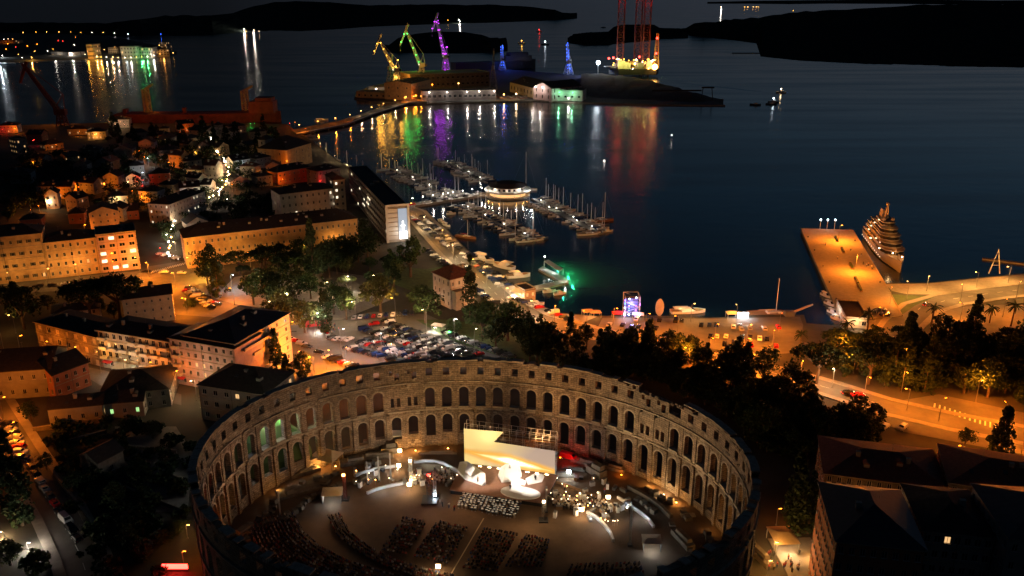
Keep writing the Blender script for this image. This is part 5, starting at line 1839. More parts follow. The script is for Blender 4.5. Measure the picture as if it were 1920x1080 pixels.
car_row((274, 512), (350, 514), 'the crossing by the yellow facades', 'cars at the crossing', gap=9, turn=0)
car_row((18, 545), (150, 532), 'the kerb under the yellow facades', 'cars under the yellow facades', gap=6, turn=0)
car_row((300, 478), (346, 490), 'the cluster left of the barracks', 'cars left of the barracks', gap=4, turn=1.2)
RC = 'cars parked along the harbour road'
for k, (a, b) in enumerate((((772, 408), (838, 462)), ((792, 408), (862, 468)), ((800, 470), (930, 575)), ((868, 478), (946, 545)), ((880, 478), (958, 542)), ((960, 560), (1080, 606)))):
    nm = ['the roadside row by the screen', 'the outer row by the ferries', 'the roadside row near the villa', 'the quay row before the villa', 'the water side row', 'the row at the road bend'][k]
    car_row(a, b, nm, RC, gap=3.1, turn=1.2, full=False, miss=.15)
for k, (a, b) in enumerate((((1150, 600), (1300, 606)), ((1140, 612), (1230, 618)), ((1300, 612), (1420, 616)), ((1390, 620), (1500, 616)), ((1330, 634), (1500, 640)), ((1360, 650), (1470, 652)))):
    nm = ['the boat side row', 'the left end row', 'the kiosk row', 'the right end row', 'the middle row', 'the tree side row'][k]
    car_row(a, b, nm + ' of the waterfront lot', 'cars in the waterfront lot', gap=3.3, turn=1.4, full=False, miss=.4, jitter=.5)
car_row((1560, 799), (1700, 806), 'the row on the dark verge by the junction', 'cars on the verge by the junction', gap=5.4, turn=.8)
car_row((1640, 592), (1672, 594), 'the group behind the pier hut', 'cars behind the pier hut', gap=2.8, turn=1.2)
car_row((1646, 585), (1668, 586), 'the back group behind the pier hut', 'cars behind the pier hut', gap=2.8, turn=1.2)
car_row((18, 800), (42, 862), 'the lit part of the steep street', 'cars on the steep street', gap=3.6, turn=.9)
car_row((60, 880), (150, 1020), 'the dark part of the steep street', 'cars on the steep street', gap=5.0, turn=.1)
car_row((265, 345), (270, 372), 'the narrow hill lane', 'cars in the hill lane', gap=6, turn=0, full=False)
for i, (u, v, hd_) in enumerate(((1220, 648, .2), (1386, 682, .15), (1735, 573, .9), (960, 580, -.6), (836, 462, -.9), (1590, 740, .1), (1608, 744, .1), (870, 500, -.9))):
    p = W(u, v)
    o = car(p.x, p.y, hd_, '{c} driving with its lights on, %s from the left among moving cars' % ordn([836, 870, 960, 1220, 1386, 1590, 1608, 1735].index(u)), 'moving cars', full=True, name='moving_car')
    for sy in (-.55, .55):
        ob('headlight', MB().cbox(0, 0, 0, .16, .34, .2, 'head_light').mesh('headlight'), o, (2.25, sy, .55))
        ob('tail_light', MB().cbox(0, 0, 0, .16, .34, .2, 'tail_light').mesh('tail_light'), o, (-2.25, sy, .62))
print('CARS', NCAR[0])

# ================================================================== BOATS
def hull(L, B, H, m, deck='teak', n=9, sheer=.3, sternw=.75, full=2.2):
    """pointed hull, bow at +x, waterline z = 0"""
    mb = MB()
    rings = []
    for i in range(n):
        t = i / (n - 1)
        x = -L / 2 + L * t
        w = B / 2 * (sternw + (1 - sternw) * sst(t * 2.4)) * (1 - max(0, (t - .42) / .58) ** full)
        w = max(w, .03)
        zt = H * (1 + sheer * (t - .3) ** 2 * 2)
        over = .35 * t * H
        rings.append([(x, -w, zt), (x + over * 0, -w * .82, H * .1), (x, -w * .3, -.4), (x, w * .3, -.4), (x, w * .82, H * .1), (x, w, zt)])
    for k in range(n - 1):
        A, Bb = rings[k], rings[k + 1]
        for i in range(5):
            mb.add([A[i], A[i + 1], Bb[i + 1], Bb[i]], [(0, 1, 2, 3)], m)
        mb.add([(A[0][0], A[0][1] * .93, A[0][2] - .12), (Bb[0][0], Bb[0][1] * .93, Bb[0][2] - .12), (Bb[5][0], Bb[5][1] * .93, Bb[5][2] - .12), (A[5][0], A[5][1] * .93, A[5][2] - .12)], [(0, 1, 2, 3)], deck)
        for a, s in ((0, 1), (5, 1)):
            mb.add([A[a], Bb[a], (Bb[a][0], Bb[a][1] * .93, Bb[a][2] - .12), (A[a][0], A[a][1] * .93, A[a][2] - .12)], [(0, 1, 2, 3)], m)
    mb.add(rings[0], [(0, 1, 2, 3, 4, 5)], m)
    return mb

def sailboat(m='boat_white', L=12.0, cover='canvas_blue', label='', group=None, mast=1.25):
    o = thing('sailing_boat', label, 'boat', (0, 0, 0), 0, group)
    part('hull', hull(L, L * .29, 1.15, m), o)
    c = MB().hexa([(-L * .12, -L * .085, 1.0), (L * .22, -L * .06, 1.1), (L * .22, L * .06, 1.1), (-L * .12, L * .085, 1.0)], [(-L * .1, -L * .07, 1.65), (L * .17, -L * .045, 1.5), (L * .17, L * .045, 1.5), (-L * .1, L * .07, 1.65)], 'boat_white')
    c.box(-L * .07, -L * .0865, 1.28, L * .1, L * .0865 * .98, 1.44, 'glass_dark')
    part('cabin', c, o)
    mt = part('mast', MB().tube((L * .08, 0, 1.2), (L * .08, 0, L * mast), .17, .12, 'boat_white', 5), o)
    part('spreader', MB().box(L * .08 - .05, -L * .07, L * .75, L * .08 + .05, L * .07, L * .75 + .06, 'steel_light'), mt)
    b = part('boom', MB().tube((L * .07, 0, 2.3), (-L * .3, 0, 2.25), .1, .08, 'steel_light', 5), o)
    part('sail_cover', MB().tube((L * .05, 0, 2.45), (-L * .28, 0, 2.4), .2, .13, cover, 6), b)
    part('rigging', MB().tube((L * .08, 0, L * mast), (L * .49, 0, 1.4), .03, .03, 'steel', 3, False).tube((L * .08, 0, L * mast), (-L * .49, 0, 1.4), .03, .03, 'steel', 3, False), o)
    return o

def motorboat(m='boat_white', L=9.0, label='', group=None, top='canvas_white', name='motor_boat'):
    o = thing(name, label, 'boat', (0, 0, 0), 0, group)
    part('hull', hull(L, L * .34, 1.2, m, full=3), o)
    c = MB().hexa([(-L * .2, -L * .12, 1.1), (L * .2, -L * .1, 1.1), (L * .2, L * .1, 1.1), (-L * .2, L * .12, 1.1)], [(-L * .18, -L * .11, 2.4), (L * .06, -L * .08, 2.3), (L * .06, L * .08, 2.3), (-L * .18, L * .11, 2.4)], 'boat_white')
    part('cabin', c, o)
    part('windscreen', MB().hexa([(L * .205, -L * .09, 1.2), (L * .21, -L * .09, 1.2), (L * .21, L * .09, 1.2), (L * .205, L * .09, 1.2)], [(L * .08, -L * .08, 2.2), (L * .09, -L * .08, 2.2), (L * .09, L * .08, 2.2), (L * .08, L * .08, 2.2)], 'glass_dark'), o)
    part('canopy', MB().box(-L * .42, -L * .13, 2.42, L * .02, L * .13, 2.5, top), o)
    return o

BG = 'boats berthed in the marina'
protos = [sailboat('boat_white', 12, 'canvas_blue', 'p', BG), sailboat('boat_white', 10.5, 'canvas_white', 'p', BG), sailboat('boat_blue', 13, 'canvas_white', 'p', BG),
          motorboat('boat_white', 9.5, 'p', BG), motorboat('boat_blue', 8.5, 'p', BG, 'canvas_blue'), sailboat('boat_white', 11.5, 'canvas_blue', 'p', BG, 1.4)]
BN = ['blue covered white sailboat', 'white sailboat', 'dark blue sailboat', 'white motor boat', 'dark blue motor boat', 'tall masted sailboat']
used = [False] * 6

def berth(x, y, h, label, kinds, s=1.0):
    k = R.choice(kinds)
    lab = BN[k] + label
    if not used[k]:
        used[k] = True
        o = protos[k]
        o.location = (x, y, 0)
        o.rotation_euler = (0, 0, h)
        o.scale = (s,) * 3
        o['label'] = lab
        return o
    return dup(protos[k], (x, y, 0), h, lab, scale=s)

def pontoon(a, b, w, label, sides=(1, -1), gap=5.6, kinds=(0, 1, 2, 3, 5), who='', miss=.08, s=(.7, 1.0), lampn=4):
    A, B = W(a[0], a[1], .6), W(b[0], b[1], .6)
    L = hypot(B.x - A.x, B.y - A.y)
    h = atan2(B.y - A.y, B.x - A.x)
    po = thing('pontoon', label, 'pontoon', (A.x, A.y, 0), h)
    n = int(L / 6)
    pm_ = MB().box(0, -w / 2, 0, L / n - .12, w / 2, .6, 'paving').mesh('deck_section')
    for i in range(n):
        ob('deck_section', pm_, po, (i * L / n, 0, 0))
    for i in range(lampn):
        p = MB().tube((0, 0, .6), (0, 0, 2.0), .06, .06, 'steel', 5).cbox(0, 0, 2.0, .3, .3, .3, 'bulb_white')
        lo = part('bollard_light', p, po, ((i + .5) * L / lampn, 0, 0))
        light(po, ((i + .5) * L / lampn, 0, 3.0), 'white', 300, .2)
    for sd in sides:
        i = 0
        q = gap * .5
        while q < L - 2:
            if R.random() > miss:
                sc_ = R.uniform(*s)
                d = w / 2 + 6.6 * sc_
                x = A.x + cos(h) * q - sin(h) * d * sd
                y = A.y + sin(h) * q + cos(h) * d * sd
                o = berth(x, y, h + pi / 2 * sd + R.uniform(-.04, .04), ', %s on the %s side of %s' % (ordn(i), 'upper' if sd > 0 else 'lower', who), kinds, sc_)
                i += 1
            q += gap * R.uniform(.9, 1.15)
    return po

pontoon((731, 316), (858, 374), 2.5, 'long pontoon of the upper left marina rows', who='the upper left pontoon', kinds=(0, 1, 3, 4, 5), gap=6.4)
pontoon((830, 300), (912, 342), 2.5, 'pontoon with red deck lights behind the round restaurant', who='the pontoon behind the restaurant', kinds=(3, 0, 4, 1))
pontoon((1000, 372), (1128, 438), 3.0, 'outer pontoon running from the round restaurant to the right', who='the outer right pontoon', kinds=(0, 1, 2, 5, 3), gap=5.4, sides=(1,))
pontoon((862, 384), (1004, 452), 2.5, 'middle pontoon below the round restaurant', who='the middle pontoon', kinds=(0, 3, 2, 1, 4), gap=5.4)
pontoon((1006, 380), (1110, 432), 2.0, 'short inner pontoon beside the outer one', who='the inner right pontoon', kinds=(3, 1, 4), gap=5, sides=(-1,), s=(.6, .8), lampn=2)
jt = AB(764, 385, 912, 362, 1.4)
jm = MB().box(0, -4, -2, jt[2], 4, 1.4, 'paving')
je = thing('jetty', 'wide white lit jetty leading to the round restaurant', 'jetty', data=jm.mesh('jetty'), loc=(jt[0].x, jt[0].y, 0), rz=jt[1])
for i in range(9):
    lamp(0, 0, 'white', 1800, 5.0, 'lamp on the jetty to the restaurant, %s from the quay' % ordn(i), 'jetty lamps', 0, .5, world=None) if False else None
for i in range(8):
    q = (i + .5) / 8 * jt[2]
    x, y = jt[0].x + cos(jt[1]) * q, jt[0].y + sin(jt[1]) * q
    t = thing('jetty_lamp', 'white lamp on the jetty to the round restaurant, %s from the quay' % ordn(i), 'lamp', (x, y, 1.4), 0, 'jetty lamps')
    part('pole', MB().tube((0, 0, 0), (0, 0, 4.2), .07, .05, 'steel', 5), t)
    part('lamp_head', MB().ball((0, 0, 4.4), .28, 'bulb_white', 6, 4), t)
    light(t, (0, 0, 5.0), 'white', 1100, .25)
for i in range(14):
    q = (i + .5) / 15 * jt[2]
    sd = 1 if i % 2 else -1
    x, y = jt[0].x + cos(jt[1]) * q - sin(jt[1]) * 2.6 * sd, jt[0].y + sin(jt[1]) * q + cos(jt[1]) * 2.6 * sd
    car(x, y, jt[1] + (0 if i % 3 else pi), '{c} on the jetty to the restaurant, %s from the quay' % ordn(i), 'cars on the jetty', full=False, z=1.3)

# round restaurant
rc = W(952, 366, .8)
ro_ = thing('round_restaurant', 'round two storey harbour restaurant with glowing terrace and dark dome roof', 'building', (rc.x, rc.y + 2, 0))
Rb = 42 * mpp(952, 362)
part('base_deck', MB().lathe([(Rb, -1), (Rb, 1.2)], 'paving', 32), ro_)
part('lower_wall', MB().lathe([(Rb * .8, 1.2), (Rb * .8, 4.0)], 'glass_lit', 32), ro_)
part('terrace_slab', MB().lathe([(Rb * 1.02, 4.0), (Rb * 1.04, 4.4), (Rb * 1.04, 5.2), (Rb * .98, 5.2), (Rb * .98, 4.42)], 'frame_white', 32), ro_)
part('upper_wall', MB().lathe([(Rb * .72, 4.45), (Rb * .72, 7.6)], 'wall_white', 32), ro_)
for i in range(20):
    a = 2 * pi * i / 20
    part('column', MB().tube((cos(a) * Rb * .97, sin(a) * Rb * .97, 1.2), (cos(a) * Rb * .97, sin(a) * Rb * .97, 4.0), .18, .18, 'frame_white', 6), ro_)
    if sin(a) < .5:
        wq = part('window', MB().cbox(0, 0, 0, 1.9, .12, 1.7, 'glass_lit_white' if i % 5 == 2 else 'glass_dark'), ro_, (cos(a + .1) * Rb * .73, sin(a + .1) * Rb * .73, 5.2), a + .1 + pi / 2)
part('roof', MB().lathe([(Rb * .86, 7.6), (Rb * .86, 8.0), (Rb * .5, 9.8), (Rb * .1, 10.6)], 'roof_dark', 32), ro_)
for i in range(7):
    a = pi + pi * (i + .5) / 7
    light(ro_, (cos(a) * Rb * .88, sin(a) * Rb * .88, 3.4), 'amber', 200, .15)
    light(ro_, (cos(a) * Rb * .86, sin(a) * Rb * .86, 6.8), 'white', 420, .15)
light(ro_, (Rb * 1.05, -Rb * .5, 7.5), 'cool', 3500, .4)
light(ro_, (-Rb * 1.0, -Rb * .4, 7), 'white', 1500, .4)

# individually known boats
def put(o, u, v, h, s=1.0, z=0.0):
    p = W(u, v, z)
    o.location = (p.x, p.y, z)
    o.rotation_euler = (0, 0, h)
    o.scale = (s,) * 3
    return o

put(sailboat('boat_white', 15, 'canvas_white', 'white yacht moored apart at the end of the outer pontoon', None, 1.3), 1104, 440, .25)
put(sailboat('boat_wood', 15, 'canvas_white', 'wooden ketch with a tall mast moored farthest right in the marina', None, 1.25), 1130, 415, .3)
put(sailboat('boat_white', 18, 'canvas_blue', 'large yacht with two tall masts at the marina corner', None, 1.2), 995, 452, .35)
put(sailboat('boat_wood', 14, 'canvas_red', 'orange lit wooden boat with short mast beside the quay', None, .8), 874, 446, -.5)
put(sailboat('boat_white', 20, 'canvas_white', 'white yacht with the tallest mast behind the round restaurant', None, 1.4), 982, 356, -.2)
for i, (u, v, L, h) in enumerate(((908, 490, 24, -.75), (944, 502, 22, 2.5), (972, 520, 20, .25))):
    o = motorboat('boat_white', 9.0, ['long excursion boat nearest the marina along the quay', 'excursion boat in the middle of the three quay boats', 'white excursion boat nearest the green water'][i], None, name='excursion_boat')
    put(o, u, v, h, L / 9.0 * .62)
    light(o, (0, 0, 3.6), 'amber', 500, .3)
for i, (u, v, h) in enumerate(((838, 424, -.8), (826, 416, 2.2), (846, 402, .2), (1030, 548, .3), (1050, 552, .4), (1008, 572, .2), (1562, 588, -1.1), (1556, 572, -1.1), (1570, 600, -1.0), (1548, 556, -1.2))):
    o = motorboat('boat_white', 7.5, 'small motor boat moored by the quay, %s from the left' % ordn(sorted([838, 826, 846, 1030, 1050, 1008, 1562, 1556, 1570, 1548]).index(u)), 'small quay boats')
    put(o, u, v, h, .85)
for i, (u, v, L, h, mm) in enumerate(((612, 292, 13, -.9, 'boat_wood'), (632, 302, 14, -.9, 'boat_white'), (650, 312, 15, -.8, 'boat_white'), (668, 322, 15, -.8, 'boat_wood'), (590, 262, 10, .1, 'boat_white'), (582, 256, 10, .2, 'boat_white'), (680, 330, 14, -.8, 'boat_white'))):
    put(sailboat(mm, L, 'canvas_white', 'fishing boat below the causeway, %s from the left' % ordn(sorted([612, 632, 650, 668, 590, 582, 680]).index(u)), 'boats below the causeway', .9), u, v, h)

# pontoon terrace with blue canopy and green lit water
tp = W(1035, 516, 1.0)
tt = thing('floating_terrace', 'floating bathing pontoon with a long pale canopy beside green lit water', 'pontoon', (0, 0, 0))
q = [W(u, v, 1.0) for u, v in ((1009, 504), (1018, 499), (1068, 524), (1058, 532))]
part('deck', MB().prism([(p.x, p.y) for p in q], -.3, 1.0, 'paving'), tt)
q = [W(u, v, 1.0) for u, v in ((1000, 536), (1056, 524.5), (1066, 529), (1004, 544))]
part('deck', MB().prism([(p.x, p.y) for p in q], -.3, .996, 'paving'), tt)
q = [W(u, v, 4) for u, v in ((1020, 490), (1028, 487), (1056, 504), (1048, 509))]
part('canopy', MB().prism([(p.x, p.y) for p in q], 3.9, 4.1, 'canvas_white'), tt)
for p in q:
    part('post', MB().tube((p.x, p.y, 1), (p.x, p.y, 3.9), .1, .1, 'steel_light', 5), tt)
p = W(1021, 502, 1)
part('mast', MB().tube((p.x, p.y, 1), (p.x, p.y, 7), .09, .07, 'steel_light', 5).ball((p.x, p.y, 7.1), .3, 'bulb_white', 6, 4), tt)
for u, v, c, w_, zz in ((1040, 512, 'cool', 900, 3.4), (1030, 506, 'cool', 700, 3.4), (1060, 528, 'white', 700, 3), (1000, 540, 'warm', 1600, 3.5), (975, 545, 'warm', 2600, 4), (968, 540, 'warm', 2000, 4)):
    p = W(u, v, 1)
    light(tt, (p.x, p.y, zz), c, w_, .3)
for u, v, w_ in ((1066, 512, 2600), (1074, 528, 2400), (1056, 548, 1500), (1046, 499, 1600)):  # green lights added above the water to make it glow
    p = W(u, v, 0)
    light(tt, (p.x, p.y, 2.6), (.02, .8, .32), w_, .15)
# boathouse and kiosk tents at the quay
bpx('boathouse', 'low dark boathouse at the foot of the floating terrace', 'building', 984, 562, 1004, 558, 546, 9, storeys=1, cols=2, wall='wall_ochre', rtype='flat', lit=1, chim=0)
# ================================================================== SHIPYARD ISLAND AND THE FAR HARBOUR
def shed(name, label, u0, v0, u1, v1, vt, D, wall, roof, rtype='gable', rh=4, storeys=1, cols=8, lit=0.0, ww=3, wh=2.5, z=1.5, faces='flr', chim=0):
    a, rz, wd = AB(u0, v0, u1, v1, 1.5)
    return building(name, label, 'building', a, rz, wd, D, zat(a, vt), storeys=storeys, cols=cols, wall=wall, roof=roof, rtype=rtype, rh=rh, lit=lit, ww=ww, wh=wh, chim=chim, faces=faces), a, rz, wd

s1, a, rz, wd = shed('warehouse', 'long low quay warehouse with five bright white wall lamps', 791, 189.5, 868, 188, 172, 26, 'wall_dark', 'roof_slate', 'flat', cols=8, ww=4, wh=4)
s2, a2, rz2, wd2 = shed('warehouse', 'right half of the quay warehouse row beside the white lamps', 869, 188, 930, 186, 171, 26, 'wall_dark', 'roof_slate', 'flat', cols=7, ww=4, wh=3.5)
for s, xs_ in ((s1, (10, 34)), (s2, (4, 21, 42))):
    for x in xs_:
        q = part('wall_lamp', MB().cbox(0, 0, 0, 1.4, .8, .6, 'bulb_white').tube((0, 0, .5), (0, 5, .2), .1, .1, 'steel', 4), s, (x, -5.0, 11.5))
        light(s, (x, -6.2, 11.2), 'white', 3300, .35)
shed('workshop_hall', 'big brown shipyard hall behind the quay warehouse', 770, 166, 918, 160, 141, 60, 'wall_brick', 'roof_dark', 'flat', cols=16, ww=4, wh=3, storeys=2)
shed('workshop_hall', 'orange lit two storey shipyard building left of the warehouse', 772, 188, 808, 178, 157, 40, 'wall_ochre', 'roof_dark', 'gable', cols=6, storeys=2, ww=2, wh=2.5, rh=3)
shed('workshop_hall', 'low lit shed at the left tip of the shipyard island', 668, 183, 736, 186, 172, 26, 'wall_ochre', 'roof_dark', 'flat', cols=6, ww=3)
shed('workshop_hall', 'grey shed left of the yellow crane', 690, 176, 728, 176, 164, 20, 'wall_grey', 'roof_dark', 'flat', cols=4)
s3, a, rz, wd = shed('gabled_hall', 'tall pale gabled hall with two bright lamps on its front', 1000, 186, 1034, 190, 163, 60, 'wall_pink', 'roof_dark', 'gabley', cols=3, storeys=2, ww=2, wh=5, rh=8)
for x in (5, 19):
    part('wall_lamp', MB().cbox(0, 0, 0, 1.4, .8, .6, 'bulb_white'), s3, (x, -1.0, 17))
    light(s3, (x, -6, 16), 'white', 4200, .35)
s4, a, rz, wd = shed('gabled_hall', 'long pale hall with arched windows left of the tall gabled hall', 956, 172, 999, 184, 154, 46, 'wall_cream', 'roof_dark', 'gable', cols=7, storeys=1, ww=3, wh=5, rh=8)
s5, a, rz, wd = shed('green_shed', 'low shed lit bright green beside the dark mound', 1041, 188.5, 1092, 190, 169, 30, 'wall_white', 'roof_dark', 'flat', cols=4, ww=3)
for x in (6, 24):
    part('wall_lamp', MB().cbox(0, 0, 0, 1.2, .8, .6, 'bulb_green'), s5, (x, -1.0, 11))
    light(s5, (x, -6, 10.5), (.3, 1, .55), 3200, .35)
for i, (u, v, c, p, h) in enumerate(((706, 178, 'white', 4000, 8), (727, 178, 'yellow', 3500, 7), (811, 172, 'orange', 5200, 10), (780, 188, 'orange', 5000, 6), (760, 192, 'orange', 4500, 6), (910, 178, 'amber', 3500, 9), (945, 186, 'amber', 3500, 6), (968, 186, 'warm', 3500, 7), (990, 176, 'warm', 2600, 9), (860, 168, 'amber', 3000, 9), (1066, 192, 'white', 3500, 5))):
    p0 = W(u, v, 1.5)
    t = thing('yard_lamp', 'work lamp on the shipyard island, %s from the left' % ordn(sorted([706, 727, 811, 780, 760, 910, 945, 968, 990, 860, 1066]).index(u)), 'lamp', p0, 0, 'shipyard lamps')
    part('pole', MB().tube((0, 0, 0), (0, 0, h), .25, .2, 'steel', 5), t)
    part('lamp_head', MB().cbox(0, 0, h, 1.4, 1.4, .8, 'bulb_' + c), t)
    light(t, (0, -1.6, h), c, p, .6)
# clutter: plates and containers on the quay
for i in range(16):
    u = 932 + i * 3.8
    p = W(u, 182 + (i * 7 % 5) - 1, 1.5)
    thing('steel_stack', 'stack of steel plates on the shipyard quay, %s from the left' % ordn(i), 'stack', p, R.uniform(-.4, .4), 'steel stacks on the quay',
          data=MB().box(-2.5, -1.2, 0, 2.5, 1.2, .8, 'rust_red').box(-2.0, -1.0, .8, 2.2, 1.1, R.uniform(1.4, 2.6), 'steel').mesh('steel_stack'))

# ---- slewing cranes
PW = {'yellow': 1.25, 'green': .55, 'purple': .3, 'blue': .5}

def crane(label, u, v, ht, face, paint, col, jib=1.0, tower='yellow', luff=.9, powr=9000, bulbs=True, tip_only=False, s=1.0, lightleg=True, fly=True):
    p = W(u, v, 1.5)
    o = thing('harbour_crane', label, 'crane', p, face, None, s)
    k = ht / 60.0
    b = MB()
    for sx, sy in ((-1, -1), (1, -1), (1, 1), (-1, 1)):
        b.tube((sx * 6.5, sy * 6.5, 0), (sx * 3, sy * 3, 20), .8, .6, paint, 5)
        b.cbox(sx * 6.5, sy * 6.5, -.4, 3, 1.5, 1.4, 'steel_dark')
    for z, w0, w1 in ((0, 6.5, 5.3), (7, 5.3, 4.1), (14, 4.1, 3.05)):
        for i in range(4):
            c0 = ((-1, -1), (1, -1), (1, 1), (-1, 1))[i]
            c1 = ((1, -1), (1, 1), (-1, 1), (-1, -1))[i]
            b.tube((c0[0] * w0, c0[1] * w0, z), (c1[0] * w1, c1[1] * w1, z + 6.5), .25, .25, paint, 4)
            b.tube((c1[0] * w0, c1[1] * w0, z), (c0[0] * w1, c0[1] * w1, z + 6.5), .25, .25, paint, 4)
            b.tube((c0[0] * w1, c0[1] * w1, z + 6.7), (c1[0] * w1, c1[1] * w1, z + 6.7), .3, .3, paint, 4)
    part('portal_tower', b, o, scale=(1, 1, k))
    zt = 20 * k
    part('slewing_platform', MB().lathe([(3.4, zt), (4.4, zt + .6), (4.4, zt + 1.6)], paint, 12), o)
    hs = MB().box(-5.5, -2.2, zt + 1.6, 3.0, 2.2, zt + 7.5, paint)
    hs.box(-8.5, -1.8, zt + 2.4, -5.5, 1.8, zt + 6.0, 'steel_dark')
    part('machine_house', hs, o)
    part('operator_cab', MB().box(3.05, -2.0, zt + 3.6, 5.2, 0, zt + 6.2, 'glass_lit_white'), o)
    jb_ = MB()
    J0 = Vector((2.5, 0, zt + 4))
    LJ = 40 * k * jib
    J1 = J0 + Vector((cos(luff) * LJ, 0, sin(luff) * LJ))
    jb_.lattice(J0, J1, 4.4, .55, paint, 12, 1.9)
    ji = part('jib', jb_, o)
    ap = Vector((-3.5, 0, zt + 15 * k))
    part('a_frame', MB().tube((2.0, -1.6, zt + 7), ap, .4, .3, paint, 5).tube((2.0, 1.6, zt + 7), ap, .4, .3, paint, 5).tube((-5, -1.6, zt + 7), ap, .35, .3, paint, 5).tube((-5, 1.6, zt + 7), ap, .35, .3, paint, 5), o)
    part('tie_rod', MB().tube(ap, J1, .22, .22, paint, 4), o)
    if fly:
        F1 = J1 + Vector((cos(-1.15) * 19 * k, 0, sin(-1.15) * 19 * k))
        F0 = J1 - Vector((cos(-1.15) * 7 * k, 0, sin(-1.15) * 7 * k))
        fj = part('fly_jib', MB().lattice(F0, F1, 2.4, .42, paint, 7, 1.3), ji)
        part('hoist_rope', MB().tube(F1, F1 - Vector((0, 0, 5 * k)), .1, .1, 'steel', 3).cbox(F1.x, 0, F1.z - 6.2 * k, 1, .6, 1.4, 'steel'), fj)
    # coloured floodlights
    spots_ = []
    for i in range(5):
        t = (i + .4) / 5
        spots_.append(J0.lerp(J1, t))
    if fly:
        spots_ += [J1.lerp(F1, .3), J1.lerp(F1, .8)]
    if col == 'blue':
        spots_ += [Vector((0, 0, zt * .9)), Vector((0, 0, zt * .55))]
    if not tip_only:
        spots_ += [Vector((0, 0, zt + 9)), ap, Vector((0, 0, zt * .75)), Vector((0, 0, zt * .3))]
    for i, q in enumerate(spots_):
        for sy in (-2.6, 2.6):
            if sy < 0:
                light(o, (q.x, q.y + sy * 1.6, q.z - .8), col, powr * PW.get(col, 1), 1.6)
            if bulbs:
                part('floodlight', MB().cbox(0, 0, 0, .9, .7, .7, 'bulb_' + col), o, (q.x, q.y + sy * .75, q.z))
    if bulbs == 2:
        for i in range(14):
            t = i / 13
            q = J0.lerp(J1, t)
            part('floodlight', MB().cbox(0, 0, 0, .8, .8, .8, 'bulb_' + col), o, (q.x + R.uniform(-1.5, 1.5), q.y - 1.8, q.z))
    return o

crane('yellow lit shipyard crane, the leftmost of the coloured cranes', 744, 168, 74, radians(172), 'crane_paint', 'yellow', 1.0, luff=1.12, powr=12000, bulbs=1)
crane('green lit shipyard crane with only its jib glowing', 792, 160, 82, radians(170), 'crane_paint', 'green', 1.05, luff=1.2, powr=11000, tip_only=True, bulbs=1)
crane('purple lit shipyard crane, the tallest of the coloured cranes', 836, 140, 82, radians(150), 'crane_paint', 'purple', 1.25, luff=1.35, powr=16000, bulbs=2)
crane('blue lit crane behind the dark moored ship', 942, 132, 50, radians(100), 'crane_paint', 'blue', .75, luff=1.4, powr=8000, bulbs=2, fly=False, tip_only=True)
crane('blue lit crane standing alone right of the mound', 1066, 140, 56, radians(120), 'crane_paint', 'blue', .85, luff=1.45, powr=10000, bulbs=2, fly=False, tip_only=True)
for (lab, u, v, ht, fc) in (('unlit grey crane behind the white warehouse lamps', 925, 168, 60, 1.4), ('unlit dark crane behind the yellow one', 733, 158, 46, 1.0)):
    p = W(u, v, 1.5)
    o = thing('harbour_crane', lab, 'crane', p, fc)
    part('portal_tower', MB().lattice((0, 0, 0), (0, 0, ht * .5), 11, .5, 'steel', 5, 4), o)
    part('machine_house', MB().box(-5, -2, ht * .5, 3, 2, ht * .5 + 5, 'steel'), o)
    part('jib', MB().lattice((2, 0, ht * .5 + 3), (7, 0, ht), 2.4, .3, 'steel', 10, 1.2), o)

# ---- ship shapes
def big_ship(name, label, u0, v0, u1, v1, B, H, m, z=0, deckm='steel_dark', house=None, cat='ship'):
    A, Bq = W(u0, v0, 0), W(u1, v1, 0)
    L = hypot(Bq.x - A.x, Bq.y - A.y)
    o = thing(name, label, cat, ((A.x + Bq.x) / 2, (A.y + Bq.y) / 2, 0), atan2(Bq.y - A.y, Bq.x - A.x))
    part('hull', hull(L, B, H, m, deckm, 12, .15, .9, 4), o)
    return o, L

dk, L = big_ship('moored_ship', 'dark unlit ship under construction behind the shipyard halls', 850, 134, 1004, 128, 32, 16, 'hull_dark')
part('superstructure', MB().box(L * .1, -12, 16, L * .42, 12, 26, 'hull_dark').box(L * .16, -10, 26, L * .38, 10, 32, 'steel_dark'), dk)
red, L = big_ship('tanker_ship', 'long rust red ship in the dock across the left harbour', 224, 231, 528, 229, 30, 11, 'rust_red', deckm='rust_red')
red.rotation_euler = (0, 0, red.rotation_euler[2])
part('superstructure', MB().box(L * .32, -11, 11, L * .47, 11, 24, 'rust_red').box(L * .36, -9, 24, L * .46, 9, 28, 'rust_red'), red)
part('deck_crane', MB().box(-L * .46, -4, 11, -L * .44, 4, 16, 'rust_red').box(-L * .1, -3, 11, -L * .08, 3, 17, 'rust_red'), red)
for x in (-.35, -.1, .12, .33):
    light(red, (x * L, -34, 20), 'orange', 3600, .6)
for lab, u, v, vt in (('brown crane column at the left part of the red ship', 280, 226, 167), ('brown crane column before the stern of the red ship', 463, 224, 170)):
    p = W(u, v, 1.5)
    h = zat(p, vt)
    o = thing('dock_crane', lab, 'crane', p, 2.6)
    part('column', MB().lattice((0, 0, 0), (0, 0, h), 6, .7, 'crane_yellow', 7, 5), o)
    part('jib', MB().lattice((0, 0, h), (-14, 0, h + 6), 2, .3, 'crane_yellow', 6, 1), o)
    light(o, (0, -9, h * .4), 'orange', 1500, 1)
p = W(118, 236, 1.5)
rc_ = thing('dock_crane', 'tall orange red crane leaning left on the far left dock', 'crane', p, pi)
part('portal_tower', MB().lattice((0, 0, 0), (0, 0, 12), 9, .8, 'rust_red', 3, 6), rc_)
part('machine_house', MB().box(-6, -3, 12, 6, 3, 18, 'rust_red'), rc_)
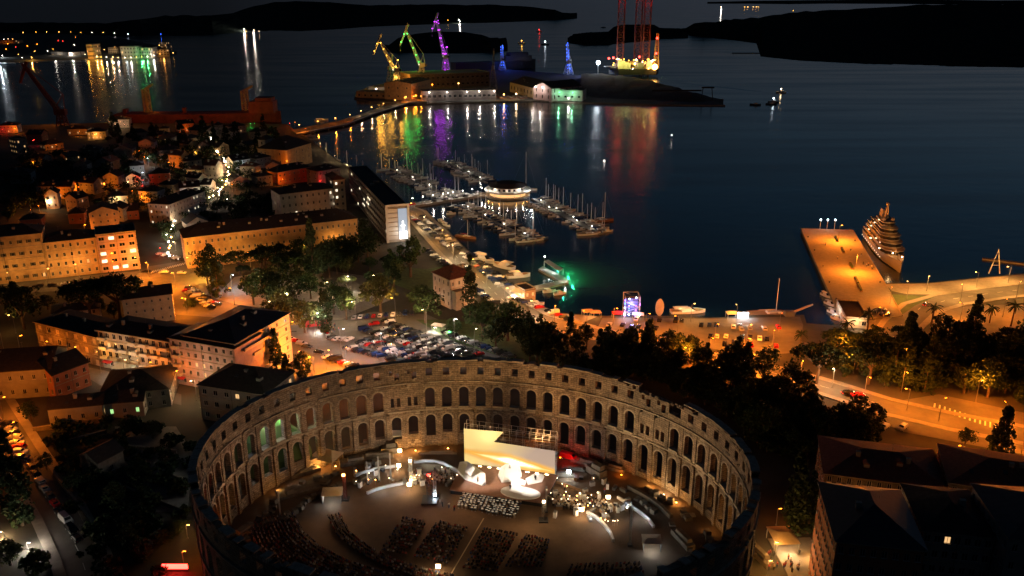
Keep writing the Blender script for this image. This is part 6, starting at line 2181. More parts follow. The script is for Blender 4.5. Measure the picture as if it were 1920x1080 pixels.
part('jib', MB().lattice((2, 0, 16), (32, 0, 66), 3.6, .6, 'rust_red', 12, 1.8), rc_)
part('tie_rod', MB().tube((-6, 0, 34), (32, 0, 66), .4, .4, 'rust_red', 4).tube((-6, 0, 34), (-5, 0, 18), .5, .5, 'rust_red', 4).tube((-6, 0, 34), (6, 0, 18), .5, .5, 'rust_red', 4), rc_)
part('fly_jib', MB().lattice((27, 0, 68), (38, 0, 46), 2, .5, 'rust_red', 6, 1.2), rc_)
light(rc_, (14, -16, 14), 'orange', 10000, 1)
light(rc_, (24, -16, 40), 'orange', 9000, 1)

# ---- jack-up rig
p = W(1188, 143, 0)
rig = thing('jack_up_rig', 'jack-up drilling rig with tall red lattice legs and yellow lit deck', 'rig', p, 0)
sc1 = mpp(1188, 140, 0)
part('platform', MB().prism([(-46 * sc1, 0), (-30 * sc1, -20), (38 * sc1, -20), (46 * sc1, 5), (30 * sc1, 40), (-30 * sc1, 40)], 4, 14, 'steel_dark'), rig)
for x, y in ((-26, 6), (9, 28), (20, -2)):
    lg = MB().lattice((0, 0, -4), (0, 0, 190), 11, .6, 'rust_red', 22, 11)
    part('leg', lg, rig, (x * sc1, y, 0))
dk_ = MB()
rr = random.Random(3)
for i in range(26):
    dk_.cbox(rr.uniform(-36, 34) * sc1, rr.uniform(-14, 26), 14, rr.uniform(4, 14), rr.uniform(4, 10), rr.uniform(3, 14), rr.choice(['crane_yellow', 'steel', 'steel_light', 'wall_white']))
part('deck_modules', dk_, rig)
part('derrick', MB().lattice((40 * sc1, 0, 14), (40 * sc1, 0, 74), 9, .5, 'crane_yellow', 10, 3), rig)
part('helideck', MB().lathe([(12, 17), (12, 18)], 'steel', 8, (-44 * sc1, -6)), rig)
for i in range(60):
    c = rr.choice(['yellow', 'amber', 'white', 'yellow'])
    part('work_light', MB().cbox(0, 0, 0, 1.3, 1.3, 1.3, 'bulb_' + c), rig, (rr.uniform(-40, 42) * sc1, rr.uniform(-21, 10), rr.uniform(13, 30)))
for x, z in ((-30, 24), (-14, 30), (4, 26), (20, 30), (36, 24)):
    light(rig, (x * sc1, -26, z), (.95, .9, .2), 9000, .6)
part('work_light', MB().ball((0, 0, 0), 5, 'bulb_amber', 8, 6), rig, (34 * sc1, -24, 18))
for x, y, z in ((-26, 6, 134), (9, 28, 136), (20, -2, 136), (38, -2, 66), (-48, -6, 32), (-40, -6, 33), (8, 0, 34), (38, 0, 40)):
    part('beacon', MB().ball((0, 0, 0), 1.8, 'bulb_red', 6, 4), rig, (x * sc1, y - 7, z))
for x, y, z, p_ in ((-26, -8, 124, 4200), (9, 12, 126, 1500), (20, -14, 122, 4500), (38, -14, 66, 4500)):
    light(rig, (x * sc1, y, z), 'red', p_, 2.5)
p = W(1121, 141, 1.5)
fm = thing('floodlight_mast', 'mast with one dazzling white floodlight left of the rig', 'lamp', p)
part('pole', MB().tube((0, 0, 0), (0, 0, 22), .6, .4, 'steel', 6), fm)
part('lamp_head', MB().ball((0, 0, 22), 3.4, 'bulb_cool', 10, 8), fm)
light(fm, (0, -5, 22), 'cool', 60000, 1.5)
for (lab, u, v, vt) in (('small unlit lattice crane at the right tip of the shipyard island', 1325, 188, 168),):
    p = W(u, v, 1.5)
    o = thing('gantry_crane', lab, 'crane', p)
    part('frame', MB().tube((-8, 0, 0), (-6, 0, 16), .6, .6, 'steel_dark').tube((8, 0, 0), (6, 0, 16), .6, .6, 'steel_dark').box(-8, -1, 16, 9, 1, 18, 'steel_dark'), o)
    part('girder', MB().box(-75, -1, 12, -8, 1, 14, 'steel_dark'), o)

# ---- causeway to the island
q = Wl([(546, 244), (560, 233), (640, 222), (740, 188), (792, 184), (800, 190), (745, 198), (650, 232), (572, 252)], 2.2)
cz = thing('causeway', 'long lit causeway bridge curving out to the shipyard island', 'bridge')
dk2 = MB()
top = Wl([(546, 243), (640, 225), (700, 206), (760, 187), (800, 186)], 2.4)
bot = Wl([(556, 251), (650, 233), (705, 212), (766, 193), (802, 191)], 2.4)
for i in range(4):
    m = 'asphalt_light'
    dk2.hexa([(*bot[i], 1.0), (*bot[i + 1], 1.0), (*top[i + 1], 1.0), (*top[i], 1.0)], [(*bot[i], 2.4), (*bot[i + 1], 2.4), (*top[i + 1], 2.4), (*top[i], 2.4)], m)
part('deck', dk2, cz)
for i in range(4):
    a, b = bot[i], bot[i + 1]
    part('railing', MB().hexa([(a.x, a.y, 2.4), (b.x, b.y, 2.4), (b.x, b.y + .3, 2.4), (a.x, a.y + .3, 2.4)], [(a.x, a.y, 3.4), (b.x, b.y, 3.4), (b.x, b.y + .3, 3.4), (a.x, a.y + .3, 3.4)], 'paint_white'), cz)
for i in range(14):
    t = i / 13 * 3.99
    k = int(t)
    p = bot[k].lerp(bot[k + 1], t - k)
    part('pile', MB().tube((p.x, p.y + 1, -3), (p.x, p.y + 1, 1.0), .7, .7, 'quay_stone', 6), cz)
for i in range(11):
    t = (i + .3) / 11 * 3.95
    k = int(t)
    p = (bot[k].lerp(bot[k + 1], t - k) + top[k].lerp(top[k + 1], t - k)) / 2
    t_ = thing('causeway_lamp', 'lamp on the long causeway, %s from the town end' % ordn(i), 'lamp', (p.x, p.y, 2.4), 0, 'causeway lamps')
    part('pole', MB().tube((0, 0, 0), (0, 0, 6), .12, .09, 'steel', 5), t_)
    part('lamp_head', MB().cbox(0, 0, 6, .9, .5, .3, 'bulb_amber'), t_)
    light(t_, (0, 0, 5.6), 'orange' if i < 4 or i > 8 else 'warm', 3200, .3)
tug = motorboat('boat_white', 16, 'small white lit vessel moored by the causeway root', None, name='tug_boat')
put(tug, 603, 226, .6)
light(tug, (0, -3, 6), 'amber', 1500, .5)

# ---- small craft and buoys on the open water
for lab, u, v, c, p_ in (('lit motor boat drawing a wake on the right water', 1464, 174, 'warm', 2500), ('small boat with a red light out in the channel', 1011, 60, 'red', 9000), ('small boat with a yellow light right of the island', 978, 82, 'yellow', 5000),
                         ('dark little boat without lights near the rig', 1446, 196, None, 0), ('dark fishing boat with a pale light near the mound', 1450, 192, 'cool', 600), ('dark boat out beyond the lit motor boat', 1416, 197, None, 0),
                         ('far dark boat beside the red light trail', 1131, 52, None, 0), ('dark dinghy between the yellow boat and the rig', 1022, 84, 'cool', 300)):
    o = motorboat('boat_white' if p_ > 1000 else 'hull_dark', 12, lab, None)
    put(o, u, v, 2.9, 1.2 if v > 100 else 2.0)
    if c:
        part('mast_light', MB().tube((0, 0, 2.4), (0, 0, 4.4), .1, .1, 'steel', 4).ball((0, 0, 4.6), .7, 'bulb_' + c, 6, 4), o)
        light(o, (0, -2, 5), c, p_, .5)
for i, (u, v) in enumerate(((1259, 262), (1133, 305))):
    p = W(u, v, 0)
    o = thing('channel_buoy', ['slim channel buoy with a pale light on open water', 'low round buoy outside the marina'][i], 'buoy', p)
    part('float', MB().lathe([(.2, -.4), (1.0, 0), (1.0, .5), (.2, .8)], 'boat_white', 8), o)
    part('topmark', MB().tube((0, 0, .8), (0, 0, 4.5 if i == 0 else 1.6), .15, .1, 'steel_dark', 5).ball((0, 0, 4.6 if i == 0 else 1.7), .3, 'bulb_white', 6, 4), o)
# the boat's wake: two faint ridges
wk = MB()
p0 = W(1462, 176, .05)
p1, p2 = W(1290, 155, .05), W(1230, 150, .05)
for pp in (p1, p2):
    d = (pp - p0)
    n_ = Vector((-d.y, d.x, 0)).normalized() * 2.2
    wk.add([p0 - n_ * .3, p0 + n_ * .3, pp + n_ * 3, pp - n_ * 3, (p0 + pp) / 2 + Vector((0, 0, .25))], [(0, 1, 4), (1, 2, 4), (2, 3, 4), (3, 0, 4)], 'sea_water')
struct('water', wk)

# ---- lights of the far left shore
far = [(8, 74), (16, 73), (24, 74), (34, 75), (25, 66), (44, 61), (66, 55), (68, 60), (88, 60), (97, 54), (111, 60), (118, 54), (128, 55), (133, 60), (152, 61), (173, 61), (194, 61), (215, 62), (230, 47), (146, 50), (154, 47), (154, 54), (163, 46), (170, 53), (180, 52),
       (197, 51), (204, 57), (214, 54), (142, 70), (110, 76), (118, 77), (15, 82), (12, 92), (30, 88), (52, 86), (70, 83), (90, 96), (66, 96), (35, 102), (5, 104), (100, 92), (115, 97), (128, 99), (136, 101), (150, 98), (160, 102), (172, 104), (182, 106), (190, 107), (200, 107), (212, 107), (222, 108), (235, 108), (246, 108),
       (256, 107), (266, 106), (277, 106), (289, 104), (300, 101), (312, 99), (325, 99), (181, 83), (170, 95), (196, 93), (262, 92), (285, 88), (299, 85), (266, 80), (215, 88), (140, 84), (60, 108), (42, 108), (420, 51), (424, 53), (432, 53), (444, 53), (450, 52), (458, 55), (476, 57), (462, 59), (486, 59), (380, 57), (393, 57), (360, 57), (369, 42), (840, 38), (860, 37), (1352, 2), (862, 40),
       (1396, 3), (1402, 4), (1412, 4), (1418, 3), (1422, 3), (1487, 20), (240, 64), (302, 64), (210, 75), (222, 77)]
SPEC = {(240, 64): 'cool', (302, 64): 'blue', (210, 75): 'cool', (222, 77): 'blue', (146, 50): 'orange', (154, 47): 'red', (154, 54): 'orange', (170, 53): 'red', (197, 51): 'orange', (110, 76): 'red', (118, 77): 'red', (15, 82): 'orange', (12, 92): 'orange', (30, 88): 'red', (52, 86): 'orange', (142, 70): 'orange', (70, 83): 'orange'}
REFL = {(128, 99): 'white', (136, 101): 'white', (150, 98): 'white', (172, 104): 'yellow', (182, 106): 'yellow', (200, 107): 'warm', (212, 107): 'warm', (222, 108): 'white', (246, 108): 'white', (266, 106): 'green', (277, 106): 'green', (289, 104): 'white', (424, 53): 'white', (432, 53): 'white', (444, 53): 'warm', (458, 55): 'white', (476, 57): 'white', (5, 104): 'cool', (60, 108): 'yellow', (862, 40): 'white', (190, 107): 'yellow', (319, 99): 'white', (1352, 2): 'white'}
far_s = sorted(far)
FB = {}
for i, (u, v) in enumerate(far_s):
    p = W(u, max(v, 12) + 4, 2) if v < 14 else W(u, v + 3, 3)
    m_ = (p.y * CP) / FPX
    c = SPEC.get((u, v), R.choice(['warm', 'amber', 'white', 'yellow', 'amber']))
    g = REFL.get((u, v))
    key = (c, v < 70)
    if key not in FB:
        FB[key] = (MB().tube((0, 0, 0), (0, 0, 1), .05, .05, 'steel_dark', 4).mesh('pole'), MB().ball((0, 0, 1), 1.0, 'bulb_' + c, 6, 4).mesh('lamp_head'))
    t = thing('shore_lamp', 'light on the far shore, %s from the left' % ordn(i), 'lamp', p, 0, 'lights on the far shore')
    ob('pole', FB[key][0], t, scale=(m_ * 3, m_ * 3, m_ * 3))
    s_ = m_ * (.55 if g or (u, v) in SPEC else .42)
    ob('lamp_head', FB[key][1], t, (0, 0, m_ * 3 - s_), scale=s_)
    if g:
        light(t, (0, -m_ * 2, m_ * 3.2), g, 15000 * (m_ ** 2) * (1.5 if v < 70 else .9), m_ * .35)
for i, (u0, v0, u1, v1, vt, wl) in enumerate(((165, 108, 176, 108, 84, 'wall_ochre'), (228, 108, 256, 108, 88, 'wall_grey'), (262, 107, 284, 107, 90, 'wall_grey'), (204, 100, 222, 100, 90, 'wall_cream'), (290, 104, 318, 103, 94, 'wall_cream'), (0, 84, 30, 84, 76, 'wall_ochre'), (96, 102, 130, 104, 97, 'wall_white'), (300, 90, 312, 90, 80, 'wall_grey'))):
    a = W(u0, v0, 3)
    b = W(u1, v1, 3)
    o = building('factory_building', ['tall yellow lit silo block on the far left shore', 'wide dark mill block under the blue lamp', 'grey block right of the mill with green lamps', 'cream shed left of the mill', 'low lit quay shed at the tip of the far shore', 'ochre hall at the left frame edge', 'white lit shed along the far quay', 'grey tower behind the tip of the far shore'][i], 'building',
                 a, atan2(b.y - a.y, b.x - a.x), (b - a).length, 40, zat(a, vt), storeys=3, cols=5, wall=wl, rtype='flat', lit=.12, ww=3, wh=4, chim=0)
    light(o, ((b - a).length / 2, -14, 8), ['yellow', 'cool', (.3, 1, .4), 'warm', 'amber', 'orange', 'white', 'amber'][i], [8000, 1500, 2600, 2500, 3500, 2500, 4000, 1200][i], 2)
fe = motorboat('boat_white', 40, 'long white lit ferry at the left edge of the far water', None, name='ferry')
put(fe, 8, 120, 0, 1.2)
light(fe, (0, -14, 12), 'cool', 22000, 1)
# ================================================================== PEOPLE
def skin_person(pose, top, legs, name):
    me = bpy.data.meshes.new(name)
    if pose == 'stand':
        J = {'hip': (0, 0, .92, .14), 'waist': (0, 0, 1.1, .13), 'chest': (0, 0, 1.34, .17), 'neck': (0, 0, 1.5, .06), 'chin': (0, .01, 1.56, .075), 'head': (0, 0, 1.66, .115), 'crown': (0, 0, 1.75, .07),
             'shl': (-.19, 0, 1.42, .065), 'ell': (-.25, .02, 1.16, .05), 'wrl': (-.24, .12, .95, .04), 'shr': (.19, 0, 1.42, .065), 'elr': (.25, .02, 1.16, .05), 'wrr': (.24, .12, .95, .04),
             'hl': (-.1, 0, .86, .1), 'kl': (-.11, .03, .48, .07), 'al': (-.11, 0, .08, .05), 'tl': (-.12, .15, .04, .045), 'hr': (.1, 0, .86, .1), 'kr': (.11, .03, .48, .07), 'ar': (.11, 0, .08, .05), 'tr': (.12, .15, .04, .045)}
    else:
        J = {'hip': (0, 0, .52, .15), 'waist': (0, -.03, .7, .14), 'chest': (0, -.03, .94, .17), 'neck': (0, 0, 1.1, .06), 'chin': (0, .02, 1.16, .075), 'head': (0, .01, 1.26, .115), 'crown': (0, 0, 1.35, .07),
             'shl': (-.19, 0, 1.02, .065), 'ell': (-.24, .08, .78, .05), 'wrl': (-.14, .28, .66, .04), 'shr': (.19, 0, 1.02, .065), 'elr': (.24, .08, .78, .05), 'wrr': (.14, .28, .66, .04),
             'hl': (-.1, .05, .5, .1), 'kl': (-.12, .44, .5, .07), 'al': (-.12, .42, .08, .05), 'tl': (-.12, .56, .04, .045), 'hr': (.1, .05, .5, .1), 'kr': (.12, .44, .5, .07), 'ar': (.12, .42, .08, .05), 'tr': (.12, .56, .04, .045)}
    K = list(J)
    E_ = [('hip', 'waist'), ('waist', 'chest'), ('chest', 'neck'), ('neck', 'chin'), ('chin', 'head'), ('head', 'crown'), ('chest', 'shl'), ('shl', 'ell'), ('ell', 'wrl'), ('chest', 'shr'), ('shr', 'elr'), ('elr', 'wrr'),
          ('hip', 'hl'), ('hl', 'kl'), ('kl', 'al'), ('al', 'tl'), ('hip', 'hr'), ('hr', 'kr'), ('kr', 'ar'), ('ar', 'tr')]
    me.from_pydata([J[k][:3] for k in K], [(K.index(a), K.index(b)) for a, b in E_], [])
    o = bpy.data.objects.new(name, me)
    COL.objects.link(o)
    o.modifiers.new('Skin', 'SKIN')
    sv = me.skin_vertices[0].data
    for i, k in enumerate(K):
        r = J[k][3]
        sv[i].radius = (r, r * .8)
    sv[0].use_root = True
    dg = bpy.context.evaluated_depsgraph_get()
    m2 = bpy.data.meshes.new_from_object(o.evaluated_get(dg))
    bpy.data.objects.remove(o)
    m2.name = name
    m2.materials.clear()
    for m in (top, legs, 'skin', 'bark'):
        m2.materials.append(MATS[m])
    zh = 1.13 if pose == 'sit' else 1.52
    zl = .56 if pose == 'sit' else .95
    for p in m2.polygons:
        c = p.center
        p.material_index = 2 if c.z > zh and (c.y > -.0) else (3 if c.z > zh else (1 if c.z < zl or (pose == 'sit' and c.y > .2 and c.z < .6) else 0))
        if (pose == 'sit' and c.y > .22 and c.z > .6) or (pose == 'stand' and abs(c.x) > .2 and c.z < 1.0 and c.z > .88):
            p.material_index = 2
        p.use_smooth = True
    return m2

SIT = [skin_person('sit', a, b, 'person') for a, b in (('cloth_black', 'cloth_black'), ('cloth_white', 'cloth_black'), ('cloth_tan', 'cloth_blue'), ('cloth_blue', 'cloth_black'), ('cloth_red', 'cloth_black'), ('cloth_white', 'cloth_tan'))]
STD = [skin_person('stand', a, b, 'person') for a, b in (('cloth_black', 'cloth_black'), ('cloth_white', 'cloth_blue'), ('cloth_red', 'cloth_blue'), ('cloth_tan', 'cloth_black'))]
CHAIR = MB().box(-.22, -.22, .42, .22, .22, .46, 'steel_dark').box(-.22, -.24, .46, .22, -.2, .85, 'steel_dark')
for x in (-.2, .2):
    for y in (-.2, .2):
        CHAIR.box(x - .02, y - .02, 0, x + .02, y + .02, .42, 'steel_dark')
FZ = FLOOR + .26

# ---- the stage and its screen
DZ = FLOOR + 1.6
stq = Wl([(843, 918), (1018, 943), (1047, 891), (866, 868)], DZ)
stg = thing('stage', 'wide raised concert stage with rust brown deck in the arena', 'stage', (0, 0, 0))
part('deck', MB().prism([(p.x, p.y) for p in stq], DZ - .25, DZ, 'stage_deck'), stg)
cen = sum((p for p in stq), Vector((0, 0))) / 4
part('skirt', MB().prism([tuple(p * .985 + cen * .015) for p in stq], FLOOR, DZ - .252, 'cloth_black'), stg)
bl, br_ = W(871, 869, DZ), W(1040, 890, DZ)
sdir = Vector((br_.x - bl.x, br_.y - bl.y))
SL = sdir.length
sa = atan2(sdir.y, sdir.x)

def szat(s, v):
    p = (bl.x + sdir.x * s, bl.y + sdir.y * s)
    return zat(p, v) + hgt(*p)

scr = thing('projection_screen', 'huge glowing projection screen with a warm sunset image at the back of the stage', 'screen', (bl.x, bl.y, 0), sa)
smt = mat('screen_image', (.05, .05, .05), .6, emit=(1, 1, 1), estr=1.0)
t = smt.node_tree
b = t.nodes['Principled BSDF']
uvn = t.nodes.new('ShaderNodeTexCoord')
spx = t.nodes.new('ShaderNodeSeparateXYZ')
t.links.new(uvn.outputs['UV'], spx.inputs[0])

def mth(op, a, bb):
    n = t.nodes.new('ShaderNodeMath')
    n.operation = op
    for i, q in enumerate((a, bb)):
        if isinstance(q, (int, float)):
            n.inputs[i].default_value = q
        elif q is not None:
            t.links.new(q, n.inputs[i])
    return n.outputs[0]

X, Y = spx.outputs[0], spx.outputs[1]
line = mth('ADD', mth('MULTIPLY', X, -.30), .36)           # glowing ridge falls to the right
nzz = t.nodes.new('ShaderNodeTexNoise')
nzz.inputs['Scale'].default_value = 3
t.links.new(uvn.outputs['UV'], nzz.inputs['Vector'])
dist = mth('ADD', mth('MULTIPLY', mth('ABSOLUTE', mth('SUBTRACT', Y, line), 0), 1.5), mth('MULTIPLY', mth('ABSOLUTE', mth('SUBTRACT', X, .52), 0), .42))
dist = mth('ADD', dist, mth('MULTIPLY', mth('SUBTRACT', nzz.outputs[0], .5), .2))
cr = t.nodes.new('ShaderNodeValToRGB')
el = cr.color_ramp.elements
el[0].position, el[0].color = .03, (3.2, 3.0, 2.5, 1)
el[1].position, el[1].color = .12, (1.5, 1.05, .45, 1)
for p_, c_ in ((.2, (1.0, .46, .05, 1)), (.34, (.82, .45, .12, 1))):
    e = el.new(p_)
    e.color = c_
t.links.new(dist, cr.inputs[0])
base_ = t.nodes.new('ShaderNodeValToRGB')
e2 = base_.color_ramp.elements
e2[0].position, e2[0].color = .25, (.95, .66, .22, 1)
e2[1].position, e2[1].color = .75, (.50, .35, .26, 1)
t.links.new(mth('SUBTRACT', X, mth('MULTIPLY', mth('SUBTRACT', Y, .5), .35)), base_.inputs[0])
msk = t.nodes.new('ShaderNodeMapRange')
msk.interpolation_type = 'SMOOTHSTEP'
msk.inputs[1].default_value = .24
msk.inputs[2].default_value = .44
t.links.new(dist, msk.inputs[0])
mxx = t.nodes.new('ShaderNodeMix')
mxx.data_type = 'RGBA'
t.links.new(msk.outputs[0], mxx.inputs[0])
t.links.new(cr.outputs[0], mxx.inputs[6])
t.links.new(base_.outputs[0], mxx.inputs[7])
t.links.new(mxx.outputs[2], b.inputs['Emission Color'])
smt.cycles.emission_sampling = 'FRONT'
z0 = DZ + .2
zTL = szat(0, 804)
pts = [(0, z0), (1, z0), (1, szat(1, 846)), (.33, szat(.33, 829)), (.44, szat(.44, 810)), (0, zTL)]
vs = [(s * SL, 0, z) for s, z in pts]
me = bpy.data.meshes.new('screen_cloth')
n = len(vs)
me.from_pydata(vs + [(x, .15, z) for x, y, z in vs], [], [tuple(range(n)), tuple(range(2 * n - 1, n - 1, -1))] + [(i, i + n, (i + 1) % n + n, (i + 1) % n) for i in range(n)])
me.materials.append(smt)
me.materials.append(MATS['cloth_black'])
me.polygons[1].material_index = 1
uv = me.uv_layers.new(name='UVMap')
for l in me.loops:
    co = me.vertices[l.vertex_index].co
    uv.data[l.index].uv = (co.x / SL, (co.z - z0) / (zTL - z0))
ob('screen_cloth', me, scr)
scf = thing('stage_scaffold', 'tall scaffold grid behind and above the projection screen', 'scaffold', (bl.x, bl.y, 0), sa)
nx = 15
zt0, zt1 = szat(0, 796), szat(1, 819)
for i in range(nx):
    s = i / (nx - 1)
    for y in (.8, 3.0):
        part('upright', MB().tube((s * SL, y, FLOOR), (s * SL, y, lerp(zt0, zt1, s)), .07, .07, 'steel_light', 5), scf)
for k in range(6):
    f = .35 + k * .13
    for y in (.8, 3.0):
        part('ledger', MB().tube((0, y, lerp(FLOOR, zt0, f)), (SL, y, lerp(FLOOR, zt1, f)), .06, .06, 'steel_light', 4), scf)
for i in range(nx - 1):
    if i % 2:
        part('brace', MB().tube((i / (nx - 1) * SL, .8, zt0 * .55), ((i + 1) / (nx - 1) * SL, .8, zt0 * .85), .05, .05, 'steel_light', 4), scf)
part('walkway', MB().box(SL * .34, .9, szat(.7, 828), SL, 2.9, szat(.7, 828) + .15, 'wood'), scf)
sc0 = (bl.x + br_.x) / 2, (bl.y + br_.y) / 2
for i in range(5):
    s = .4 + i * .13
    o = part('lamp', MB().cbox(s * SL, .5, lerp(zt0, zt1, s) - .8, .3, .3, .25, 'steel_dark'), scf)


# white set pieces
def setpiece(lab, pts, z0_, z1, name='set_piece', m='set_white'):
    P = Wl(pts, z0_)
    c = sum(P, Vector((0, 0))) / len(P)
    o = thing(name, lab, 'stage set', (c.x, c.y, z0_))
    n = len(P)
    hs = z1 if isinstance(z1, list) else [z1] * n
    vs = [(p.x - c.x, p.y - c.y, 0) for p in P] + [(p.x - c.x, p.y - c.y, h) for p, h in zip(P, hs)]
    mb_ = MB().add(vs, [(i, (i + 1) % n, (i + 1) % n + n, i + n) for i in range(n)] + [tuple(range(n - 1, -1, -1)), tuple(range(n, 2 * n))], m)
    part('panel', mb_, o)
    return o

setpiece('jagged white boat like set piece at the left of the stage', [(858, 886), (872, 900), (905, 911), (911, 908), (910, 897), (893, 884), (876, 876), (862, 874)], DZ + .01, [.9, .5, .4, 1.2, 1.6, 1.5, 2.0, 1.4])
setpiece('upright white shard rising from the left set piece', [(872, 886), (884, 893), (890, 888), (878, 880)], DZ + 1.5, [.6, .3, 1.6, 2.4])
setpiece('bright white set mound at the foot of the screen', [(934, 893), (940, 905), (960, 903), (978, 894), (974, 882), (950, 878), (938, 882)], DZ + .01, [.5, .5, .7, 1.2, 1.9, 1.7, 1.0])
setpiece('thin white curved plank in front of the white mound', [(952, 902), (964, 908), (984, 910), (986, 906), (966, 901)], DZ + .012, [.8, .5, .5, .8, 1.2])
setpiece('white ramp panel at the right of the stage', [(985, 902), (990, 909), (1016, 904), (1020, 896), (1002, 897)], DZ + .01, [.8, .5, .6, 1.2, 1.6])
dsk = W(976, 925, DZ)
do = thing('white_disc', 'large white disc platform with a folded flap at the front of the stage', 'stage set', (dsk.x, dsk.y, DZ + .005), sa)
mr = mpp(976, 922, DZ)
part('disc', MB().lathe([(38 * mr, 0), (38 * mr, .35)], 'set_white', 32, sy=.52), do)
part('flap', MB().hexa([(-22 * mr, .0, .36), (6 * mr, -1.2, .36), (6 * mr, -1.0, .36), (-22 * mr, .3, .36)], [(-18 * mr, 2.2, 3.2), (0, 1.0, 1.4), (0, 1.2, 1.4), (-18 * mr, 2.5, 3.2)], 'set_white'), do)
# footlights along the foot of the screen
for i in range(9):
    s = .06 + i * .105
    p = (bl.x + sdir.x * s, bl.y + sdir.y * s)
    o = thing('footlight', 'small footlight below the projection screen, %s from the left' % ordn(i), 'stage light', (p[0] + .3, p[1] - .9, DZ), sa, 'footlights')
    part('housing', MB().box(-.5, -.2, 0, .5, .2, .2, 'steel_dark'), o)
    part('lens', MB().box(-.45, -.15, .205, .45, .15, .24, 'bulb_warm'), o)
pf = [((957, 919), 0, 'singer in black standing on the white disc'), ((956, 884), 1, 'performer in pale costume on the white mound'), ((896, 905), 3, 'performer beside the left set piece'), ((1004, 902), 0, 'performer in black by the white ramp')]
for (u, v), k, lab in pf:
    p = W(u, v, DZ + .35)
    thing('person', lab, 'person', p, pi + R.uniform(-.5, .5), None, 1.15, STD[k])

# light over the stage
for (x, y, z, c, pw, rr_) in ((956, 880, 7.5, 'white', 1300, .15), (885, 895, 6.5, 'white', 700, .15), (975, 922, 8, 'white', 800, .15), (1005, 900, 6, 'warm', 450, .15), (925, 905, 9, 'warm', 500, .15)):
    p = W(x, y, DZ)
    pass
for (u, v, h_, tu, tv, pw, c) in ((806, 938, 12, 900, 900, 20000, 'white'), (1019, 976, 12, 990, 905, 24000, 'white'), (806, 938, 11, 960, 890, 20000, 'warm'), (1019, 976, 11, 955, 888, 26000, 'white')):
    p, q = W(u, v, FZ), W(tu, tv, DZ + 1)
    sp_ = light(stg, (p.x, p.y, FZ + h_), c, pw, .3, 34, blend=.7)
    aim(sp_, (p.x, p.y, FZ + h_), q)

# ---- orchestra
def fillrow(a, b, n, row):
    return [(lerp(a[0], b[0], (i + .5) / n), lerp(a[1], b[1], (i + .5) / n)) for i in range(n)]

def block(q, rows, cols, what, group, kinds, face=None, stand=False, jit=.18, mass=None, sizes=1.0):
    """people seated in a quad of picture corners: back-left, back-right, front-right, front-left"""
    Q = Wl(q, FZ)
    k = 0
    mid = (Q[0] + Q[1]) / 2 - (Q[2] + Q[3]) / 2
    h = atan2(mid.y, mid.x) - pi / 2 if face is None else face
    for r in range(rows):
        t = (r + .5) / rows
        A, B_ = Q[0].lerp(Q[3], t), Q[1].lerp(Q[2], t)
        for c in range(cols):
            if R.random() < .06:
                continue
            p = A.lerp(B_, (c + .5) / cols) + Vector((R.uniform(-jit, jit), R.uniform(-jit, jit)))
            hh = h + R.uniform(-.25, .25)
            mshp = SIT[R.choice(kinds)]
            if mass is None:
                thing('person', what, 'person', (p.x, p.y, FZ), hh, group, sizes, mshp)
            else:
                mass.append((p.x, p.y, FZ, hh, mshp))
            if stand and R.random() < .8:
                s_ = thing('music_stand', 'music stand with a lit page among the orchestra', 'music stand', (p.x + sin(-h) * .9, p.y + cos(h) * .9, FZ), h, 'music stands')
                part('post', STM[0], s_)
                part('lit_page', STM[1], s_)
            k += 1
    return k

mat('page', (.7, .68, .6), .8, emit=(1, .85, .6), estr=.35)  # stand lamp light put into the paper as emission
STM = (MB().tube((0, 0, 0), (0, 0, 1.0), .03, .03, 'steel', 4).cbox(0, 0, 0, .4, .4, .04, 'steel').mesh('post'),
       MB().hexa([(-.3, -.05, .95), (.3, -.05, .95), (.3, 0, .95), (-.3, 0, .95)], [(-.3, .12, 1.3), (.3, .12, 1.3), (.3, .16, 1.3), (-.3, .16, 1.3)], 'page').mesh('lit_page'))
n = 0
n += block([(868, 924), (980, 944), (966, 972), (856, 950)], 7, 17, 'musician seated in the orchestra in front of the stage', 'musicians of the orchestra', (0, 0, 1, 5, 2), face=pi, stand=True)
MASS = []
AUD = [([(756, 973), (804, 980), (762, 1046), (712, 1036)], 12, 9, 'concertgoer seated in the leftmost floor block'),
       ([(820, 979), (880, 992), (842, 1062), (772, 1048)], 13, 11, 'concertgoer seated in the floor block left of the aisle')]
for q, r_, c_, w_ in AUD[:1]:
    block(q, r_, c_, '', '', (0, 2, 3, 4, 1, 0), face=.2, mass=MASS)
for q, r_, c_, w_ in AUD[1:]:
    if n < 290:
        n += block(q, r_, c_, w_, 'concertgoers on the arena floor', (0, 2, 3, 4, 1, 0), face=.2)
    print('people', n)
for q, r_, c_ in (([(908, 992), (972, 1004), (932, 1078), (866, 1070)], 13, 12), ([(986, 1004), (1032, 1016), (1018, 1068), (944, 1068)], 11, 9), ([(700, 1082), (850, 1100), (830, 1130), (690, 1110)], 6, 20), ([(1070, 1062), (1200, 1058), (1210, 1078), (1060, 1085)], 5, 16)):
    block(q, r_, c_, '', '', (0, 2, 3, 4, 0, 0), face=.2, mass=MASS)
block([(1042, 930), (1100, 944), (1092, 962), (1034, 948)], 5, 14, '', '', (1, 2, 5, 0), face=pi, mass=MASS)
block([(774, 896), (850, 892), (852, 906), (776, 908)], 3, 18, '', '', (1, 2, 5, 0), face=pi, mass=MASS)
block([(1100, 930), (1150, 950), (1140, 962), (1095, 946)], 3, 9, '', '', (1, 2, 0), face=pi, mass=MASS)
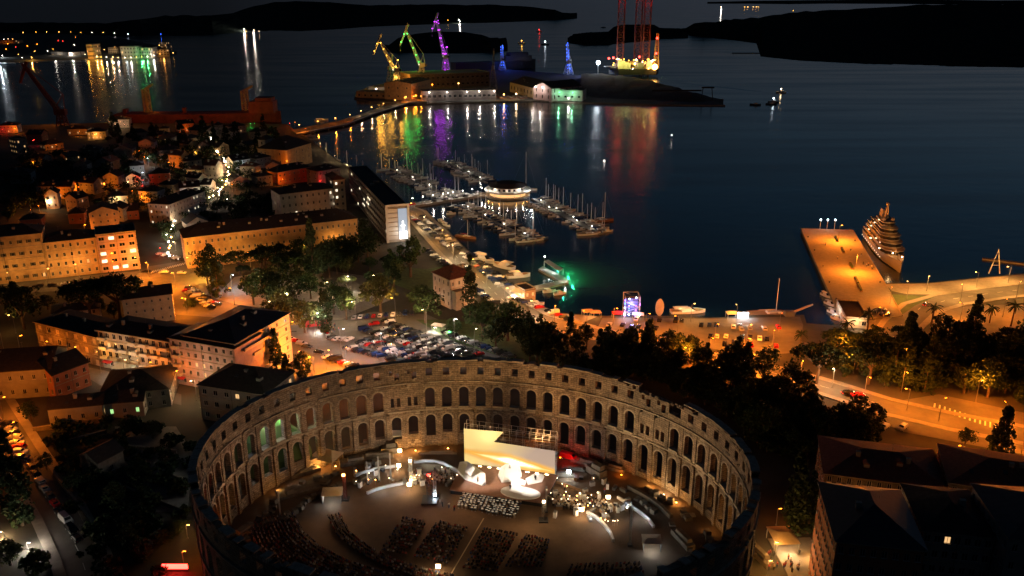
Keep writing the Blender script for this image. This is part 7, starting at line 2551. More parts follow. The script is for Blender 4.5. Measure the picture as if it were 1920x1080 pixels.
for band, (d0, rows_) in enumerate(((0, 13), (26, 4))):
    Pc = [(548, 965), (566, 1000), (600, 1030), (650, 1056), (712, 1076), (780, 1092)] if band == 0 else [(636, 968), (652, 1000), (694, 1032), (744, 1056), (790, 1070), (850, 1084)]
    Wc = Wl(Pc, FZ)
    for r in range(rows_):
        off = offs([tuple(p) for p in Wc], -r * .95)
        for x, y, h in along(off, .75):
            if R.random() < .85:
                MASS.append((x + R.uniform(-.12, .12), y + R.uniform(-.12, .12), FZ + (rows_ - 1 - r) * -.0 + (r * .0), h + .2, SIT[R.choice((0, 2, 3, 4, 1, 0))]))
vs, fs, mi = [], [], []
mnames = ['cloth_black', 'cloth_white', 'cloth_tan', 'cloth_blue', 'cloth_red', 'skin', 'bark']
mcache = {}
for x, y, z, h, m_ in MASS:
    if m_.name not in mcache:
        mcache[m_.name] = ([tuple(v.co) for v in m_.vertices], [tuple(p.vertices) for p in m_.polygons], [mnames.index(m_.materials[p.material_index].name) for p in m_.polygons])
    V_, F_, I_ = mcache[m_.name]
    c, s = cos(h), sin(h)
    o_ = len(vs)
    vs += [(x + a * c - b_ * s, y + a * s + b_ * c, z + d) for a, b_, d in V_]
    fs += [tuple(i + o_ for i in f) for f in F_]
    mi += I_
me = bpy.data.meshes.new('crowd')
me.from_pydata(vs, [], fs)
for m_ in mnames:
    me.materials.append(MATS[m_])
me.polygons.foreach_set('material_index', mi)
me.update()
cw_ = ob('crowd', me)
cw_['kind'] = 'stuff'
cw_['label'] = 'seated audience filling the right floor blocks and the curved banks'
print('crowd', len(MASS), 'tris', sum(len(f) - 2 for f in fs))
for i, (u, v) in enumerate(((829, 950), (842, 953), (852, 958))):
    p = W(u, v, FZ)
    thing('person', 'usher standing left of the orchestra, %s from the left' % ordn(i), 'person', p, R.uniform(0, 6), 'ushers by the orchestra', 1.1, STD[i])

# aisle cable ramp
a, b = W(907, 972, FZ), W(846, 1076, FZ)
L_ = (b - a).length
thing('cable_ramp', 'long straight pale cable ramp running down the aisle between the seat blocks', 'cable ramp', a, atan2(b.y - a.y, b.x - a.x), data=MB().box(0, -.12, 0, L_, .12, .1, 'canvas_tan').mesh('cable_ramp'))

# curved pale barriers
def barrier(lab, pts, h=.8, m='barrier_pale', w=.6, z=FZ, k=6):
    P = [tuple(p) for p in Wl(pts, z)]
    o = thing('low_barrier', lab, 'barrier')
    for i in range(len(P) - 1):
        a, b = Vector(P[i]), Vector(P[i + 1])
        L = (b - a).length
        part('barrier_panel', MB().box(.03, -w / 2, 0, L - .03, w / 2, h, m), o, (a.x, a.y, z), atan2(b.y - a.y, b.x - a.x))
    return o

barrier('upper pale curved barrier left of the stage', [(664, 894), (684, 887), (704, 881), (724, 878), (742, 876)])
barrier('lower pale curved barrier left of the stage', [(688, 927), (704, 920), (722, 915), (740, 911), (756, 908)])
barrier('pale curved barrier rising towards the stage corner', [(776, 868), (795, 866), (815, 866), (832, 871), (848, 880), (862, 886)])
barrier('brown railing running from the bright lamp to the stage', [(772, 908), (800, 906), (830, 903), (852, 901)], .6, 'wood', .3)
barrier('pale curved barrier to the right of the orchestra', [(1100, 962), (1118, 972), (1132, 985), (1144, 1000), (1150, 1016)])
barrier('outer pale barrier by the right light tower', [(1158, 934), (1176, 946), (1198, 962), (1216, 976), (1226, 990)])
barrier('brown curved wall beyond the outer barrier', [(1178, 916), (1205, 930), (1235, 950), (1258, 972)], 1.2, 'stone_dark', 1)
barrier('straight lit rail in front of the right technical bay', [(1022, 930), (1040, 940), (1060, 948), (1086, 958)], .7, 'canvas_tan', .3)
barrier('upper rail of the right technical bay', [(1040, 905), (1066, 912), (1100, 926), (1128, 934)], .7, 'wood', .3)

# lighting towers and masts
def mast(lab, u, v, vt, w=.5, m='steel_light', lamps=(), col='warm', name='lighting_mast'):
    p = W(u, v, FZ)
    h = zat(p, vt) + hgt(p.x, p.y) - FZ
    o = thing(name, lab, 'lighting mast', (p.x, p.y, FZ))
    part('base', MB().cbox(0, 0, 0, w * 3, w * 3, .3, 'steel_dark'), o)
    part('truss', MB().lattice((0, 0, .3), (0, 0, h), w, .06, m, max(4, int(h / .8))), o)
    for i, (dz, pw, r_) in enumerate(lamps):
        part('floodlight', MB().cbox(0, -.5, h * dz, .7, .4, .5, 'bulb_' + col), o)
        light(o, (0, -1.2, h * dz), col, pw, r_)
    return o, p, h

mast('bright white lighting mast left of the stage', 771, 906, 859, .8, 'steel_light', ((.12, 600, .2), (.9, 150, .15)), 'warm')
mast('dark lighting truss tower near the left stage corner', 806, 938, 888, 1.4, 'steel_dark', ((.95, 260, .3),), 'red')
mast('slimmer truss tower right beside the dark tower', 816, 932, 884, .7, 'steel_light', ((.1, 250, .3),), 'cool')
mast('red brown mast at the left edge of the floor', 648, 936, 888, .7, 'rust_red', ((.95, 200, .2),), 'amber')
mast('thin pale mast near the left arcade', 526, 968, 920, .25, 'steel_light')
mast('first of three slim poles behind the left barrier', 690, 908, 866, .25, 'steel_light')
mast('second of three slim poles behind the left barrier', 711, 902, 855, .25, 'steel_light')
mast('third of three slim poles behind the left barrier', 733, 897, 850, .25, 'steel_light')
mast('thin dark truss at the right front stage corner', 1019, 976, 936, .8, 'steel_dark', ((.9, 700, .3),), 'warm')
mast('slim pole inside the right technical bay', 1024, 960, 912, .3, 'steel_light')
mast('tall thin mast beside the right pale barrier', 1181, 1022, 952, .4, 'steel_light')
for lab, u, v, pw, c in (('glaring work light left of the stage', 768, 920, 700, 'warm'), ('warm spotlight behind the left barriers', 748, 884, 350, 'warm'), ('glaring light beside the right pale barrier', 1090, 968, 600, 'warm'), ('warm light on the right technical bay', 1140, 944, 600, 'warm'),
                         ('work light low at the front crowd', 822, 1075, 500, 'warm'), ('cool light behind the right stage corner', 1066, 896, 500, 'cool'), ('pinkish light in the rubble left of the stage', 750, 856, 350, 'warm')):
    p = W(u, v, FZ)
    o = thing('work_light', lab, 'work light', (p.x, p.y, FZ))
    part('tripod', MB().tube((0, 0, 1.6), (.5, 0, 0), .04, .04, 'steel', 4).tube((0, 0, 1.6), (-.3, .4, 0), .04, .04, 'steel', 4).tube((0, 0, 1.6), (-.3, -.4, 0), .04, .04, 'steel', 4), o)
    part('lamp_head', MB().cbox(0, 0, 1.6, 1.1, .4, .8, 'bulb_' + c), o)
    light(o, (0, -.9, 2.1), c, pw, .2)
# equipment cases and people in the side bays
for i in range(26):
    u, v = (R.uniform(775, 850), R.uniform(884, 912)) if i % 2 else (R.uniform(1040, 1140), R.uniform(918, 962))
    p = W(u, v, FZ)
    thing('person', 'technician standing in the %s bay beside the stage' % ('left' if i % 2 else 'right'), 'person', p, R.uniform(0, 6.2), 'technicians beside the stage', 1.0, R.choice(STD))
ECM = {k: MB().box(-.7 * w, -.4, 0, .7 * w, .4, h, m).box(-.7 * w - .02, -.42, h, .7 * w + .02, .42, h + .06, 'steel').mesh('equipment_case') for k, (m, w, h) in
       {'small black': ('cloth_black', .8, .7), 'long grey': ('steel', 1.5, .8), 'pale grey': ('steel_light', 1, 1.2), 'tall white': ('set_white', .9, 1.7), 'brown': ('wood', 1.2, 1.0)}.items()}
for i in range(70):
    u, v = (R.uniform(665, 850), R.uniform(880, 915)) if i % 2 else (R.uniform(1040, 1180), R.uniform(896, 975))
    p = W(u, v, FZ)
    k_ = R.choice(list(ECM))
    sd_ = 'left' if i % 2 else 'right'
    thing('equipment_case', '%s equipment case in the %s bay beside the stage' % (k_, sd_), 'case', (p.x, p.y, FZ), R.uniform(0, 3), k_ + ' cases in the %s bay' % sd_, data=ECM[k_])
# small glowing points added to make the side bays glitter, no real lamps
slm = (MB().tube((0, 0, 0), (0, 0, 1.5), .03, .03, 'steel', 4).mesh('post'), [MB().cbox(0, 0, 1.5, .2, .16, .16, c).mesh('lamp_head') for c in ('glint_glow', 'glint_glow', 'bulb_amber', 'glint_glow')])
for i in range(54):
    if i % 3 == 0:
        u, v = R.uniform(668, 860), R.uniform(880, 914)
    elif i % 3 == 1:
        u, v = R.uniform(1036, 1150), R.uniform(905, 968)
    else:
        t0_ = R.uniform(0, 1)
        u, v = lerp(1028, 1150, t0_) + R.uniform(-12, 12), lerp(930, 985, t0_) + R.uniform(-8, 8)
    p = W(u, v, FZ)
    o = thing('added_glint', 'tiny added glint light in the %s bay beside the stage' % ('left' if i % 3 == 0 else 'right'), 'lamp', (p.x, p.y, FZ), 0, 'added glints beside the stage')
    ob('post', slm[0], o)
    ob('lamp_head', slm[1][R.choice((0, 0, 1, 1, 2, 3))], o)
    if i % 4 == 0:
        light(o, (0, -.3, 2.0), 'warm', 130, .1)
# tents
def tent(lab, u, v, w, d, h, rz, m='canvas_white', peak=1.4, lightp=0, c='warm', z=FZ, name='tent', open_=False):
    p = W(u, v, z) if z is not None else W(u, v)
    o = thing(name, lab, 'tent', p, rz)
    e = .3
    part('roof', MB().add([(-w / 2 - e, -d / 2 - e, h), (w / 2 + e, -d / 2 - e, h), (w / 2 + e, d / 2 + e, h), (-w / 2 - e, d / 2 + e, h), (-w * .25, 0, h + peak), (w * .25, 0, h + peak)],
                          [(0, 1, 5, 4), (1, 2, 5), (2, 3, 4, 5), (3, 0, 4), (3, 2, 1, 0)], m), o)
    for x in (-w / 2, w / 2):
        for y in (-d / 2, d / 2):
            part('post', MB().box(x - .06, y - .06, 0, x + .06, y + .06, h, 'steel_light'), o)
    if not open_:
        part('side_wall', MB().box(-w / 2, d / 2 - .05, 0, w / 2, d / 2, h, m).box(-w / 2, -d / 2, 0, -w / 2 + .05, d / 2 - .06, h, m), o)
    if lightp:
        light(o, (0, -d / 2 - .8, h * .8), c, lightp, .3)
    return o

tent('large tan tent roof among the ruins by the left arcade', 613, 868, 7.5, 6, 2.6, -.35, 'canvas_tan', 2, 900, 'amber')
light(ARENA, (W(613, 850, 5).x - ACX, W(613, 850, 5).y - ACY, 15), 'amber', 900, .4)
tent('pale grey container tent with round windows at the left floor', 624, 936, 5, 4, 2.4, .1, 'canvas_white', .5, 420, 'cool')
tent('small white mixing tent at the right of the arena floor', 1221, 1026, 4.2, 3.4, 2.4, -.05, 'canvas_white', .4, 500, 'cool')
tent('small pale stall roof behind the left tower bays', 748, 826, 4, 3, 2.6, 0, 'canvas_white', .6, 500, 'warm')
tent('festival tent with radial ribs lit from inside by the lower right blocks', 1466, 1024, 5.5, 7, 3.2, .05, 'canvas_tan', 1.0, 1500, 'warm', z=None, open_=True)
tent('red and white market stall roof at the car park entrance', 594, 618, 9, 6, 2.8, .3, 'canvas_red', 1.8, 2500, 'white', z=None, open_=True)
tent('bright white kiosk tent at the quay beside the moored boats', 972, 556, 6, 5, 2.8, -.6, 'canvas_white', 1.4, 3000, 'white', z=None, open_=True)
tent('white lit flower stall in front of the cream apartment block', 232, 700, 6, 4, 2.8, -.2, 'canvas_white', 1.2, 2600, 'white', z=None, open_=True)
tent('white picnic awning on the verge below the green bush', 822, 618, 5, 3, 2.2, -.4, 'canvas_white', .8, 500, 'white', z=None, open_=True)
rcx = W(1066, 862, FZ)
o = car(rcx.x, rcx.y, -.5, 'red van glowing in front of the arcade behind the screen', None, 'red', 'van', z=FZ)
light(o, (1.5, -2.5, 2.8), 'red', 500, .3)
for i in range(34):
    if i < 20:
        u, v = R.uniform(1438, 1500), R.uniform(1038, 1075)
        lab, g = 'visitor standing in the lit crowd below the festival tent', 'visitors below the festival tent'
    else:
        u, v = R.uniform(600, 640), R.uniform(612, 634)
        lab, g = 'passer-by near the red market stall', 'passers-by near the market stall'
    thing('person', lab, 'person', W(u, v), R.uniform(0, 6.2), g, 1.05, R.choice(STD))
for (u, v) in ((1690, 497), (1624, 500), (1628, 498), (1634, 503), (1618, 496), (1595, 470), (1548, 460), (1570, 486)):
    p = W(u if u < 1680 else 1640, v, 1.9)
    thing('person', 'walker on the orange pier', 'person', p, R.uniform(0, 6.2), 'walkers on the pier', 1.1, R.choice(STD))
terr = W(1510, 1062)
struct('terrace', MB().cbox(terr.x, terr.y, hgt(terr.x, terr.y) + .1, 11, 22, .15, 'paving', .05))
t_ = thing('wall_lamp', 'yellow lamp cluster at the foot of the terrace by the brick block', 'lamp', W(1532, 1052))
part('lamp_head', MB().cbox(0, 0, 2.2, .5, .5, .9, 'bulb_amber').cbox(0, 0, 0, .15, .15, 2.2, 'steel'), t_)
light(t_, (-1, 0, 2.6), 'amber', 900, .3)
t_ = thing('red_sign', 'red glowing light panel beside the outer arena wall, bottom left', 'sign', W(330, 1072))
part('panel', MB().box(-3, -.3, 1.0, 3, 0, 2.2, 'bulb_red').box(-3.1, 0, 0, 3.1, .1, 2.3, 'steel_dark'), t_)
light(t_, (0, -1.5, 2.6), 'red', 1300, .4)
light(t_, (9, 1.5, 2.6), 'orange', 900, .4)

# ---- floodlighting of the amphitheatre
def flood(u, v, h, tgt, pw, col=(1, .62, .32), ang=95):
    p = W(u, v, FZ)
    q = light(ARENA, (p.x - ACX, p.y - ACY, FZ + h), col, pw, .6, ang, blend=1.0)
    aim(q, (p.x, p.y, FZ + h), tgt)
    return q

def ringpt(k, z):
    return ell_p((20 - k + .603) / 72 * AL, TH, z)

for (u, v, h, k, z, pw, c) in ((820, 930, 13, -1, 24, 14438, (1, 0.53, 0.18)), (900, 905, 9, 2, 27, 13475, (1, 0.52, 0.20)), (1000, 905, 11, 6, 27, 18288, (1, 0.50, 0.18)), (1090, 940, 11, 11, 28, 16363, (1, 0.62, 0.30)), (1170, 970, 10, 16, 27, 10588, (1, 0.58, 0.28)),
                               (770, 910, 9, -6, 22, 8181, (1, 0.53, 0.24)), (700, 930, 9, -12, 24, 8662, (1, 0.53, 0.28)), (600, 960, 9, -17, 24, 6255, (1, 0.52, 0.28))):
    flood(u, v, h, ringpt(k, z), pw, c)
# warm washes over the floor and its seats
for (u, v, h, tu, tv, pw) in ((806, 938, 11, 830, 990, 4200), (1019, 976, 11, 960, 1010, 4200), (771, 906, 14, 700, 960, 2800), (1181, 1022, 12, 1080, 1010, 2800), (806, 938, 11, 915, 950, 8000), (648, 936, 10, 610, 1010, 3500)):
    a__, b__ = W(u, v, FZ), W(tu, tv, FZ)
    q = light(ARENA, (a__.x - ACX, a__.y - ACY, FZ + h), (1, .58, .27), pw, .3, 75, blend=1.0)
    aim(q, (a__.x, a__.y, FZ + h), (b__.x, b__.y, FZ))
# bare cool lights added to brighten the pale barriers
for (u, v, pw) in ((700, 890, 220), (735, 886, 260), (715, 924, 220), (748, 918, 260), (800, 874, 260), (835, 880, 260), (1110, 976, 220), (1136, 998, 160), (1176, 954, 260), (1206, 976, 200)):
    a__ = W(u, v, FZ)
    light(ARENA, (a__.x - ACX, a__.y - ACY, FZ + 1.6), 'cool', pw, .08)
# low lamps added outside the ring to light its outer wall
for (u, v, h, pw, c) in ((1448, 1050, 5, 1800, 'amber'), (1436, 1085, 5, 2200, 'amber'), (1455, 985, 5, 700, 'orange'), (352, 1010, 4, 500, 'amber'), (345, 1060, 4, 700, 'orange')):
    a__ = W(u, v)
    lamp(u, v, c, pw, h, 'added low lamp outside the arena wall, %s' % ('right below the festival tent path' if u == 1436 else 'beside the festival tent' if u == 1448 else 'under the tall cypress' if u == 1455 else 'above the red panel' if u == 352 else 'next to the red panel'), arm=.4)
# uplights on the ground in front of the piers
for k, pw, c in ((-6, 260, 'amber'), (-5, 500, 'amber'), (-4, 650, 'amber'), (-3, 600, 'amber'), (-1, 200, 'amber'), (4, 200, 'orange'), (6, 300, 'orange'), (8, 330, 'orange'), (10, 200, 'orange'), (12, 700, 'amber'), (13, 900, 'warm'), (14, 500, 'amber'), (-8, 120, 'amber'), (17, 160, 'amber'), (-12, 160, 'amber')):
    x, y, z = ell_p((20 - k + .603) / 72 * AL, TH + 3.0, FZ)
    o = thing('uplight', 'small uplight at the foot of the arcade, %s along from the left end' % ordn([-12, -8, -6, -5, -4, -3, -1, 4, 6, 8, 10, 12, 13, 14, 17].index(k)), 'uplight', (x, y, FZ), 0, 'arcade uplights')
    part('housing', MB().lathe([(.25, 0), (.3, .3)], 'steel_dark', 8), o)
    part('lens', MB().lathe([(.22, .302), (.2, .34)], 'bulb_' + c, 8), o)
    light(o, (0, 0, 1.2), c, pw, .3)
# green and white light in the garden beyond the left arches
for k, c, pw, d in ((-12, 'cool', 900, -5), (-11, 'white', 1500, -5), (-10, 'green', 1300, -5), (-9, 'white', 900, -6), (-10.5, 'white', 700, -7)):
    x, y, z = ell_p((20 - k + .603) / 72 * AL, d, FZ)
    light(ARENA, (x - ACX, y - ACY, 21), (.45, 1, .4) if c == 'green' else c, pw, .5)
x, y, z = ell_p((20 + 10.6 + .603) / 72 * AL, -9, FZ)
gm = thing('garden_mound', 'green lit grassy bank seen through the left arches', 'grass bank', (x, y, hgt(x, y) - .5), 0, None, (13, 7, 11))
part('turf', MB().lathe([(1, 0), (.97, .5), (.8, 1.0), (.45, 1.35), (.05, 1.5)], 'lawn', 20), gm)

# ruins and stones on the arena floor
for i, (u, v, w, d, h, rz, m) in enumerate(((1098, 872, 9, 2.2, 2.2, -.5, 'stone_dark'), (1075, 880, 7, 1.2, 1.0, -.3, 'stone_dark'), (1118, 888, 6, 3, 3.4, -.9, 'stone_dark'), (1150, 880, 7, 2, 1.8, -.5, 'stone_dark'), (1052, 892, 8, 1.4, 1.2, -.1, 'stone_dark'),
                                            (1420, 1040, 2.2, 11, 2.0, .3, 'stone_dark'), (1290, 967, 4, 1.6, .5, .1, 'stone_trim'), (1280, 1015, 2.4, 8, 2.2, .35, 'stone_dark'), (700, 858, 12, 2, 1.8, .1, 'stone_dark'), (662, 868, 8, 3, 2.0, .3, 'stone_dark'),
                                            (730, 846, 5, 4, 3.2, .2, 'stone_dark'), (690, 845, 7, 2.5, 3.5, .1, 'stone_dark'), (570, 885, 9, 4, 1.6, .6, 'stone_dark'), (560, 920, 12, 5, 1.2, .5, 'stone_dark'), (600, 905, 6, 3, 1.0, -.2, 'stone_dark'), (820, 850, 12, 1.2, 1.0, 0, 'wood'),
                                            (455, 1000, 8, 3, 1.5, 1, 'stone_dark'), (500, 985, 6, 2, 1.2, .7, 'stone_dark'))):
    p = W(u, v, FZ)
    mb_ = MB().cbox(0, 0, -.3, w, d, h * .6 + .3, m, 0, .96)
    mb_.cbox(w * .1, .05, h * .6, w * .6, d * .7, h * .4, m, .04, .9)
    thing('ruined_wall', ['broad sloping ruin slab behind the red van', 'low dark wall below the red van', 'tall dark ruin lump under the right arcade', 'ruin block at the foot of the lit right arches', 'low wall at the right edge of the screen', 'long leaning slab at the right rim inside', 'small pale flat slab on the right floor', 'upright dark stone at the right floor end',
                          'long low wall left of the white mast', 'low wall right of the tan tent', 'dark block under the left tower bays', 'dark tall ruin right of the tan tent', 'sloping rubble bank by the left arcade', 'dark rubble heap left of the container tent', 'small rubble heap above the container tent', 'long brown plank wall behind the left barriers',
                          'dark stone low at the left inner wall', 'small stone near the thin pale mast'][i], 'ruin', (p.x, p.y, FZ), rz, data=mb_.mesh('ruined_wall'))
# garden walls left of the arena
for i, (u0, v0, u1, v1, h) in enumerate(((62, 810, 196, 792, 1.4), (130, 830, 200, 812, 1.0), (150, 880, 260, 930, 1.0), (260, 930, 348, 965, 1.2), (240, 840, 330, 850, .9), (325, 905, 355, 915, 2.4), (100, 890, 190, 1010, 1.1))):
    a, rz, wd = AB(u0, v0, u1, v1)
    thing('garden_wall', 'low stone garden wall left of the arena, %s in order of height on the slope' % ordn(i), 'wall', a, rz, data=MB().box(0, 0, -.8, wd, .5, h, 'stone_dark').box(-.05, -.06, h, wd + .05, .56, h + .12, 'stone_trim').mesh('garden_wall'))
struct('courtyard', sheet([W(u, v).to_2d() for u, v in [(215, 800), (330, 800), (362, 850), (352, 960), (290, 960), (240, 900)]], 'paving', .08))

# ================================================================== THE WHITE CRUISE SHIP AND THE PIER
A_, B__ = W(1634, 446, 0), W(1688, 512, 0)
L = hypot(B__.x - A_.x, B__.y - A_.y)
rzs = atan2(B__.y - A_.y, B__.x - A_.x)
ys = thing('cruise_ship', 'white small cruise ship with stepped decks moored at the orange pier', 'ship', ((A_.x + B__.x) / 2, (A_.y + B__.y) / 2, 0), rzs)
Bm = 13.5
part('hull', hull(L, Bm, 5.0, 'ship_paint', 'teak', 14, .25, .86, 2.6), ys)
def tier(x0, x1, w, z, h, nose):
    P = [(x0, -w / 2), (x1 - nose, -w / 2), (x1 - nose * .35, -w * .36), (x1, -w * .12), (x1, w * .12), (x1 - nose * .35, w * .36), (x1 - nose, w / 2), (x0, w / 2)]
    sh = lambda k: [(x * k + (1 - k) * (x0 + x1) / 2, y * k) for x, y in P]
    dk_ = part('deck_tier', MB().prism(P, z + h - .35, z + h, 'ship_paint', 'teak'), ys)
    part('window_band', MB().prism(sh(.965), z + .55, z + h - .35, 'glass_dark'), dk_)
    part('bulwark', MB().prism(sh(.99), z, z + .55, 'ship_paint'), dk_)
for i, (x0, x1, w, hh) in enumerate(((-.47, .30, 12.4, 2.7), (-.44, .22, 11.6, 2.7), (-.40, .15, 10.6, 2.6), (-.34, .08, 9.2, 2.6), (-.24, -.0, 7.2, 2.3))):
    z = 4.9 + i * 2.7
    tier(x0 * L, x1 * L, w, z, hh, 6.5 - i)
    light(ys, (x0 * L + 4, -w / 2 - 1.4, z + 1.8), 'warm', 90, .3)
    light(ys, (0 * L, -w / 2 - 1.6, z + 1.8), (1, .5, .3), 80, .3)
    light(ys, (x1 * L + 1.5, 0, z + 2.2), 'amber', 110, .3)
part('funnel', MB().hexa([(-.25 * L, -2, 18), (-.14 * L, -2, 18), (-.14 * L, 2, 18), (-.25 * L, 2, 18)], [(-.24 * L, -1.4, 22.5), (-.17 * L, -1.4, 22.5), (-.17 * L, 1.4, 22.5), (-.24 * L, 1.4, 22.5)], 'ship_paint'), ys)
part('mast', MB().lattice((-.12 * L, 0, 18), (-.13 * L, 0, 26), 1.6, .15, 'steel_light', 6, .5).ball((-.13 * L, 0, 26.5), 1.0, 'ship_paint', 10, 6), ys)
for sy in (-1, 1):
    part('radar_dome', MB().ball((0, 0, 0), 1.1, 'ship_paint', 10, 6), ys, (-.05 * L, 2.3 * sy, 19.2))
part('bow_crane', MB().tube((.3 * L, 0, 5), (.3 * L, 0, 9), .25, .2, 'ship_paint', 6).tube((.3 * L, 0, 9), (.42 * L, 0, 6.5), .18, .12, 'ship_paint', 5), ys)
for x, y, pw, c in ((.33, -2.5, 260, 'warm'), (.42, 1.5, 200, 'amber'), (.20, -8.5, 160, 'warm'), (-.46, 0, 150, 'warm'), (-.1, -8.8, 160, 'orange')):
    light(ys, (x * L, y, 8), c, pw, .3)
    part('deck_lamp', MB().cbox(x * L, y * .8, 7, .5, .5, .3, 'bulb_warm'), ys)
for i in range(12):
    x = (-.42 + i * .06) * L
    part('porthole', MB().tube((x, -Bm * .499, 3.2), (x, -Bm * .485, 3.2), .3, .3, 'glass_lit_white', 8), ys)

a, rz, wd = AB(1584, 614, 1616, 616, None)
hut = building('pier_hut', 'long low harbour hut with lit front standing across the pier root', 'building', a, rz, 9, 22, 4.2, storeys=1, cols=3, scols=6, wall='wall_cream', roof='roof_dark', rtype='flat', lit=.5, ww=1.8, wh=1.8, chim=0, faces='flr')
light(hut, (4, -3, 4.5), 'warm', 1800, .3)
light(hut, (-4, 14, 4.5), 'cool', 1500, .3)
pa_, pb_ = W(1566, 445, 1.9), W(1612, 541, 1.9)
PAX = atan2(pb_.y - pa_.y, pb_.x - pa_.x)
for i, (u, v) in enumerate(((1568, 449), (1580, 470), (1596, 500), (1606, 527), (1612, 541))):
    p = W(u, v, 1.9)
    thing('planter_row', 'dark planter strip on the pier centre line, %s from the far end' % ordn(i), 'planter', p, PAX, 'pier planters', data=MB().box(-5, -.7, 0, 5, .7, .5, 'wood').box(-4.8, -.5, .5, 4.8, .5, 1.1, 'foliage_dark').mesh('planter_row'))
for i, (u, v) in enumerate(((1537, 418), (1550, 416), (1564, 414))):
    p = W(u, 431, 1.9)
    t_ = thing('beacon_post', 'slim white topped post at the far end of the pier, %s from the left' % ordn(i), 'post', p, 0, 'pier end posts')
    part('pole', MB().tube((0, 0, 0), (0, 0, 6 - i * .3), .14, .1, 'steel_light', 6), t_)
    part('top', MB().ball((0, 0, 6.2), .45, 'bulb_cool', 6, 4), t_)
p = W(1550, 432, 1.9)
light(t_, (-4, 2, 5), 'white', 1200, .3)
for i, (u, v) in enumerate(((1512, 445), (1524, 470), (1540, 500), (1552, 530), (1565, 562), (1608, 452), (1620, 478), (1640, 505), (1655, 530))):
    p = W(u + 3 if i < 5 else u - 5, v, 1.9)
    thing('bollard', 'iron mooring bollard along the pier edge, %s from the far left' % ordn(i), 'bollard', p, 0, 'pier bollards', data=MB().lathe([(.35, 0), (.25, .5), (.5, .6), (.4, .85)], 'steel_dark', 8).mesh('bollard'))
# things on the waterfront left of the pier
bb_ = sailboat('boat_wood', 22, 'canvas_tan', 'wooden sailing ship with one tall mast on the lit quay by the pier', None, .78)
for q_ in [q_ for q_ in bb_.children if q_.name.startswith('rigging')]:
    bpy.data.objects.remove(q_)
put(bb_, 1447, 590, .05)
o = thing('inclined_ramp', 'pale inclined loading ramp pointing up at the right end of the waterfront lot', 'ramp', W(1492, 592))
part('boom', MB().tube((-3, 0, 1), (8, 3, 4.2), .6, .4, 'canvas_tan', 6), o)
part('base', MB().cbox(-3, 0, 0, 4, 3, 2.2, 'steel'), o)
for i, (u, v) in enumerate(((1388, 592), (1398, 592))):
    t_ = thing('light_cabinet', ['left of two glowing white cabinets on the quay', 'right of two glowing white cabinets on the quay'][i], 'cabinet', W(u, v + 3))
    part('body', MB().box(-1.0, -.5, 0, 1.0, .5, 2.4, 'bulb_cool').box(-1.1, -.6, 2.4, 1.1, .6, 2.6, 'steel'), t_)
    light(t_, (0, -2, 2.5), 'cool', 600, .4)
bo = thing('tower_kiosk', 'tall kiosk framed with blue and violet fairy lights on the waterfront', 'kiosk', W(1183, 590))
part('frame', MB().lattice((0, 0, 0), (0, 0, 9.5), 6.5, .16, 'steel_light', 4), bo)
part('inner_box', MB().box(-2.6, -2.6, 0, 2.6, 2.6, 8.6, 'boat_blue'), bo)
for i in range(30):
    part('fairy_light', MB().ball((0, 0, 0), .22, 'bulb_' + R.choice(['blue', 'cool', 'purple', 'blue', 'white']), 6, 4), bo, (R.choice((-3.3, 3.3, -1.5, 1.5)), -3.4, R.uniform(.5, 9.5)))
light(bo, (0, -5, 6), (.3, .3, 1), 2500, .5)
light(bo, (-3, -5, 2), 'cool', 700, .3)
bt = thing('oval_board', 'tall oval dark board standing on the waterfront edge', 'board', W(1236, 592))
part('panel', MB().loft([[(cos(t_) * 1.9, y, 4 + sin(t_) * 4) for t_ in [i * pi / 8 for i in range(16)]] for y in (-.3, .3)], 'wall_grey'), bt)
o = motorboat('boat_white', 16, 'white boat with green lit cabin behind the waterfront wall', None)
put(o, 1290, 586, .1)
light(o, (4, -3, 4), (.5, 1, .6), 900, .3)
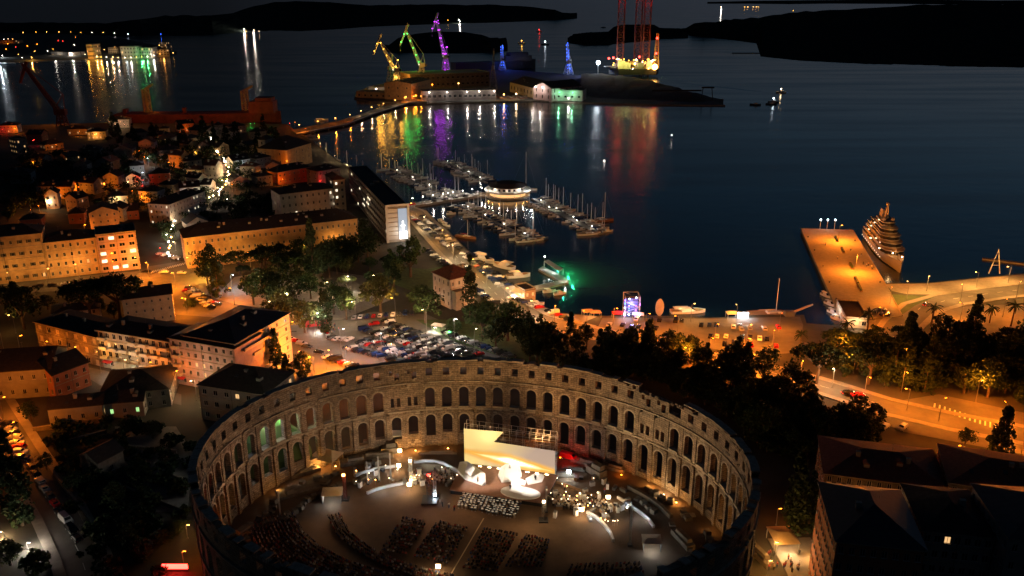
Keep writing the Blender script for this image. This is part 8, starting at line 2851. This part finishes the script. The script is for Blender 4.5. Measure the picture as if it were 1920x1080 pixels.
light(o, (-4, -3, 4), 'warm', 700, .3)
for i, (u, v, m) in enumerate(((1102, 592, 'canvas_tan'), (1116, 594, 'canvas_tan'), (1158, 596, 'canvas_red'), (1196, 598, 'canvas_white'), (1372, 596, 'canvas_tan'))):
    tent('market booth on the waterfront, %s from the left' % ordn(i), u, v, 4.5, 3.5, 2.4, R.uniform(-.2, .2), m, .9, 500, 'amber', z=None, open_=True)
o = thing('sculpture', 'slender A shaped steel monument on the right promenade edge', 'monument', W(1864, 513, 1.5))
part('leg', MB().tube((-2.8, 0, 0), (0, 0, 13), .3, .15, 'steel_light', 6), o)
part('leg', MB().tube((2.8, 0, 0), (0, 0, 13), .3, .15, 'steel_light', 6), o)
part('crossbar', MB().tube((-1.8, 0, 4.5), (1.8, 0, 4.5), .15, .15, 'steel_light', 6), o)
o = thing('floating_dock', 'pale floating dock at the right edge of the water', 'pontoon', W(1905, 494, 0), radians(-28), data=MB().box(-16, -1.5, -.3, 16, 1.5, .8, 'quay_stone').mesh('floating_dock'))
# festival strings in the old town alley
for i in range(46):
    t0 = i / 45
    path = [(394, 262), (396, 275), (404, 290), (412, 298), (424, 308), (428, 325), (430, 342), (420, 358), (412, 372), (385, 384), (355, 402), (330, 420), (318, 445), (322, 470), (318, 490)]
    k = min(int(t0 * 14), 13)
    f = t0 * 14 - k
    u, v = lerp(path[k][0], path[k + 1][0], f) + R.uniform(-3, 3), lerp(path[k][1], path[k + 1][1], f) + R.uniform(-2, 2)
    p = W(u, v)
    o = thing('party_lamp', 'small white lamp of the string along the old town alley, %s from the top' % ordn(i), 'lamp', p, 0, 'alley string of lamps')
    part('pole', MB().tube((0, 0, 0), (0, 0, 3.2), .05, .05, 'steel', 4), o)
    part('lamp_head', MB().ball((0, 0, 3.5), .42, 'bulb_' + R.choice(['warm', 'white', 'white', 'amber']), 6, 4), o)
    if i % 3 == 0:
        light(o, (0, 0, 4.2), 'warm', 900, .3)
import sys
print('OBJECTS TOTAL', len(bpy.data.objects))
